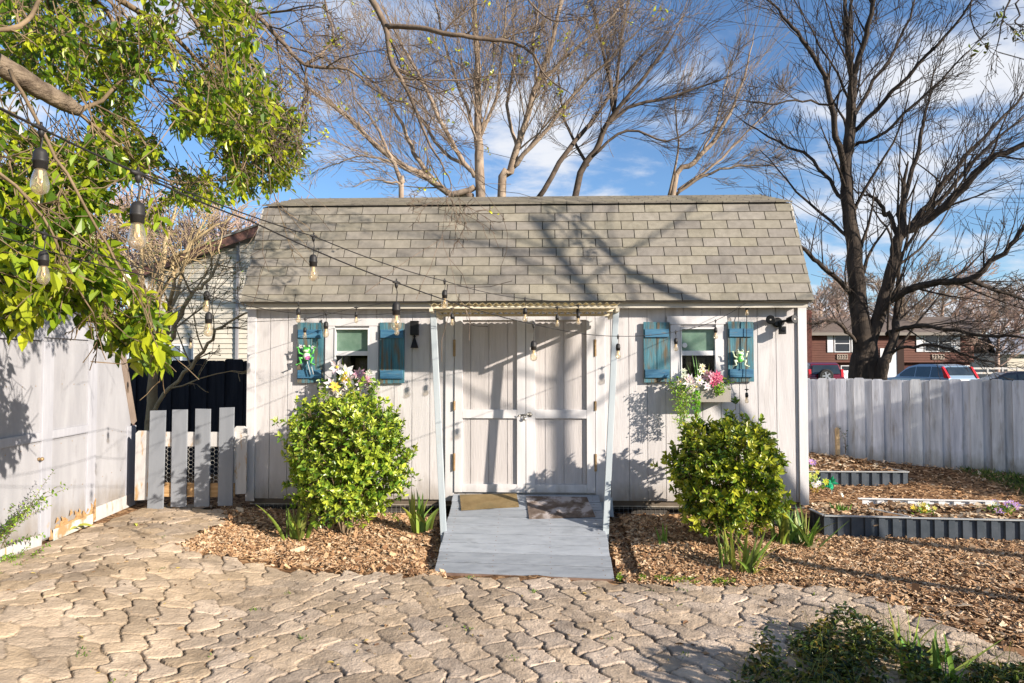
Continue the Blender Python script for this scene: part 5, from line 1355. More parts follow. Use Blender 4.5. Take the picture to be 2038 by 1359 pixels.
# golden crape myrtle behind the low pickets
b = foot(300, 9.7, 0)
PM = dict(seg=.22, wob=.17, up=.12, taper=.7, rmin=.004, kids=[0, 4, 4, 4], t0=.15, ang=(22, 60), rk=.55, lk=(.4, .75))
cm_limbs = [([(300, 725, 9.7), (312, 640, 9.7), (318, 560, 9.8), (330, 480, 9.9), (350, 410, 10)], [.05, .045, .04, .032, .016], 6, 2),
   ([(306, 735, 9.6), (290, 650, 9.7), (282, 560, 9.9), (280, 470, 10), (262, 400, 10.2)], [.05, .042, .036, .028, .016], 6, 2),
   ([(315, 725, 9.6), (350, 650, 9.6), (372, 600, 9.6), (400, 570, 9.6), (425, 545, 9.6), (440, 480, 9.8)], [.042, .036, .03, .025, .02, .01], 6, 2),
   ([(318, 720, 9.8), (335, 640, 10), (362, 540, 10.2), (390, 470, 10.3), (420, 420, 10.4)], [.036, .032, .026, .02, .012], 6, 2),
   ([(322, 640, 9.7), (345, 570, 9.4), (348, 520, 9.3), (395, 470, 9.2), (460, 430, 9.2)], [.03, .028, .024, .018, .01], 6, 2),
   ([(300, 830, 9.4), (340, 770, 9.4), (395, 715, 9.3), (430, 660, 9.3), (480, 625, 9.3), (520, 600, 9.3)], [.03, .028, .024, .02, .014, .008], 10, 2)]
cm, endsM = bare_tree('crape_myrtle', 'golden barked many stemmed shrub tree growing behind the dark end of the outbuilding', b, m_barkgold,
   [([foot(300, 9.7, 0), atd(302, 800, 9.7), atd(303, 735, 9.7)], [.09, .075, .06], 0)], cm_limbs, PM, 31, None)
rs = np.random.RandomState(41); q = [e for e in endsM if rs.rand() < .5]
P = np.array([tuple(e[0]) for e in q]); dd = np.array([tuple(e[1]) for e in q])
A, Fq = leaf_arrays(P, dd + rand_dirs(len(P), rs) * .6, rand_dirs(len(P), rs), rs.uniform(.03, .055, len(P)), rs.uniform(.015, .026, len(P)))
mk('leaves', A, Fq, m_ivy, cm, cols=leaf_cols(len(P), [(.8, .9, .8), (1.6, 1.5, 1)], rs))

# a backdrop of pinkish winter trees in the distance, each its own tree
def backdrop_proto(label, seed, bark, group):
    rg = random.Random(seed); t = thing('bare_tree', label, 'tree', (0, 0, 0), group)
    Pb = dict(seg=.8, wob=.12, up=.22, taper=.7, rmin=.016, kids=[0, 6, 6, 6, 6], t0=.2, ang=(18, 48), rk=.55, lk=(.42, .72))
    mt = MB(); mc = MB()
    pts = [V((0, 0, 0)), V((rg.uniform(-.2, .2), 0, 2)), V((rg.uniform(-.4, .4), .2, 4.4)), V((rg.uniform(-.5, .5), .1, 7))]
    mt.tube(pts, [.28, .22, .17, .10], 8)
    for j in range(9):
        u = .3 + .7 * j / 9; q = pts[1].lerp(pts[3], (u - .3) / .7); a = j * 2.4 + rg.random(); e = rg.uniform(.45, 1.1)
        grow(mc, q, V((math.cos(a) * math.cos(e), math.sin(a) * math.cos(e), math.sin(e))), rg.uniform(3.2, 5.0), .085, 3, rg, Pb)
    mt.build('trunk', bark, t, smooth=True); mc.build('crown', bark, t); return t
b1_ = backdrop_proto('hazy pinkish brown bare tree far away above the roofs', 61, m_barkpink, 'distant bare trees')
b2_ = backdrop_proto('hazy pinkish brown bare tree far away above the roofs', 62, m_barktan, 'distant bare trees')
place = [(300, 27, .8, 1), (420, 25, .85, 0), (510, 29, .8, 1), (210, 24, .8, 0), (560, 40, .9, 1), (100, 26, .9, 0), (1640, 66, 1.1, 1), (1720, 70, 1.15, 0), (1800, 64, 1.1, 1), (1870, 68, 1.15, 0),
         (1950, 72, 1.0, 1), (2030, 70, 1.05, 0), (1590, 58, .9, 0), (2100, 60, 1, 1), (1985, 56, .7, 0), (350, 34, .9, 0)]
first = [True, True]
for i, (px, d, s, k) in enumerate(place):
    src = (b1_, b2_)[k]; o = src if first[k] else copy_tree(src); first[k] = False
    p = foot(px, d, 0); o.location = p; o.scale = (s * 1.1, s * 1.1, s); o.rotation_euler = (0, 0, i * 1.3)
    side = 'left, behind the beige house' if px < 800 else 'right, behind the brown house'
    o['label'] = 'one of the distant pinkish bare trees at the ' + side; o['group'] = 'distant bare trees at the ' + side.split(',')[0]

# ------------------------------------------------------------------ leafy tree hanging in from the left
lt = thing('leafy_tree', 'broad leaved evergreen tree with a thick ridged limb, overhanging the outbuilding', 'tree', (-3.55, -5.4, 0.05))
rgl = random.Random(91)
tb_ = V((-3.55, -5.4, 0.0))
q = [tb_, V((-3.5, -5.3, 1.0)), V((-3.4, -5.0, 1.9)), atd(-220, 30, 3.3)]
p_, r_ = smooth_path(q, [.16, .14, .12, .10], 5, .01, rgl); m = MB(); m.tube(p_, r_, 14); m.build('trunk', m_barkgrey, lt, smooth=True)
m = MB(); p_, r_ = smooth_path([atd(-220, 30, 3.3), atd(-60, 105, 3.4), atd(20, 140, 3.5), atd(80, 178, 3.6), atd(130, 205, 3.7), atd(160, 222, 3.8)], [.085, .060, .053, .050, .046, .030], 5, .004, rgl); m.tube(p_, r_, 16)
m.build('limb', m_barkgrey, lt, smooth=True)
m = MB(); PL = dict(seg=.2, wob=.12, up=-.05, taper=.6, rmin=.0028, kids=[0, 5, 5, 4], t0=.15, ang=(20, 55), rk=.55, lk=(.4, .75))
endsL = []
hand = [([(160, 222, 3.8), (215, 190, 4.1), (250, 155, 4.4), (330, 160, 4.8), (420, 190, 5.3), (520, 240, 5.8)], [.020, .018, .016, .014, .012, .008]),
        ([(-40, 20, 3.2), (60, -40, 3.6), (180, -30, 4.2), (300, 40, 4.8), (400, 130, 5.4), (470, 250, 6), (520, 340, 6.2)], [.045, .04, .036, .03, .024, .016, .008]),
        ([(-60, 60, 2.9), (40, 50, 3.0), (75, 0, 3.1), (90, -60, 3.2)], [.018, .017, .014, .012]),
        ([(20, 140, 3.4), (80, 250, 3.2), (150, 380, 3.2), (230, 520, 3.4), (300, 640, 3.6)], [.016, .013, .011, .009, .004]),
        ([(130, 205, 3.7), (250, 300, 4.2), (330, 360, 4.6), (430, 360, 5.4)], [.018, .014, .011, .006]),
        ([(-60, 300, 3), (60, 400, 3), (140, 540, 3.1), (190, 640, 3.3)], [.014, .011, .008, .004]),
        ([(100, -50, 4), (210, 20, 4.5), (240, 120, 4.6), (245, 240, 4.6), (270, 330, 4.6)], [.03, .024, .018, .012, .006]),
        ([(330, -60, 5.5), (400, 60, 5.6), (500, 130, 6), (590, 200, 6.4)], [.03, .024, .016, .007])]
for pts_, rr in hand: limb(m, pts_, [q * .62 for q in rr], PL, 1, 7, rgl, (.12, .28), .1, endsL, .006, 7)
m.build('branches', m_twig, lt, smooth=True)
regs = [   # photo outline, depth range, number of sprigs, leaf length
  ([(-40, -40), (490, -40), (505, 110), (560, 200), (520, 300), (420, 250), (330, 330), (200, 330), (100, 250), (-40, 140)], (4.0, 6.2), 1000, .064),
  ([(430, 140), (520, 190), (608, 235), (602, 330), (560, 368), (505, 388), (430, 350), (400, 250)], (5.6, 6.8), 560, .056),
  ([(290, 250), (440, 190), (490, 380), (390, 405), (330, 445), (250, 430)], (4.8, 6.2), 230, .062),
  ([(-40, 230), (120, 260), (330, 340), (360, 420), (300, 450), (230, 420), (120, 420), (-40, 420)], (3.6, 5.2), 330, .074),
  ([(-40, 400), (140, 400), (230, 520), (300, 590), (330, 705), (265, 680), (190, 625), (120, 610), (-40, 640)], (3.5, 4.9), 330, .094),
  ([(-40, 330), (100, 380), (130, 560), (60, 640), (-40, 640)], (3.0, 4.2), 70, .095),
  ([(180, 560), (280, 600), (325, 700), (290, 715), (200, 650)], (3.6, 4.8), 70, .094)]
rs = np.random.RandomState(55); PP = []; DD = []; NN = []; LL = []; stems = MB(); HU = []
for poly, (d0, d1), n, ll in regs:
    pl = np.array(poly, float); k = 0
    while k < n:
        x = rs.uniform(pl[:, 0].min(), pl[:, 0].max()); y = rs.uniform(pl[:, 1].min(), pl[:, 1].max())
        if not inside(pl, np.array(x), np.array(y)): continue
        if value_noise(np.array([x + 900.]), np.array([y + 900.]), 71, 75)[0] < -.19: k += .25; continue
        k += 1
        d = rs.uniform(d0, d1); p = atd(x, y, d)
        dr = V((rs.randn() * .6 + .35, rs.randn() * .6, -.55 + rs.randn() * .35)).normalized(); ln = rs.uniform(.12, .30)
        start = p - dr * ln * .5; end = p + dr * ln * .5
        stems.tube([start - dr * ln * .7 + V((0, 0, .05)), start, (start + end) / 2 + V((0, 0, .012)), end], [.0035, .003, .0025, .0015], 3, False)
        nl = rs.randint(5, 10); side = dr.orthogonal().normalized()
        hue = rs.rand()
        for j in range(nl):
            t = (j + .5) / nl; b_ = start.lerp(end, t); a = j * 2.4 + rs.rand()
            s_ = (Matrix.Rotation(a, 3, dr) @ side)
            dl_ = (dr * .7 + s_ * .8 + V((0, 0, -.25))).normalized()
            PP.append(tuple(b_)); DD.append(tuple(dl_)); nn_ = V((0, 0, 1)) + V(rs.randn(3) * .45); NN.append(tuple(nn_)); LL.append(ll * rs.uniform(.65, 1.25)); HU.append(hue)
PP = np.array(PP); LL = np.array(LL); HU = np.array(HU)
A, Fq = leaf_arrays(PP, np.array(DD), np.array(NN), LL, LL * rs.uniform(.44, .58, len(LL)), .18, .18)
pal = np.array([(.38, .50, .5), (1.05, 1.05, .8), (1.9, 1.5, 1.0)])
ci = np.clip((HU * 3 + rs.randn(len(HU)) * .5).astype(int), 0, 2); cl = pal[ci] * (1 + (rs.rand(len(HU), 1) - .5) * .4)
mk('leaves', A, Fq, m_leaf, lt, cols=np.repeat(np.hstack([cl, np.ones((len(cl), 1))]), 6, 0))
stems.build('twigs', m_twig, lt)
# bits of pale blossom among the leaves
rs = np.random.RandomState(56); n = 700; ix = rs.choice(len(PP), n); A, Fq = leaf_arrays(PP[ix] + rs.randn(n, 3) * .02, rand_dirs(n, rs), rand_dirs(n, rs), rs.uniform(.012, .022, n), rs.uniform(.008, .014, n))
mk('foliage', A, Fq, m_leaf, lt, cols=leaf_cols(n, [(2.6, 2.0, 1.8), (2.2, 1.4, 1.4)], rs))

# bare branches of a nearer tree dropping in front of the roof
ob = V((-2.6, -9.2, 0))
rgo = random.Random(93)
on = thing('bare_tree', 'near bare tree whose long thin branches hang down in front of the roof', 'tree', ob, 'near bare trees overhead')
m = MB(); p_, r_ = smooth_path([ob, ob + V((.1, .2, 2.2)), ob + V((.3, .8, 4.4)), V((-2.0, -6.8, 6.4)), V((-1.6, -4.5, 6.9))], [.22, .19, .16, .12, .09], 5, .02, rgo); m.tube(p_, r_, 12); m.build('trunk', m_barktan, on, smooth=True)
m = MB(); PO = dict(seg=.15, wob=.17, up=-.10, taper=.7, rmin=.0024, kids=[0, 6, 5, 4], t0=.1, ang=(25, 62), rk=.5, lk=(.38, .7))
e_ = V((-1.6, -4.5, 6.9)); endsO = []
for W0, px_, rr, kd in ((e_, [(700, -120, 5.9), (742, 0, 6), (768, 52, 6), (778, 120, 6), (798, 155, 6), (822, 205, 6), (850, 275, 5.9), (880, 330, 5.8), (898, 365, 5.8), (888, 405, 5.7)], [.07, .040, .034, .031, .026, .022, .017, .013, .009, .006, .003], 12),
                        (None, [(768, 52, 6), (830, 55, 5.9), (900, 68, 5.8), (970, 78, 5.8), (1020, 85, 5.8), (1062, 110, 5.7), (1085, 150, 5.7), (1140, 190, 5.6)], [.028, .026, .024, .021, .017, .012, .008, .004], 12),
                        (e_, [(380, -140, 5.4), (470, -10, 5.4), (520, 40, 5.4), (560, 80, 5.4), (608, 128, 5.4), (690, 138, 5.4), (740, 175, 5.5), (790, 200, 5.5)], [.06, .03, .026, .023, .020, .017, .012, .007, .004], 14),
                        (None, [(608, 128, 5.4), (608, 180, 5.4), (600, 240, 5.3), (592, 290, 5.3)], [.010, .008, .005, .003], 8),
                        (None, [(608, 128, 5.4), (650, 95, 5.5), (665, 70, 5.6), (650, 20, 5.7), (640, -40, 5.8)], [.013, .012, .011, .010, .009], 8),
                        (e_, [(420, -100, 5.2), (488, 60, 5.2), (498, 130, 5.2), (505, 200, 5.2), (520, 260, 5.2)], [.05, .014, .011, .008, .005, .003], 8),
                        (e_, [(1040, -160, 6.2), (1045, -20, 6.2), (1100, 40, 6.1), (1180, 30, 6), (1230, 20, 6)], [.05, .014, .012, .008, .004, .003], 8),
                        (None, [(798, 155, 6), (900, 160, 6), (980, 150, 6.1), (1060, 145, 6.2)], [.010, .008, .006, .003], 8)):
    W = [atd(*z) for z in px_]
    if W0 is not None: W = [W0] + W
    limb(m, None, [q_ * .85 for q_ in rr[:len(W)]], PO, 2, kd, rgo, (.07, .2), .25, endsO, .006, 7, world=W)
m.build('branches', M('brown_branch_bark', (.10, .072, .052), (.22, .165, .12), 8, .9, .6, 30), on, smooth=True)
buds(endsO, 60, on, 5, [(3, 2.2, 2), (2.4, 1.7, 1.6)], .035)
o2 = V((8.3, -3.3, -.1)); rgo = random.Random(95)
# twig ends with seed pods hanging in at the top right corner
on2 = thing('bare_tree', 'dark twigs with dry seed clusters hanging in at the top right corner', 'tree', o2, 'near bare trees overhead')
m = MB(); p_, r_ = smooth_path([o2, o2 + V((-.2, .0, 2.0)), o2 + V((-.9, -.1, 3.6)), V((6.2, -3.4, 5.0))], [.12, .085, .075, .05], 5, .006, rgo); m.tube(p_, r_, 10); m.build('trunk', m_barkdark, on2, smooth=True)
m = MB(); eo = []
for px_, rr in (([(2060, -90, 5.6), (2010, 0, 5.6), (1995, 40, 5.6), (1985, 90, 5.6), (1975, 112, 5.6)], [.02, .010, .008, .006, .004, .002]), ([(1960, -120, 5.7), (1933, 0, 5.7), (1936, 50, 5.7), (1955, 85, 5.7)], [.02, .008, .006, .005, .003, .002]), ([(2100, -40, 5.5), (2030, 30, 5.5), (2020, 45, 5.5), (2040, 55, 5.5)], [.02, .007, .006, .005, .004])):
    limb(m, None, rr, PO, 1, 4, rgo, (.05, .1), .5, eo, .004, 6, world=[V((6.2, -3.4, 5.0))] + [atd(*z) for z in px_])
m.build('branches', m_barkdark, on2, smooth=True)
rs = np.random.RandomState(58); cs = [atd(1955, 90, 5.7), atd(1992, 30, 5.6), atd(2025, 72, 5.5)]
P = np.array([tuple(c + V(rs.randn(3) * .035)) for c in cs for _ in range(14)]); A, Fq = leaf_arrays(P, rand_dirs(len(P), rs), rand_dirs(len(P), rs), rs.uniform(.03, .06, len(P)), rs.uniform(.015, .03, len(P)))
mk('foliage', A, Fq, m_ivy, on2, cols=leaf_cols(len(P), [(2.2, 1.1, .8), (.4, .3, .4), (2.6, 2, 1)], rs))

# trees outside the frame towards the sun, whose shadows fall on roof, doors and fence
def shade_tree(base, h, r, label, seed, n, spread, P):
    rg = random.Random(seed); t = thing('shade_tree', label, 'tree', base, 'trees standing out of frame')
    b = V(base); pts, rd = smooth_path([b, b + V((.06, 0, h * .35)), b + V((-.1, .05, h * .7)), b + V((.15, 0, h))], [r * 1.35, r * 1.05, r * .85, r * .6], 5, .01, rg)
    m = MB(); m.tube(pts, rd, 12); m.build('trunk', m_barktan, t, smooth=True); m = MB()
    for j in range(n):
        u = .62 + .38 * (j + rg.random() * .6) / n; i = int(u * (len(pts) - 1)); a = j * 2.2 + rg.random(); e = rg.uniform(.4, 1.0)
        grow(m, pts[i], V((math.cos(a) * math.cos(e), math.sin(a) * math.cos(e), math.sin(e))), spread * rg.uniform(.6, 1.2), r * .38, 2, rg, P)
    m.build('crown', m_barktan, t); return t
PS = dict(seg=.5, wob=.11, up=.15, taper=.7, rmin=.005, kids=[0, 3, 3, 3], t0=.25, ang=(25, 55), rk=.45, lk=(.4, .7))
T1 = at(985, 800, 0); T2 = at(1118, 700, 0)
dirs_ = V((1.46, -.95, 0))
p = T2 + dirs_ * 5.6; shade_tree((p.x, p.y, -.1), 7.4, .065, 'tall bare tree far to the right of the camera, out of frame', 72, 13, 2.3, PS)
# unseen dense evergreen, added and shaped to shade the right part of the fence
EX = V((4.278, 3.236, 0)) + fd * 7.0 + fn * .5
rs = np.random.RandomState(81); eg = thing('added_shade_evergreen', 'dense evergreen tree added beyond the right side of the frame to shade the fence', 'tree', (EX.x, EX.y, 0), 'trees standing out of frame')
m = MB(); m.tube([(EX.x, EX.y, -.1), (EX.x, EX.y, 2.4)], [.16, .08], 8); m.build('trunk', m_barkdark, eg)
n = 9000; u = rand_dirs(n, rs); rr = rs.rand(n) ** .4; bump = 1 + .25 * np.sin(u[:, 0] * 7 + 1) * np.sin(u[:, 2] * 6)
P = np.stack([EX.x + u[:, 0] * rr * 1.25 * bump, EX.y + u[:, 1] * rr * .85 * bump, 1.55 + u[:, 2] * rr * 1.5 * bump], 1)
A, Fq = leaf_arrays(P, rand_dirs(n, rs), rand_dirs(n, rs), rs.uniform(.10, .2, n), rs.uniform(.06, .12, n)); mk('foliage', A, Fq, m_leaf, eg, cols=leaf_cols(n, [(.5, .6, .5), (.8, .8, .6)], rs))

rs = np.random.RandomState(82); oc = V((2.95, -4.75, 0)); os_ = thing('added_shade_shrub', 'low evergreen shrub added outside the right edge to shade the ground cover', 'shrub', (oc.x, oc.y, -.17), 'trees standing out of frame')  # unseen shrub, added to throw shade on the right foreground
m = MB(); m.tube([(oc.x, oc.y, -.2), (oc.x, oc.y, .7)], [.05, .02], 6); m.build('trunk', m_barkdark, os_)
n = 2600; u = rand_dirs(n, rs); rr = rs.rand(n) ** .4; P = np.stack([oc.x + u[:, 0] * rr * .62, oc.y + u[:, 1] * rr * .62, .30 + u[:, 2] * rr * .52], 1)
A, Fq = leaf_arrays(P, rand_dirs(n, rs), rand_dirs(n, rs), rs.uniform(.05, .09, n), rs.uniform(.03, .05, n)); mk('foliage', A, Fq, m_ivy, os_, cols=leaf_cols(n, [(.6, .8, .6), (1, 1, .8)], rs))
# ------------------------------------------------------------------ clipped bushes
def bush(name, label, c, rad, n, pal, seed, leaf, group, mat=None):
    rs = np.random.RandomState(seed); c = V(c); root = thing(name, label, 'bush', (c.x, c.y, float(g(c.x, c.y))), group)
    gz = float(g(c.x, c.y)); st = MB(); P = []; Dd = []; Nn = []; Lf = []; br = []
    for k in range(n):
        u = rs.randn(3); u /= np.linalg.norm(u)
        ph = math.atan2(u[1], u[0])
        lump = 1 + .13 * math.sin(3 * ph + seed) * math.cos(2.3 * u[2] + seed) + .09 * math.sin(6 * ph + 5 * u[2] + seed) + .06 * math.sin(11 * u[2] + 4 * ph) + rs.randn() * .05
        rr = (rs.rand() ** .16) if rs.rand() < .88 else rs.rand() ** .5
        if math.sin(4 * ph + seed) * math.sin(5 * u[2] + 2 * seed) > .62 and rs.rand() < .75: continue
        if rs.rand() < .05: lump *= 1.24
        bx = (abs(u[0]) ** 3 + abs(u[1]) ** 3 + abs(u[2]) ** 3) ** (-1 / 3.); lump *= (.35 + .65 * bx) * .95
        p = c + V((u[0] * rad[0] * rr * lump, u[1] * rad[1] * rr * lump, u[2] * rad[2] * rr * lump))
        if p.z < gz + .04: continue
        if p.y > -.05: p.y = -.05 - rs.rand() * .05
        out = V(((p.x - c.x) / rad[0], (p.y - c.y) / rad[1], (p.z - c.z) / rad[2] + .35)).normalized()
        dr = (out + V(rs.randn(3) * .35) + V((0, 0, .3))).normalized(); ln = rs.uniform(.05, .10)
        e = p + dr * ln; st.tube([p - dr * ln * .8, p, e], [.003, .0025, .0015], 3, False)
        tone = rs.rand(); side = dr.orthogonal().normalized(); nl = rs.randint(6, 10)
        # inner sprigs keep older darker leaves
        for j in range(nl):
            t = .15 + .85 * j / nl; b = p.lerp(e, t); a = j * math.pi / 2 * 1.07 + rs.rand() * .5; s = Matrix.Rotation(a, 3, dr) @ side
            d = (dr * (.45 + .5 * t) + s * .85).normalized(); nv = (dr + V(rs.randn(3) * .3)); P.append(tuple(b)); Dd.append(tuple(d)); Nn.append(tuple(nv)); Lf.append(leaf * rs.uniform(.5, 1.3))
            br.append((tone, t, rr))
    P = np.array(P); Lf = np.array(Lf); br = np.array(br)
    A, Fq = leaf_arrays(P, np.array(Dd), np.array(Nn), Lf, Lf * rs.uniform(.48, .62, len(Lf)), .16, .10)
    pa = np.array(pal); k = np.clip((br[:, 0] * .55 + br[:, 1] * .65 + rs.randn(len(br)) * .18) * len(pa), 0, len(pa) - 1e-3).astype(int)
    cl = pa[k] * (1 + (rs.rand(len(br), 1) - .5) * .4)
    mk('foliage', A, Fq, mat or m_bushleaf, root, cols=np.repeat(np.hstack([cl, np.ones((len(cl), 1))]), 6, 0))
    for k in range(9):
        a = rs.rand() * 6.28; r0 = rs.uniform(.02, .09); ux = V((math.cos(a), math.sin(a), 0)); b = V((c.x, c.y, gz)) + ux * r0
        pts = [b, b + V((ux.x * .08, ux.y * .08, .25)), V((c.x + ux.x * rad[0] * .4, c.y + ux.y * rad[1] * .4, c.z - rad[2] * .1)), V((c.x + ux.x * rad[0] * .6, c.y + ux.y * rad[1] * .6, c.z + rad[2] * rs.uniform(.1, .5)))]
        pp, rd = smooth_path(pts, [.013, .011, .008, .004], 3, .01, random.Random(k + seed)); st.tube(pp, rd, 5, False)
    st.build('stems', m_twig, root); return root
dB = 6.95; pc = atd(688, 908, dB); sc_ = dB / F
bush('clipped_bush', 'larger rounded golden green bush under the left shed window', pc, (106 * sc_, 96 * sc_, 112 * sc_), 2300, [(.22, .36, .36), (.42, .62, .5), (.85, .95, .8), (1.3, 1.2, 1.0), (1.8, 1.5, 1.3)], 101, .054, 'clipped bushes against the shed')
dB = 6.62; pc = atd(1446, 946, dB); sc_ = dB / F
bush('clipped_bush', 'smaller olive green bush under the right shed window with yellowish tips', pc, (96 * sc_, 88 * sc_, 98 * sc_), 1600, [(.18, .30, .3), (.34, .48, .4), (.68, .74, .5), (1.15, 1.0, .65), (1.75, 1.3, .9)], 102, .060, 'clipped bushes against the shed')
# wooden block at the foot of the larger bush
p = atg(662, 1040); mb = MB(); mb.obox(p + V((.02, 0, .03)), V((.19, .015, 0)), V((-.006, .10, .01)), V((0, 0, .04))); mb.obox(p + V((.16, .05, .04)), V((.10, .03, 0)), V((-.02, .06, 0)), V((0, 0, .035)))
tag(mb.build('stone_edging', M('old_grey_block', (.12, .10, .075), (.22, .19, .15), 6, .95, .6, 30), org=p, bevel=.008), 'two old grey edging blocks at the foot of the left bush', 'edging stone')

# ------------------------------------------------------------------ iris clumps and other small plants
def blades(name, label, base, n, hmin, hmax, wd, spread, seed, cat='plant', group=None, droop=.35, pal=None, mat=None):
    rs = np.random.RandomState(seed); b = V(base); mb = MB(); pal = pal or [(.7, .85, .8), (1, 1, .9), (1.35, 1.2, 1), (1.7, 1.4, 1.1)]
    root = None
    for k in range(n):
        a = rs.uniform(0, 6.28); lean = abs(rs.randn()) * spread; h = rs.uniform(hmin, hmax); ux = V((math.cos(a), math.sin(a), 0))
        p0 = b + V((rs.randn() * .045, rs.randn() * .035, -.01)); tw = rs.uniform(0, 6.28); sd = V((math.cos(tw), math.sin(tw) * .5, 0)).normalized()
        w_ = wd * rs.uniform(.6, 1.15); dp = droop * rs.rand() ** 2; mb.col = (*[c * rs.uniform(.8, 1.2) for c in pal[rs.randint(len(pal))]], 1)
        L_ = []; Rr = []; Mm = []
        for i in range(8):
            t = i / 7; q = p0 + ux * (lean * h * t + dp * h * t * t * 1.4) + V((0, 0, h * t * (1 - dp * t * 1.1)))
            ww = w_ * (1 - t ** 2.4) * (.55 + .45 * min(1, t * 4)); L_.append(q - sd * ww / 2); Rr.append(q + sd * ww / 2); Mm.append(q + sd.cross(V((0, 0, 1))) * ww * .18)
        vs = L_ + Mm + Rr; mb.add(vs, [(i, 8 + i, 9 + i, i + 1) for i in range(7)] + [(8 + i, 16 + i, 17 + i, 9 + i) for i in range(7)])
    o = mb.build(name, mat or m_iris, org=b, smooth=True); tag(o, label, cat, group); return o
GI = 'iris clumps in the wood chips'
blades('iris_plant', 'pale green iris clump in the chips before the large left bush', atg(592, 1078), 24, .28, .52, .05, .30, 1, group=GI)
blades('iris_plant', 'broad bladed iris clump close beside the left edge of the ramp', atg(838, 1062), 24, .26, .50, .06, .28, 2, group=GI)
blades('iris_plant', 'slim upright iris fan standing left of the bright clump before the right bush', atg(1447, 1128), 8, .26, .48, .034, .22, 3, group=GI)
blades('iris_plant', 'bright arching iris clump in front of the smaller right bush', atg(1488, 1142), 21, .28, .50, .05, .34, 4, group=GI, droop=.5)
blades('iris_plant', 'darker iris clump between right bush and corrugated bed, left of two', atg(1558, 1085), 22, .28, .52, .05, .28, 5, group=GI, pal=[(.45, .62, .6), (.7, .85, .8), (1, 1, .9)])
blades('iris_plant', 'spreading iris clump touching the corner of the corrugated raised bed', atg(1605, 1090), 24, .28, .52, .05, .50, 6, group=GI, droop=.5, pal=[(.45, .62, .6), (.8, .9, .8), (1.3, 1.2, 1)])
blades('iris_plant', 'single small upright iris shoot right of the ramp', atg(1312, 1085), 5, .15, .27, .032, .10, 7, group=GI, pal=[(.7, .85, .7), (1, 1, .8)])
def sprig_plant(name, label, base, stems_, h, leaf, seed, lean=.25, cat='plant', pal=None, per=22, group=None, bias=V((0, 0, 0)), mat=None):
    rs = np.random.RandomState(seed); b = V(base); root = thing(name, label, cat, b, group); st = MB(); P = []; Dd = []; Lf = []
    for k in range(stems_):
        a = rs.rand() * 6.28; hh = h * rs.uniform(.55, 1); d = V((math.cos(a) * lean * rs.uniform(.3, 1.3), math.sin(a) * lean * rs.uniform(.3, 1), 1)) + bias; d.normalize()
        pts = [b + V((rs.randn() * .02, rs.randn() * .02, 0))]
        for i in range(6): d = (d + V(rs.randn(3) * .08) + V((d.x * .12, d.y * .12, -.06))).normalized(); pts.append(pts[-1] + d * hh / 6)
        st.tube(pts, [.004, .0036, .003, .0026, .002, .0016, .001], 4, False)
        for j in range(per):
            t = .15 + .85 * j / per; f = t * 6; i = min(int(f), 5); q = pts[i].lerp(pts[i + 1], f - i); dd = (pts[i + 1] - pts[i]).normalized(); s = Matrix.Rotation(j * 2.5, 3, dd) @ dd.orthogonal().normalized()
            P.append(tuple(q)); Dd.append(tuple((s + dd * .35))); Lf.append(leaf * rs.uniform(.6, 1.2))
    Lf = np.array(Lf); n = len(Lf); A, Fq = leaf_arrays(np.array(P), np.array(Dd), np.tile([0, 0, 1.], (n, 1)) + rs.randn(n, 3) * .3, Lf, Lf * .5, .15, .1)
    mk('leaves', A, Fq, mat or m_bushleaf, root, cols=leaf_cols(n, pal or [(.5, .7, .6), (.8, .95, .8), (1.1, 1.1, .9)], rs)); st.build('stems', m_twig, root); return root
sprig_plant('tall_weed', 'thin tall leafy weed against the wall left of the canopy post', atg(823, 1022), 4, .62, .040, 201, .10, per=16)
sprig_plant('tall_weed', 'thin leafy sprig against the shed wall near its right corner', atg(1562, 1020), 3, .75, .045, 202, .10, per=9)
b = onplane(-30, 1128, V((0, 0, .02)), V((0, 0, 1)))
sprig_plant('arching_shrub', 'small leaved shrub with arching sprays in front of the outbuilding', b, 34, .9, .034, 203, .5, 'shrub', per=40, bias=V((.15, 0, .2)), pal=[(.4, .55, .5), (.75, .9, .8), (1.2, 1.2, 1)])
sprig_plant('creeping_weed', 'low creeping weed at the foot of the outbuilding wall', onplane(40, 1120, V((0, 0, .04)), V((0, 0, 1))), 16, .22, .028, 204, 1.6, per=16, pal=[(.6, .85, .6), (1, 1.1, .8)])
sprig_plant('creeping_weed', 'low weed patch in the bottom left paving joint', onplane(6, 1142, V((0, 0, .03)), V((0, 0, 1))), 12, .2, .026, 205, 1.8, per=14, pal=[(.5, .7, .5), (1, 1.1, .8)])
sprig_plant('fence_seedling', 'dark small seedling beside the pine stake at the fence', onplane(1683, 897, V((f0.x, f0.y, 0)) + fn * .08, fn) + V((0, 0, -.05)), 2, .5, .05, 206, .08, per=11, pal=[(.2, .3, .3)])
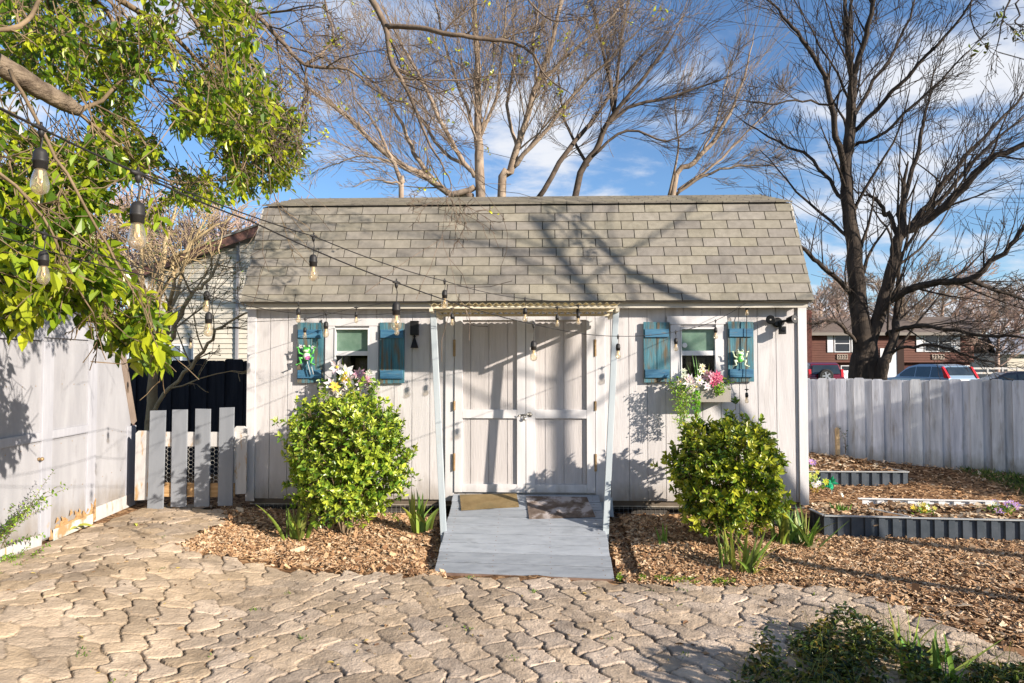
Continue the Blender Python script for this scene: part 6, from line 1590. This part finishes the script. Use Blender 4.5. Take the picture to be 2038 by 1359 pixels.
# yellow fallen leaves
rs = np.random.RandomState(301)
for i, (px, py, lab) in enumerate(((166, 1053, 'largest yellow green fallen leaf at the foot of the outbuilding'), (150, 1058, 'yellow green fallen leaf left of the largest one'), (270, 1051, 'small pale fallen leaf on the paving near the outbuilding'))):
    p = atg(px, py) + V((0, 0, .03)); mb = MB(); n = 10; s = (.10, .08, .05)[i]; a = .3 + i; u = V((math.cos(a), math.sin(a), .1)); v = V((-math.sin(a), math.cos(a), .15))
    for k in range(n):
        t0, t1 = k / n, (k + 1) / n; w0, w1 = [s * .32 * math.sin(math.pi * t) ** .8 if 0 < t < 1 else 0.0005 for t in (t0, t1)]
        c0 = p + u * s * (t0 - .5) * 2 + V((0, 0, .02 * math.sin(t0 * 4))); c1 = p + u * s * (t1 - .5) * 2 + V((0, 0, .02 * math.sin(t1 * 4)))
        mb.add([c0 - v * w0, c1 - v * w1, c1, c0], [(0, 1, 2, 3)]); mb.add([c0, c1, c1 + v * w1 * .9, c0 + v * w0 * .9], [(0, 1, 2, 3)])
    mb.col = (1, 1, 1, 1); o = mb.build('fallen_leaf', M('yellow_leaf_%d' % i, (.42, .45, .05), (.5, .5, .1), 8, .5, trans=.2), org=p, smooth=True); tag(o, lab, 'leaf', 'fallen leaves')
# white board leaning right of the ramp
p = atg(1214, 1030); q0 = onplane(1192, 1026, V((0, p.y, 0)), V((0, 1, 0))); q1 = onplane(1222, 1029, V((0, p.y, 0)), V((0, 1, 0))); h = .205
mb = MB(); mb.prism([q0, q1, q1 + V((-.012, .05, h)), q0 + V((-.03, .05, h))], (0, .012, 0)); tag(mb.build('leaning_board', m_post, org=p, bevel=.002), 'small white board leaning beside the right canopy post', 'board')

# ------------------------------------------------------------------ ground cover and iris in the right foreground
rs = np.random.RandomState(401)
gc_px = [(1455, 1420), (1492, 1345), (1545, 1312), (1620, 1275), (1700, 1255), (1770, 1268), (1830, 1300), (1920, 1325), (2080, 1365), (2150, 1420)]
gp_ = np.array([(q.x, q.y) for q in (atg(*z) for z in gc_px)])
n = 4600; x = rs.uniform(gp_[:, 0].min(), gp_[:, 0].max(), n * 4); y = rs.uniform(gp_[:, 1].min() - .3, gp_[:, 1].max(), n * 4)
k = inside(gp_, x, y) & (value_noise(x, y, 41, .22) > -.24); x = x[k][:n]; y = y[k][:n]; n = len(x)
hmax_ = .03 + .36 * np.clip(value_noise(x, y, 42, .34) + .5, 0, 1) ** 1.6; z = g(x, y) + .02 + hmax_ * rs.rand(n) ** .7
d = rs.randn(n, 3); d[:, 2] = d[:, 2] * .4 + .25; Ln = rs.uniform(.024, .052, n)
A, Fq = leaf_arrays(np.stack([x, y, z], 1), d, np.tile([0, 0, 1.], (n, 1)) + rs.randn(n, 3) * .35, Ln, Ln * rs.uniform(.45, .7, n))
C = leaf_cols(n, [(.26, .34, .34), (.40, .50, .45), (.8, .8, .6), (1.7, 1.3, .8), (2.2, 1.0, .9)], rs)
vm = MB()
for i in range(260):
    j = rs.randint(n); p = V((x[j], y[j], float(g(x[j], y[j])) + .01)); dr = V((rs.randn(), rs.randn(), .8 + rs.rand())).normalized(); pts = [p]
    for s_ in range(5): dr = (dr + V(rs.randn(3) * .25) + V((0, 0, -.15))).normalized(); pts.append(pts[-1] + dr * .05)
    vm.tube(pts, [.0022, .002, .0018, .0015, .0012, .001], 3, False)
for i in range(80):
    j = rs.randint(n); p = V((x[j], y[j], float(g(x[j], y[j])))); dr = V((rs.randn() * .35, rs.randn() * .35, 1)).normalized(); hh = rs.uniform(.2, .4)
    vm.tube([p, p + dr * hh * .5, p + dr * hh + V((rs.randn() * .05, 0, -.02))], [.0016, .0013, .0008], 3, False)
vm.c = [(2.8, 1.9, 1.3, 1)] * len(vm.v)
A2 = np.vstack([A, np.array(vm.v)]); f2 = [tuple(f) for f in Fq.tolist()] + [tuple(i + len(A) for i in f) for f in vm.f]
tag(mk('ground_cover', A2, f2, m_ivy, cols=np.vstack([C, np.array(vm.c)])), 'tangled dark green ground cover leaves spilling over the paving in the right foreground', kind='stuff')
GF_ = 'iris fans in the foreground ground cover'
blades('iris_plant', 'tall thin pale iris blades in the middle of the ground cover', atg(1792, 1345) , 9, .34, .54, .024, .12, 8, group=GF_, pal=[(1.3, 1.2, 1.1), (1.6, 1.4, 1.2)])
blades('iris_plant', 'broad green iris fan in the ground cover near the bottom edge', atg(1822, 1362), 12, .26, .42, .042, .40, 9, group=GF_, pal=[(.8, .95, .8), (1.2, 1.15, 1)])
blades('iris_plant', 'dark curved iris blades at the right part of the ground cover', atg(1872, 1385), 10, .26, .42, .036, .35, 10, group=GF_, pal=[(.55, .8, .6), (.8, 1, .8)])
# dead leaves, bark bits and small weeds lying in and on the paving
rs = np.random.RandomState(410); n = 900; x = rs.uniform(-4.2, 3.6, n); y = rs.uniform(-4.0, -.3, n); k = inside(PVX, x, y) & ~((x > -1.0) & (x < .9) & (y > -1.6)); x = x[k]; y = y[k]; n = len(x)
edge = rs.rand(n); P = np.stack([x, y, g(x, y) + .030 + rs.rand(n) * .004], 1); d = rs.randn(n, 3); d[:, 2] *= .12; Nn = np.tile([0, 0, 1.], (n, 1)) + rs.randn(n, 3) * .25; Ln = rs.gamma(2.5, .008, n) + .006
A, Fq = leaf_arrays(P, d, Nn, Ln, Ln * rs.uniform(.2, .55, n), .2, .2)
tag(mk('leaf_litter', A, Fq, m_chip, cols=leaf_cols(n, [(.34, .20, .10), (.20, .11, .06), (.50, .34, .18), (.55, .42, .12), (.14, .09, .05)], rs)), 'scattered dead leaf bits and bark crumbs lying on the stone paving', kind='stuff')
P = []; Dw = []
for i in range(46):
    cx, cy = rs.uniform(-3.9, 3.2), rs.uniform(-3.9, -.9)
    if not inside(PVX, np.array(cx), np.array(cy)) or (-1.05 < cx < .95 and cy > -1.65): continue
    for q in range(rs.randint(8, 26)):
        P.append((cx + rs.randn() * .022, cy + rs.randn() * .022, float(g(cx, cy)) + .018)); e = rs.randn(3); e[2] = abs(e[2]) + .7; Dw.append(tuple(e))
P = np.array(P); n = len(P); Ln = rs.uniform(.010, .030, n); A, Fq = leaf_arrays(P, np.array(Dw), rand_dirs(n, rs), Ln, Ln * rs.uniform(.15, .5, n))
tag(mk('joint_weeds', A, Fq, m_grass, cols=leaf_cols(n, [(1.2, 1.3, .9), (1.8, 1.6, .9), (.8, 1, .7)], rs)), 'tiny green weed tufts growing in the joints of the stone paving', kind='stuff')
# grass along the fence at the right
rs = np.random.RandomState(402); n = 5200; x = rs.uniform(4.8, 8.2, n * 3); y = rs.uniform(.3, 3.0, n * 3)
k = (x - 6.0 + (y - 1.6) * .35 + value_noise(x, y, 5, .5) * .9 > .1) & (value_noise(x, y, 6, .4) > -.25); x = x[k][:n]; y = y[k][:n]; n = len(x)
P = np.stack([x, y, g(x, y)], 1); d = rs.randn(n, 3) * .6; d[:, 2] = 1; A, Fq = leaf_arrays(P, d, rand_dirs(n, rs), rs.uniform(.04, .10, n), rs.uniform(.005, .010, n), .1, .3)
tag(mk('grass', A, Fq, m_grass, cols=leaf_cols(n, [(.7, .8, .6), (1, 1, .9), (1.5, 1.3, .9)], rs)), 'patchy short green grass along the fence at the right', kind='stuff')
# moss along the paving edge right of the ramp
rs = np.random.RandomState(403); n = 1500; t = rs.rand(n); px_ = 1228 + t * 235; P = []
for i in range(n):
    if value_noise(np.array([px_[i]]), np.array([3.]), 8, 22)[0] < -.12: continue
    p = atg(px_[i], 1152 + t[i] * 12 + rs.randn() * 3.5); P.append((p.x, p.y, p.z + .012 + rs.rand() * .014))
P = np.array(P); n = len(P); d = rand_dirs(n, rs); d[:, 2] = abs(d[:, 2]); A, Fq = leaf_arrays(P, d, rand_dirs(n, rs), rs.uniform(.012, .024, n), rs.uniform(.008, .016, n))
tag(mk('moss', A, Fq, m_bushleaf, cols=leaf_cols(n, [(.9, 1.0, .6), (1.3, 1.2, .8), (.6, .8, .6)], rs)), 'bright yellow green moss tufts along the paving edge right of the ramp', kind='stuff')
# ------------------------------------------------------------------ flowers, window boxes, frogs
def bloom(mb, c, r, n, col, col2, ax, rs, cup=.35, layers=1):
    c = V(c); ax = V(ax).normalized(); a = ax.orthogonal().normalized(); b = ax.cross(a)
    for ly in range(layers):
        rr = r * (1 - .28 * ly); off = rs.rand() * 6
        for k in range(n):
            t = off + 2 * math.pi * k / n + rs.randn() * .08; u = a * math.cos(t) + b * math.sin(t); s = ax.cross(u); L = rr * rs.uniform(.85, 1.1); w_ = rr * rs.uniform(.30, .42) * (6 / n + .35)
            mb.col = (*[min(1, x * rs.uniform(.88, 1.08)) for x in col], 1); h = cup + .22 * ly
            mb.add([c, c + u * L * .5 + s * w_ * .5 + ax * L * h * .6, c + u * L + ax * L * h * .7, c + u * L * .5 - s * w_ * .5 + ax * L * h * .6, c + u * L * .55 + ax * L * h * .3], [(0, 1, 4), (1, 2, 4), (2, 3, 4), (3, 0, 4)])
    mb.col = (*col2, 1); mb.ball(c + ax * r * .12, r * .17, n=6, m=4)
PK = (.82, .50, .56); PW_ = (.86, .80, .80); CR = (.85, .80, .66); RO = (.72, .16, .28); YE = (.85, .68, .10); LI = (.62, .42, .72); WH = (.86, .86, .84)
def winbox(px0, px1, pyt, pyb, label):
    a, b = wx(px0), wx(px1); z1, z0 = at(px0, pyt, -.1).z, at(px0, pyb, -.1).z
    t = thing('window_box', label, 'window box', ((a + b) / 2, -.1, z0), 'white window boxes on the shed')
    MB().box(a, b, -.215, -.20, z0, z1).build('front_board', m_trim, t, bevel=.003)
    MB().box(a + .001, b - .001, -.1995, -.026, z0 + .001, z0 + .012).build('floor', m_trim, t)
    for x in (a, b - .015): MB().box(x + .0005, x + .0145, -.1995, -.026, z0 + .013, z1 - .002).build('end_board', m_trim, t)
    MB().box(a - .006, b + .006, -.222, -.1985, z1 + .0005, z1 + .012).build('rim', m_trim, t)
    return a, b, z0, z1
def arrangement(label, a, b, z, seed, spec, trailers, spikes, group='artificial flower arrangements in the window boxes'):
    rs = np.random.RandomState(seed); root = thing('flower_arrangement', label, 'flowers', ((a + b) / 2, -.12, z - .05), group)
    for px, py, y, r, n, col, c2, lay in spec:
        c = at(px, py, y - .06); r *= 1.4; m = MB(); ax = V((rs.randn() * .35 + .1, -1, .35 + rs.randn() * .3)); bloom(m, c, r, n, col, c2, ax, rs, .3, lay); m.build('flower', m_petal, root)
        m = MB()
    st = MB(); P = []; Dd = []; Ls = []; Cs = []
    for px, py, y, r, n, col, c2, lay in spec:
        c = at(px, py, y); base = V((a + (b - a) * rs.uniform(.2, .8), -.12, z - .02)); st.tube([base, base.lerp(c, .6) + V((0, .01, .02)), c], [.003, .0025, .002], 4, False)
    for k in range(240):
        u = rs.rand(); p = V((a - .03 + (b - a + .06) * u, -.12 + rs.randn() * .045, z + rs.uniform(-.02, .10))); P.append(tuple(p)); Dd.append(tuple(rs.randn(3) + np.array([0, -.6, .5]))); Ls.append(rs.uniform(.025, .06)); Cs.append([(.5, .75, .5), (.9, 1.0, .7), (.75, .85, .95), (1.5, 1.4, 1.5)][rs.randint(4)])
    for (px, py0, py1, wdt, col, n) in trailers:
        for k in range(n):
            t = rs.rand(); py = py0 + (py1 - py0) * t; p = at(px + rs.randn() * wdt * (1 - .45 * t), py, -.225 - rs.rand() * .06); P.append(tuple(p)); Dd.append(tuple(rs.randn(3) * .8 + np.array([0, -.4, -.7]))); Ls.append(rs.uniform(.014, .036)); Cs.append([c * rs.uniform(.75, 1.25) for c in col])
        for k in range(max(3, int(wdt / 2))):
            x = px + rs.randn() * wdt * .7; pts = [V((at(x, py0, -.12).x, -.13, z))] + [at(x + rs.randn() * 2, py0 + (py1 - py0) * s, -.24 - .02 * rs.rand()) for s in (.1, .4, .7, 1)]
            st.tube(pts, .0018, 3, False)
    P = np.array(P); n = len(P); Ls = np.array(Ls); A, Fq = leaf_arrays(P, np.array(Dd), rand_dirs(n, rs), Ls, Ls * rs.uniform(.35, .6, n))
    C = np.hstack([np.array(Cs), np.ones((n, 1))]); mk('foliage', A, Fq, m_bushleaf, root, cols=np.repeat(C, 6, 0))
    bl = MB()
    for (px, py, w0, col) in spikes:
        base = V((at(px, py, -.12).x * .5 + (a + b) / 4, -.12, z - .02)); tip = at(px, py, -.11); mid = base.lerp(tip, .55) + V((0, -.01, .01)); d = V((1, .2, 0)); bl.col = (*col, 1)
        bl.add([base - d * w0, mid - d * w0, tip, mid + d * w0, base + d * w0], [(0, 1, 3, 4), (1, 2, 3)])
    if spikes: bl.build('spiky_leaves', m_iris, root)
    st.build('stems', m_bushleaf, root); return root
a, b, z0, z1 = winbox(648, 756, 771, 800, 'white wooden window box under the left shed window, mostly hidden by flowers')
rs = np.random.RandomState(9)
spec = [(671, 730, -.14, .075, 6, PW_, YE, 1), (688, 742, -.16, .08, 6, WH, YE, 1), (694, 756, -.17, .08, 6, PW_, YE, 2), (660, 764, -.16, .065, 6, PW_, YE, 1), (716, 744, -.14, .055, 8, PK, CR, 2), (726, 756, -.16, .06, 8, PK, CR, 2),
        (718, 768, -.17, .06, 7, PW_, PK, 2), (667, 770, -.20, .05, 6, YE, (.8, .4, .1), 1), (683, 752, -.20, .045, 6, YE, YE, 1), (697, 776, -.2, .065, 6, CR, YE, 2), (735, 742, -.12, .04, 6, (.6, .66, .5), CR, 1), (705, 782, -.22, .06, 6, PW_, YE, 1), (678, 787, -.22, .05, 6, CR, YE, 1), (725, 783, -.2, .05, 6, PW_, PK, 1)]
arrangement('white and pale pink artificial flowers with yellow centres in the left window box', a, b, z1, 501, spec, [(742, 766, 800, 7, (1.1, 1.3, .6), 150), (690, 785, 812, 18, (.95, 1.05, .9), 120)], [(681, 708, .008, (1.2, 1.2, .5)), (722, 728, .005, (.5, .6, .5)), (735, 730, .005, (.5, .6, .55))])
a, b, z0, z1 = winbox(1345, 1443, 770, 799, 'white wooden window box under the right shed window with trailing plants')
spec = [(1374, 760, -.18, .07, 9, PW_, CR, 3), (1392, 757, -.17, .05, 8, PW_, YE, 2), (1408, 748, -.15, .055, 8, PK, CR, 2), (1418, 752, -.16, .06, 8, PK, RO, 2), (1428, 748, -.15, .05, 7, RO, RO, 2), (1421, 760, -.18, .05, 7, RO, RO, 2), (1430, 754, -.16, .045, 7, (.8, .35, .42), RO, 2),
        (1400, 740, -.13, .04, 7, CR, YE, 1), (1398, 729, -.12, .03, 7, CR, YE, 2), (1396, 737, -.12, .035, 7, CR, YE, 2), (1361, 738, -.13, .03, 6, (.66, .72, .56), CR, 2), (1362, 748, -.15, .04, 6, (.66, .72, .56), CR, 2), (1386, 770, -.2, .05, 6, CR, YE, 1), (1354, 760, -.18, .04, 6, CR, YE, 1), (1407, 768, -.19, .045, 7, PW_, PK, 2), (1438, 770, -.18, .035, 6, CR, YE, 1)]
arrangement('pink, rose and white artificial flowers with long trailing vines in the right window box', a, b, z1, 502, spec,
   [(1357, 765, 850, 13, (1.35, 1.4, 1.5), 620), (1387, 775, 850, 4.5, (.75, 1.3, .45), 260), (1432, 762, 785, 7, (.95, 1.25, .5), 120), (1341, 752, 782, 6, (.9, 1.0, .7), 60)],
   [(1377, 700, .006, (.35, .75, .4)), (1384, 705, .006, (.4, .8, .4)), (1412, 722, .005, (1.6, 1.3, .8)), (1367, 724, .004, (.5, .8, .4)), (1390, 715, .004, (.5, .8, .4))])
m_frogg = M('glossy_green_glaze', (.06, .36, .05), (.12, .46, .09), 9, .25, spec=.6); m_froglt = M('pale_frog_belly', (.55, .66, .42), (.7, .76, .6), 9, .35); m_frogp = M('magenta_glaze', (.55, .06, .42), None, 4, .3)
def frog(label, px, py, k, legs_down):
    c = at(px, py, -.075); t = thing('frog_ornament', label, 'frog figurine', c, 'frog ornaments on the blue shutters')
    def P(dx, dy, dz): return (c.x + dx * k, c.y + dy * k, c.z + dz * k)
    m = MB(); m.ball(P(0, 0, 0), .05 * k, .032 * k, .055 * k); m.ball(P(0, -.012, .062), .048 * k, .036 * k, .034 * k)
    for s in (-1, 1):
        m.ball(P(s * .028, -.02, .100), .017 * k, .017 * k, .018 * k)
        m.tube([P(s * .04, -.01, .02), P(s * .075, -.03, .03), P(s * .085, -.03, .075)], [.012 * k, .010 * k, .008 * k], 7)
        m.tube([P(s * .03, -.01, -.03), P(s * .07, -.03, -.02), P(s * .05, -.035, -.075), P(s * .085, -.045, -.088)], [.016 * k, .014 * k, .011 * k, .008 * k], 7)
        for f in (-.4, 0, .4): m.tube([P(s * .085, -.03, .075), P(s * (.095 + f * .03), -.035, .095)], [.005 * k, .004 * k], 5); m.tube([P(s * .085, -.045, -.088), P(s * (.10 + f * .02), -.055, -.098 + f * .01)], [.005 * k, .004 * k], 5)
    m.build('body', m_frogg if not legs_down else m_froglt, t, smooth=True)
    m = MB(); m.ball(P(0, -.022, -.005), .034 * k, .018 * k, .04 * k, 10, 7); m.ball(P(0, -.04, .052), .03 * k, .014 * k, .014 * k); m.build('belly', m_froglt if not legs_down else m_frogg, t, smooth=True)
    for s in (-1, 1):
        m = MB(); m.ball(P(s * .028, -.033, .104), .010 * k, .008 * k, .011 * k, 8, 5); e = m.build('eye', m_white, t, smooth=True); m = MB(); m.ball(P(s * .028, -.0405, .105), .005 * k, n=7, m=5); m.build('pupil', m_black, e, smooth=True)
    return t, P
t, P = frog('bright green frog ornament holding a magenta flower, on the leftmost blue shutter', 611, 708, 1.05, False)
m = MB(); rs = np.random.RandomState(3); bloom(m, P(.03, -.06, -.02), .036, 6, (.75, .12, .6), (.9, .8, .3), (0, -1, .1), rs, .25, 2); m.build('flower', m_petal, t)
for dx in (.012, .045): MB().tube([P(dx, -.03, -.06), P(dx + .035, -.025, -.20)], .006, 6).build('dangling_leg', m_post, t, smooth=True)
m = MB(); bloom(m, P(-.055, -.03, .10), .03, 6, WH, YE, (0, -1, .2), rs, .2, 1); m.build('flower', m_petal, t)
m = MB(); bloom(m, P(.075, -.03, .09), .028, 6, (.8, .78, .84), YE, (0, -1, .2), rs, .2, 1); m.build('flower', m_petal, t)
frog('pale seated frog ornament with green belly, on the rightmost blue shutter', 1472, 714, .88, True)

# small garden flowers in the raised beds
def posy(label, px, py, y, cols, n, r, spread, seed, leafn=50, z=None, h=.10):
    rs = np.random.RandomState(seed); c = at(px, py, y); zb_ = c.z - h; root = thing('garden_flowers', label, 'flowers', (c.x, c.y, zb_), 'small flower clumps in the raised beds')
    for k in range(n):
        p = c + V((rs.randn() * spread, rs.randn() * spread * .5, rs.randn() * spread * .6)); m = MB(); col = cols[rs.randint(len(cols))]; bloom(m, p, r * rs.uniform(.8, 1.2), 7, col, YE, (rs.randn() * .4, -1, .6), rs, .25, 2); m.tube([(c.x + rs.randn() * .01, c.y, zb_ - .03), p], .002, 3, False); m.build('flower', m_petal, root)
    if leafn:
        P = np.stack([c.x + rs.randn(leafn) * spread * 1.1, c.y + rs.randn(leafn) * spread * .6, zb_ + rs.rand(leafn) * h * .9], 1); L_ = rs.uniform(.03, .06, leafn); d = rs.randn(leafn, 3); d[:, 2] = abs(d[:, 2]) + .3
        A, Fq = leaf_arrays(P, d, rand_dirs(leafn, rs), L_, L_ * .4); mk('leaves', A, Fq, m_bushleaf, root, cols=leaf_cols(leafn, [(.4, .7, .4), (.9, 1, .6)], rs))
posy('yellow flower clump at the front edge of the long raised bed', 1838, 1008, .05, [YE, (.8, .72, .2), CR], 8, .038, .05, 601)
posy('white and purple flower clump at the right end of the long raised bed', 1995, 1004, .1, [WH, (.8, .8, .74), LI, LI], 10, .04, .075, 602, 80)
posy('lilac flower tuft rising beside the shed corner', 1613, 920, .9, [LI, (.74, .5, .74)], 3, .05, .015, 603, 8, h=.3)
posy('yellow green flower tuft below the lilac one beside the shed corner', 1618, 948, .7, [(.7, .7, .16), (.55, .65, .2)], 6, .04, .045, 604, 60, h=.16)
posy('pale lilac little flowers on the chips beside the shed corner', 1627, 965, .55, [(.78, .74, .82), WH], 5, .03, .035, 605, 10, h=.06)
posy('green clump with white bud in the corner of the long raised bed', 1672, 988, .25, [WH], 1, .03, .02, 606, 0, h=.08)
b = at(1674, 1004, .2); blades('bulb_plant', 'green bulb leaves sprouting in the corner of the long raised bed', (b.x, b.y, .035), 26, .06, .14, .018, .5, 607, pal=[(.45, .8, .45), (.8, 1, .6)], group=None)
c = at(1655, 962, .55); m = MB(); rs = np.random.RandomState(608)
fo = thing('garden_pinwheel', 'emerald green and yellow foil ornament on the chips beside the shed', 'garden ornament', (c.x, c.y, c.z - .1))
for k in range(16):
    t = rs.rand() * 6.28; u = V((math.cos(t), rs.randn() * .3, math.sin(t))).normalized(); s = u.cross(V((0, -1, 0))).normalized(); L_ = rs.uniform(.05, .10); m.add([c, c + u * L_ * .6 + s * .02, c + u * L_ + V((0, -.02, 0)), c + u * L_ * .6 - s * .02], [(0, 1, 2), (0, 2, 3)])
m.build('foil_petals', M('emerald_foil', (.015, .28, .13), (.03, .4, .2), 9, .25, metal=.4), fo); m = MB(); bloom(m, c + V((-.07, -.01, .02)), .05, 7, (.6, .66, .08), YE, (0, -1, .4), rs, .2, 2); m.build('flower', m_petal, fo)
MB().tube([(c.x, c.y, c.z - .12), c], .003, 5).build('stick', m_post, fo)

# ------------------------------------------------------------------ string lights
m_cable = M('black_cable', (.012, .011, .011), (.025, .023, .022), 10, .5)
def sag(a, b, k, n=8):
    return [a.lerp(b, i / n) + V((0, 0, -k * 4 * (i / n) * (1 - i / n))) for i in range(n)]
HOLD = {}
def holder(root, p, drop, yaw):
    p = V(p); m = MB()
    m.tube([p + V((-.022 * math.cos(yaw), -.022 * math.sin(yaw), 0)), p, p + V((.022 * math.cos(yaw), .022 * math.sin(yaw), 0))], [.004, .0085, .004], 7); m.tube([p, p + V((0, 0, .016))], [.004, .003], 6)
    m.lathe([(.006, 0), (.008, -.012), (.004, -.024)], p, 8)
    zz = p.z - drop; m.tube([p + V((0, 0, -.02)), p + V((.003, .002, -drop * .5)), V((p.x, p.y, zz))], .0022, 5, False)
    s = V((p.x, p.y, zz)); m.lathe([(.004, .004), (.012, 0), (.0165, -.010), (.0175, -.026), (.0185, -.028), (.0185, -.033), (.017, -.034), (.0165, -.050), (.014, -.051)], s, 14)
    h = m.build('lamp_holder', m_rubber, root, smooth=True)
    b = MB(); b.lathe([(.013, -.0505), (.0145, -.058), (.0185, -.072), (.0215, -.088), (.021, -.100), (.0165, -.110), (.008, -.1155), (.0, -.117)], s, 16); bl = b.build('bulb', m_bulb, h, smooth=True)
    f = MB(); f.tube([s + V((-.004, 0, -.052)), s + V((-.006, 0, -.085)), s + V((0, .003, -.093)), s + V((.006, 0, -.085)), s + V((.004, 0, -.052))], .0011, 4, False); f.tube([s + V((0, 0, -.05)), s + V((0, 0, -.075))], [.006, .003], 6); f.build('filament', m_fil, h)
    return h
def string(label, pts, sagk=.012):
    """pts: (px, py of the cable, depth, drop or None)"""
    W = [atd(x, y, d) for x, y, d, _ in pts]; root = thing('string_light', label, 'string lights', W[-1], 'strings of bulbs between the trees and the shed')
    path = []
    for i in range(len(W) - 1): path += sag(W[i], W[i + 1], sagk * (W[i + 1] - W[i]).length, 8)
    path.append(W[-1]); MB().tube(path, .0027, 6, False).build('cable', m_cable, root, smooth=True)
    for (x, y, d, dr), w_, i in zip(pts, W, range(len(W))):
        if dr is None: continue
        e = W[min(i + 1, len(W) - 1)] - W[max(i - 1, 0)]; holder(root, w_, dr, math.atan2(e.y, e.x))
yw = 7.62
string('upper bulb string crossing the roof from the top left down to the canopy', [(-120, 150, 1.35, None), (82, 255, 1.75, .055), (300, 352, 2.25, None), (624, 470, 3.05, .085), (885, 559, 4.35, .06), (1045, 594, 5.7, .08), (1160, 598, 6.7, None)])
string('lower long bulb string with large near bulb, ending at the right shutter hook', [(-120, 152, 1.3, None), (275, 345, 1.72, .075), (500, 440, 2.2, None), (789, 562, 2.85, .085), (1062, 645, 4.0, .10), (1230, 669, 5.3, .06), (1345, 660, 6.2, .06), (1424, 638, 6.9, .07), (1486, 602, 7.5, .03)])
string('bulb string coming low from the left edge to the left side of the shed', [(-100, 385, 1.9, None), (88, 465, 2.45, .065), (412, 568, 3.9, .035), (594, 603, 5.6, .045), (880, 597, 7.0, None)])
string('lowest bulb string from the left edge passing the left shutter', [(-100, 435, 2.3, None), (290, 548, 3.0, None), (416, 588, 3.35, .085), (649, 622, 5.1, .07), (790, 622, 5.9, .08), (900, 614, 6.6, .05), (1150, 608, 6.9, .03), (1232, 606, 7.3, None)], .02)
string('thin bulb string tied along the shed wall above the left window', [(250, 640, 7.2, None), (380, 645, 7.1, .14), (607, 635, 7.2, .09), (709, 612, 7.35, .05), (783, 600, 7.45, None)], .004)
string('short bulb string hanging under the front edge of the canopy', [(865, 603, 6.65, None), (1000, 612, 6.6, None), (1109, 612, 6.6, .07), (1151, 608, 6.6, .07), (1228, 603, 6.65, None)], .006)
W0 = at(1487, 602, -.05)
rt = thing('string_light', 'loose cord hanging straight down the wall with one bulb at its end', 'string lights', W0, 'strings of bulbs between the trees and the shed')
W1 = at(1486, 640, -.085); W2 = at(1484, 760, -.085); W3 = at(1486, 775, -.075)
MB().tube([W0, W1, W1.lerp(W2, .5) + V((.004, 0, 0)), W2, W3], .0036, 6, False).build('cable', m_cable, rt, smooth=True); holder(rt, W3, .035, 0)
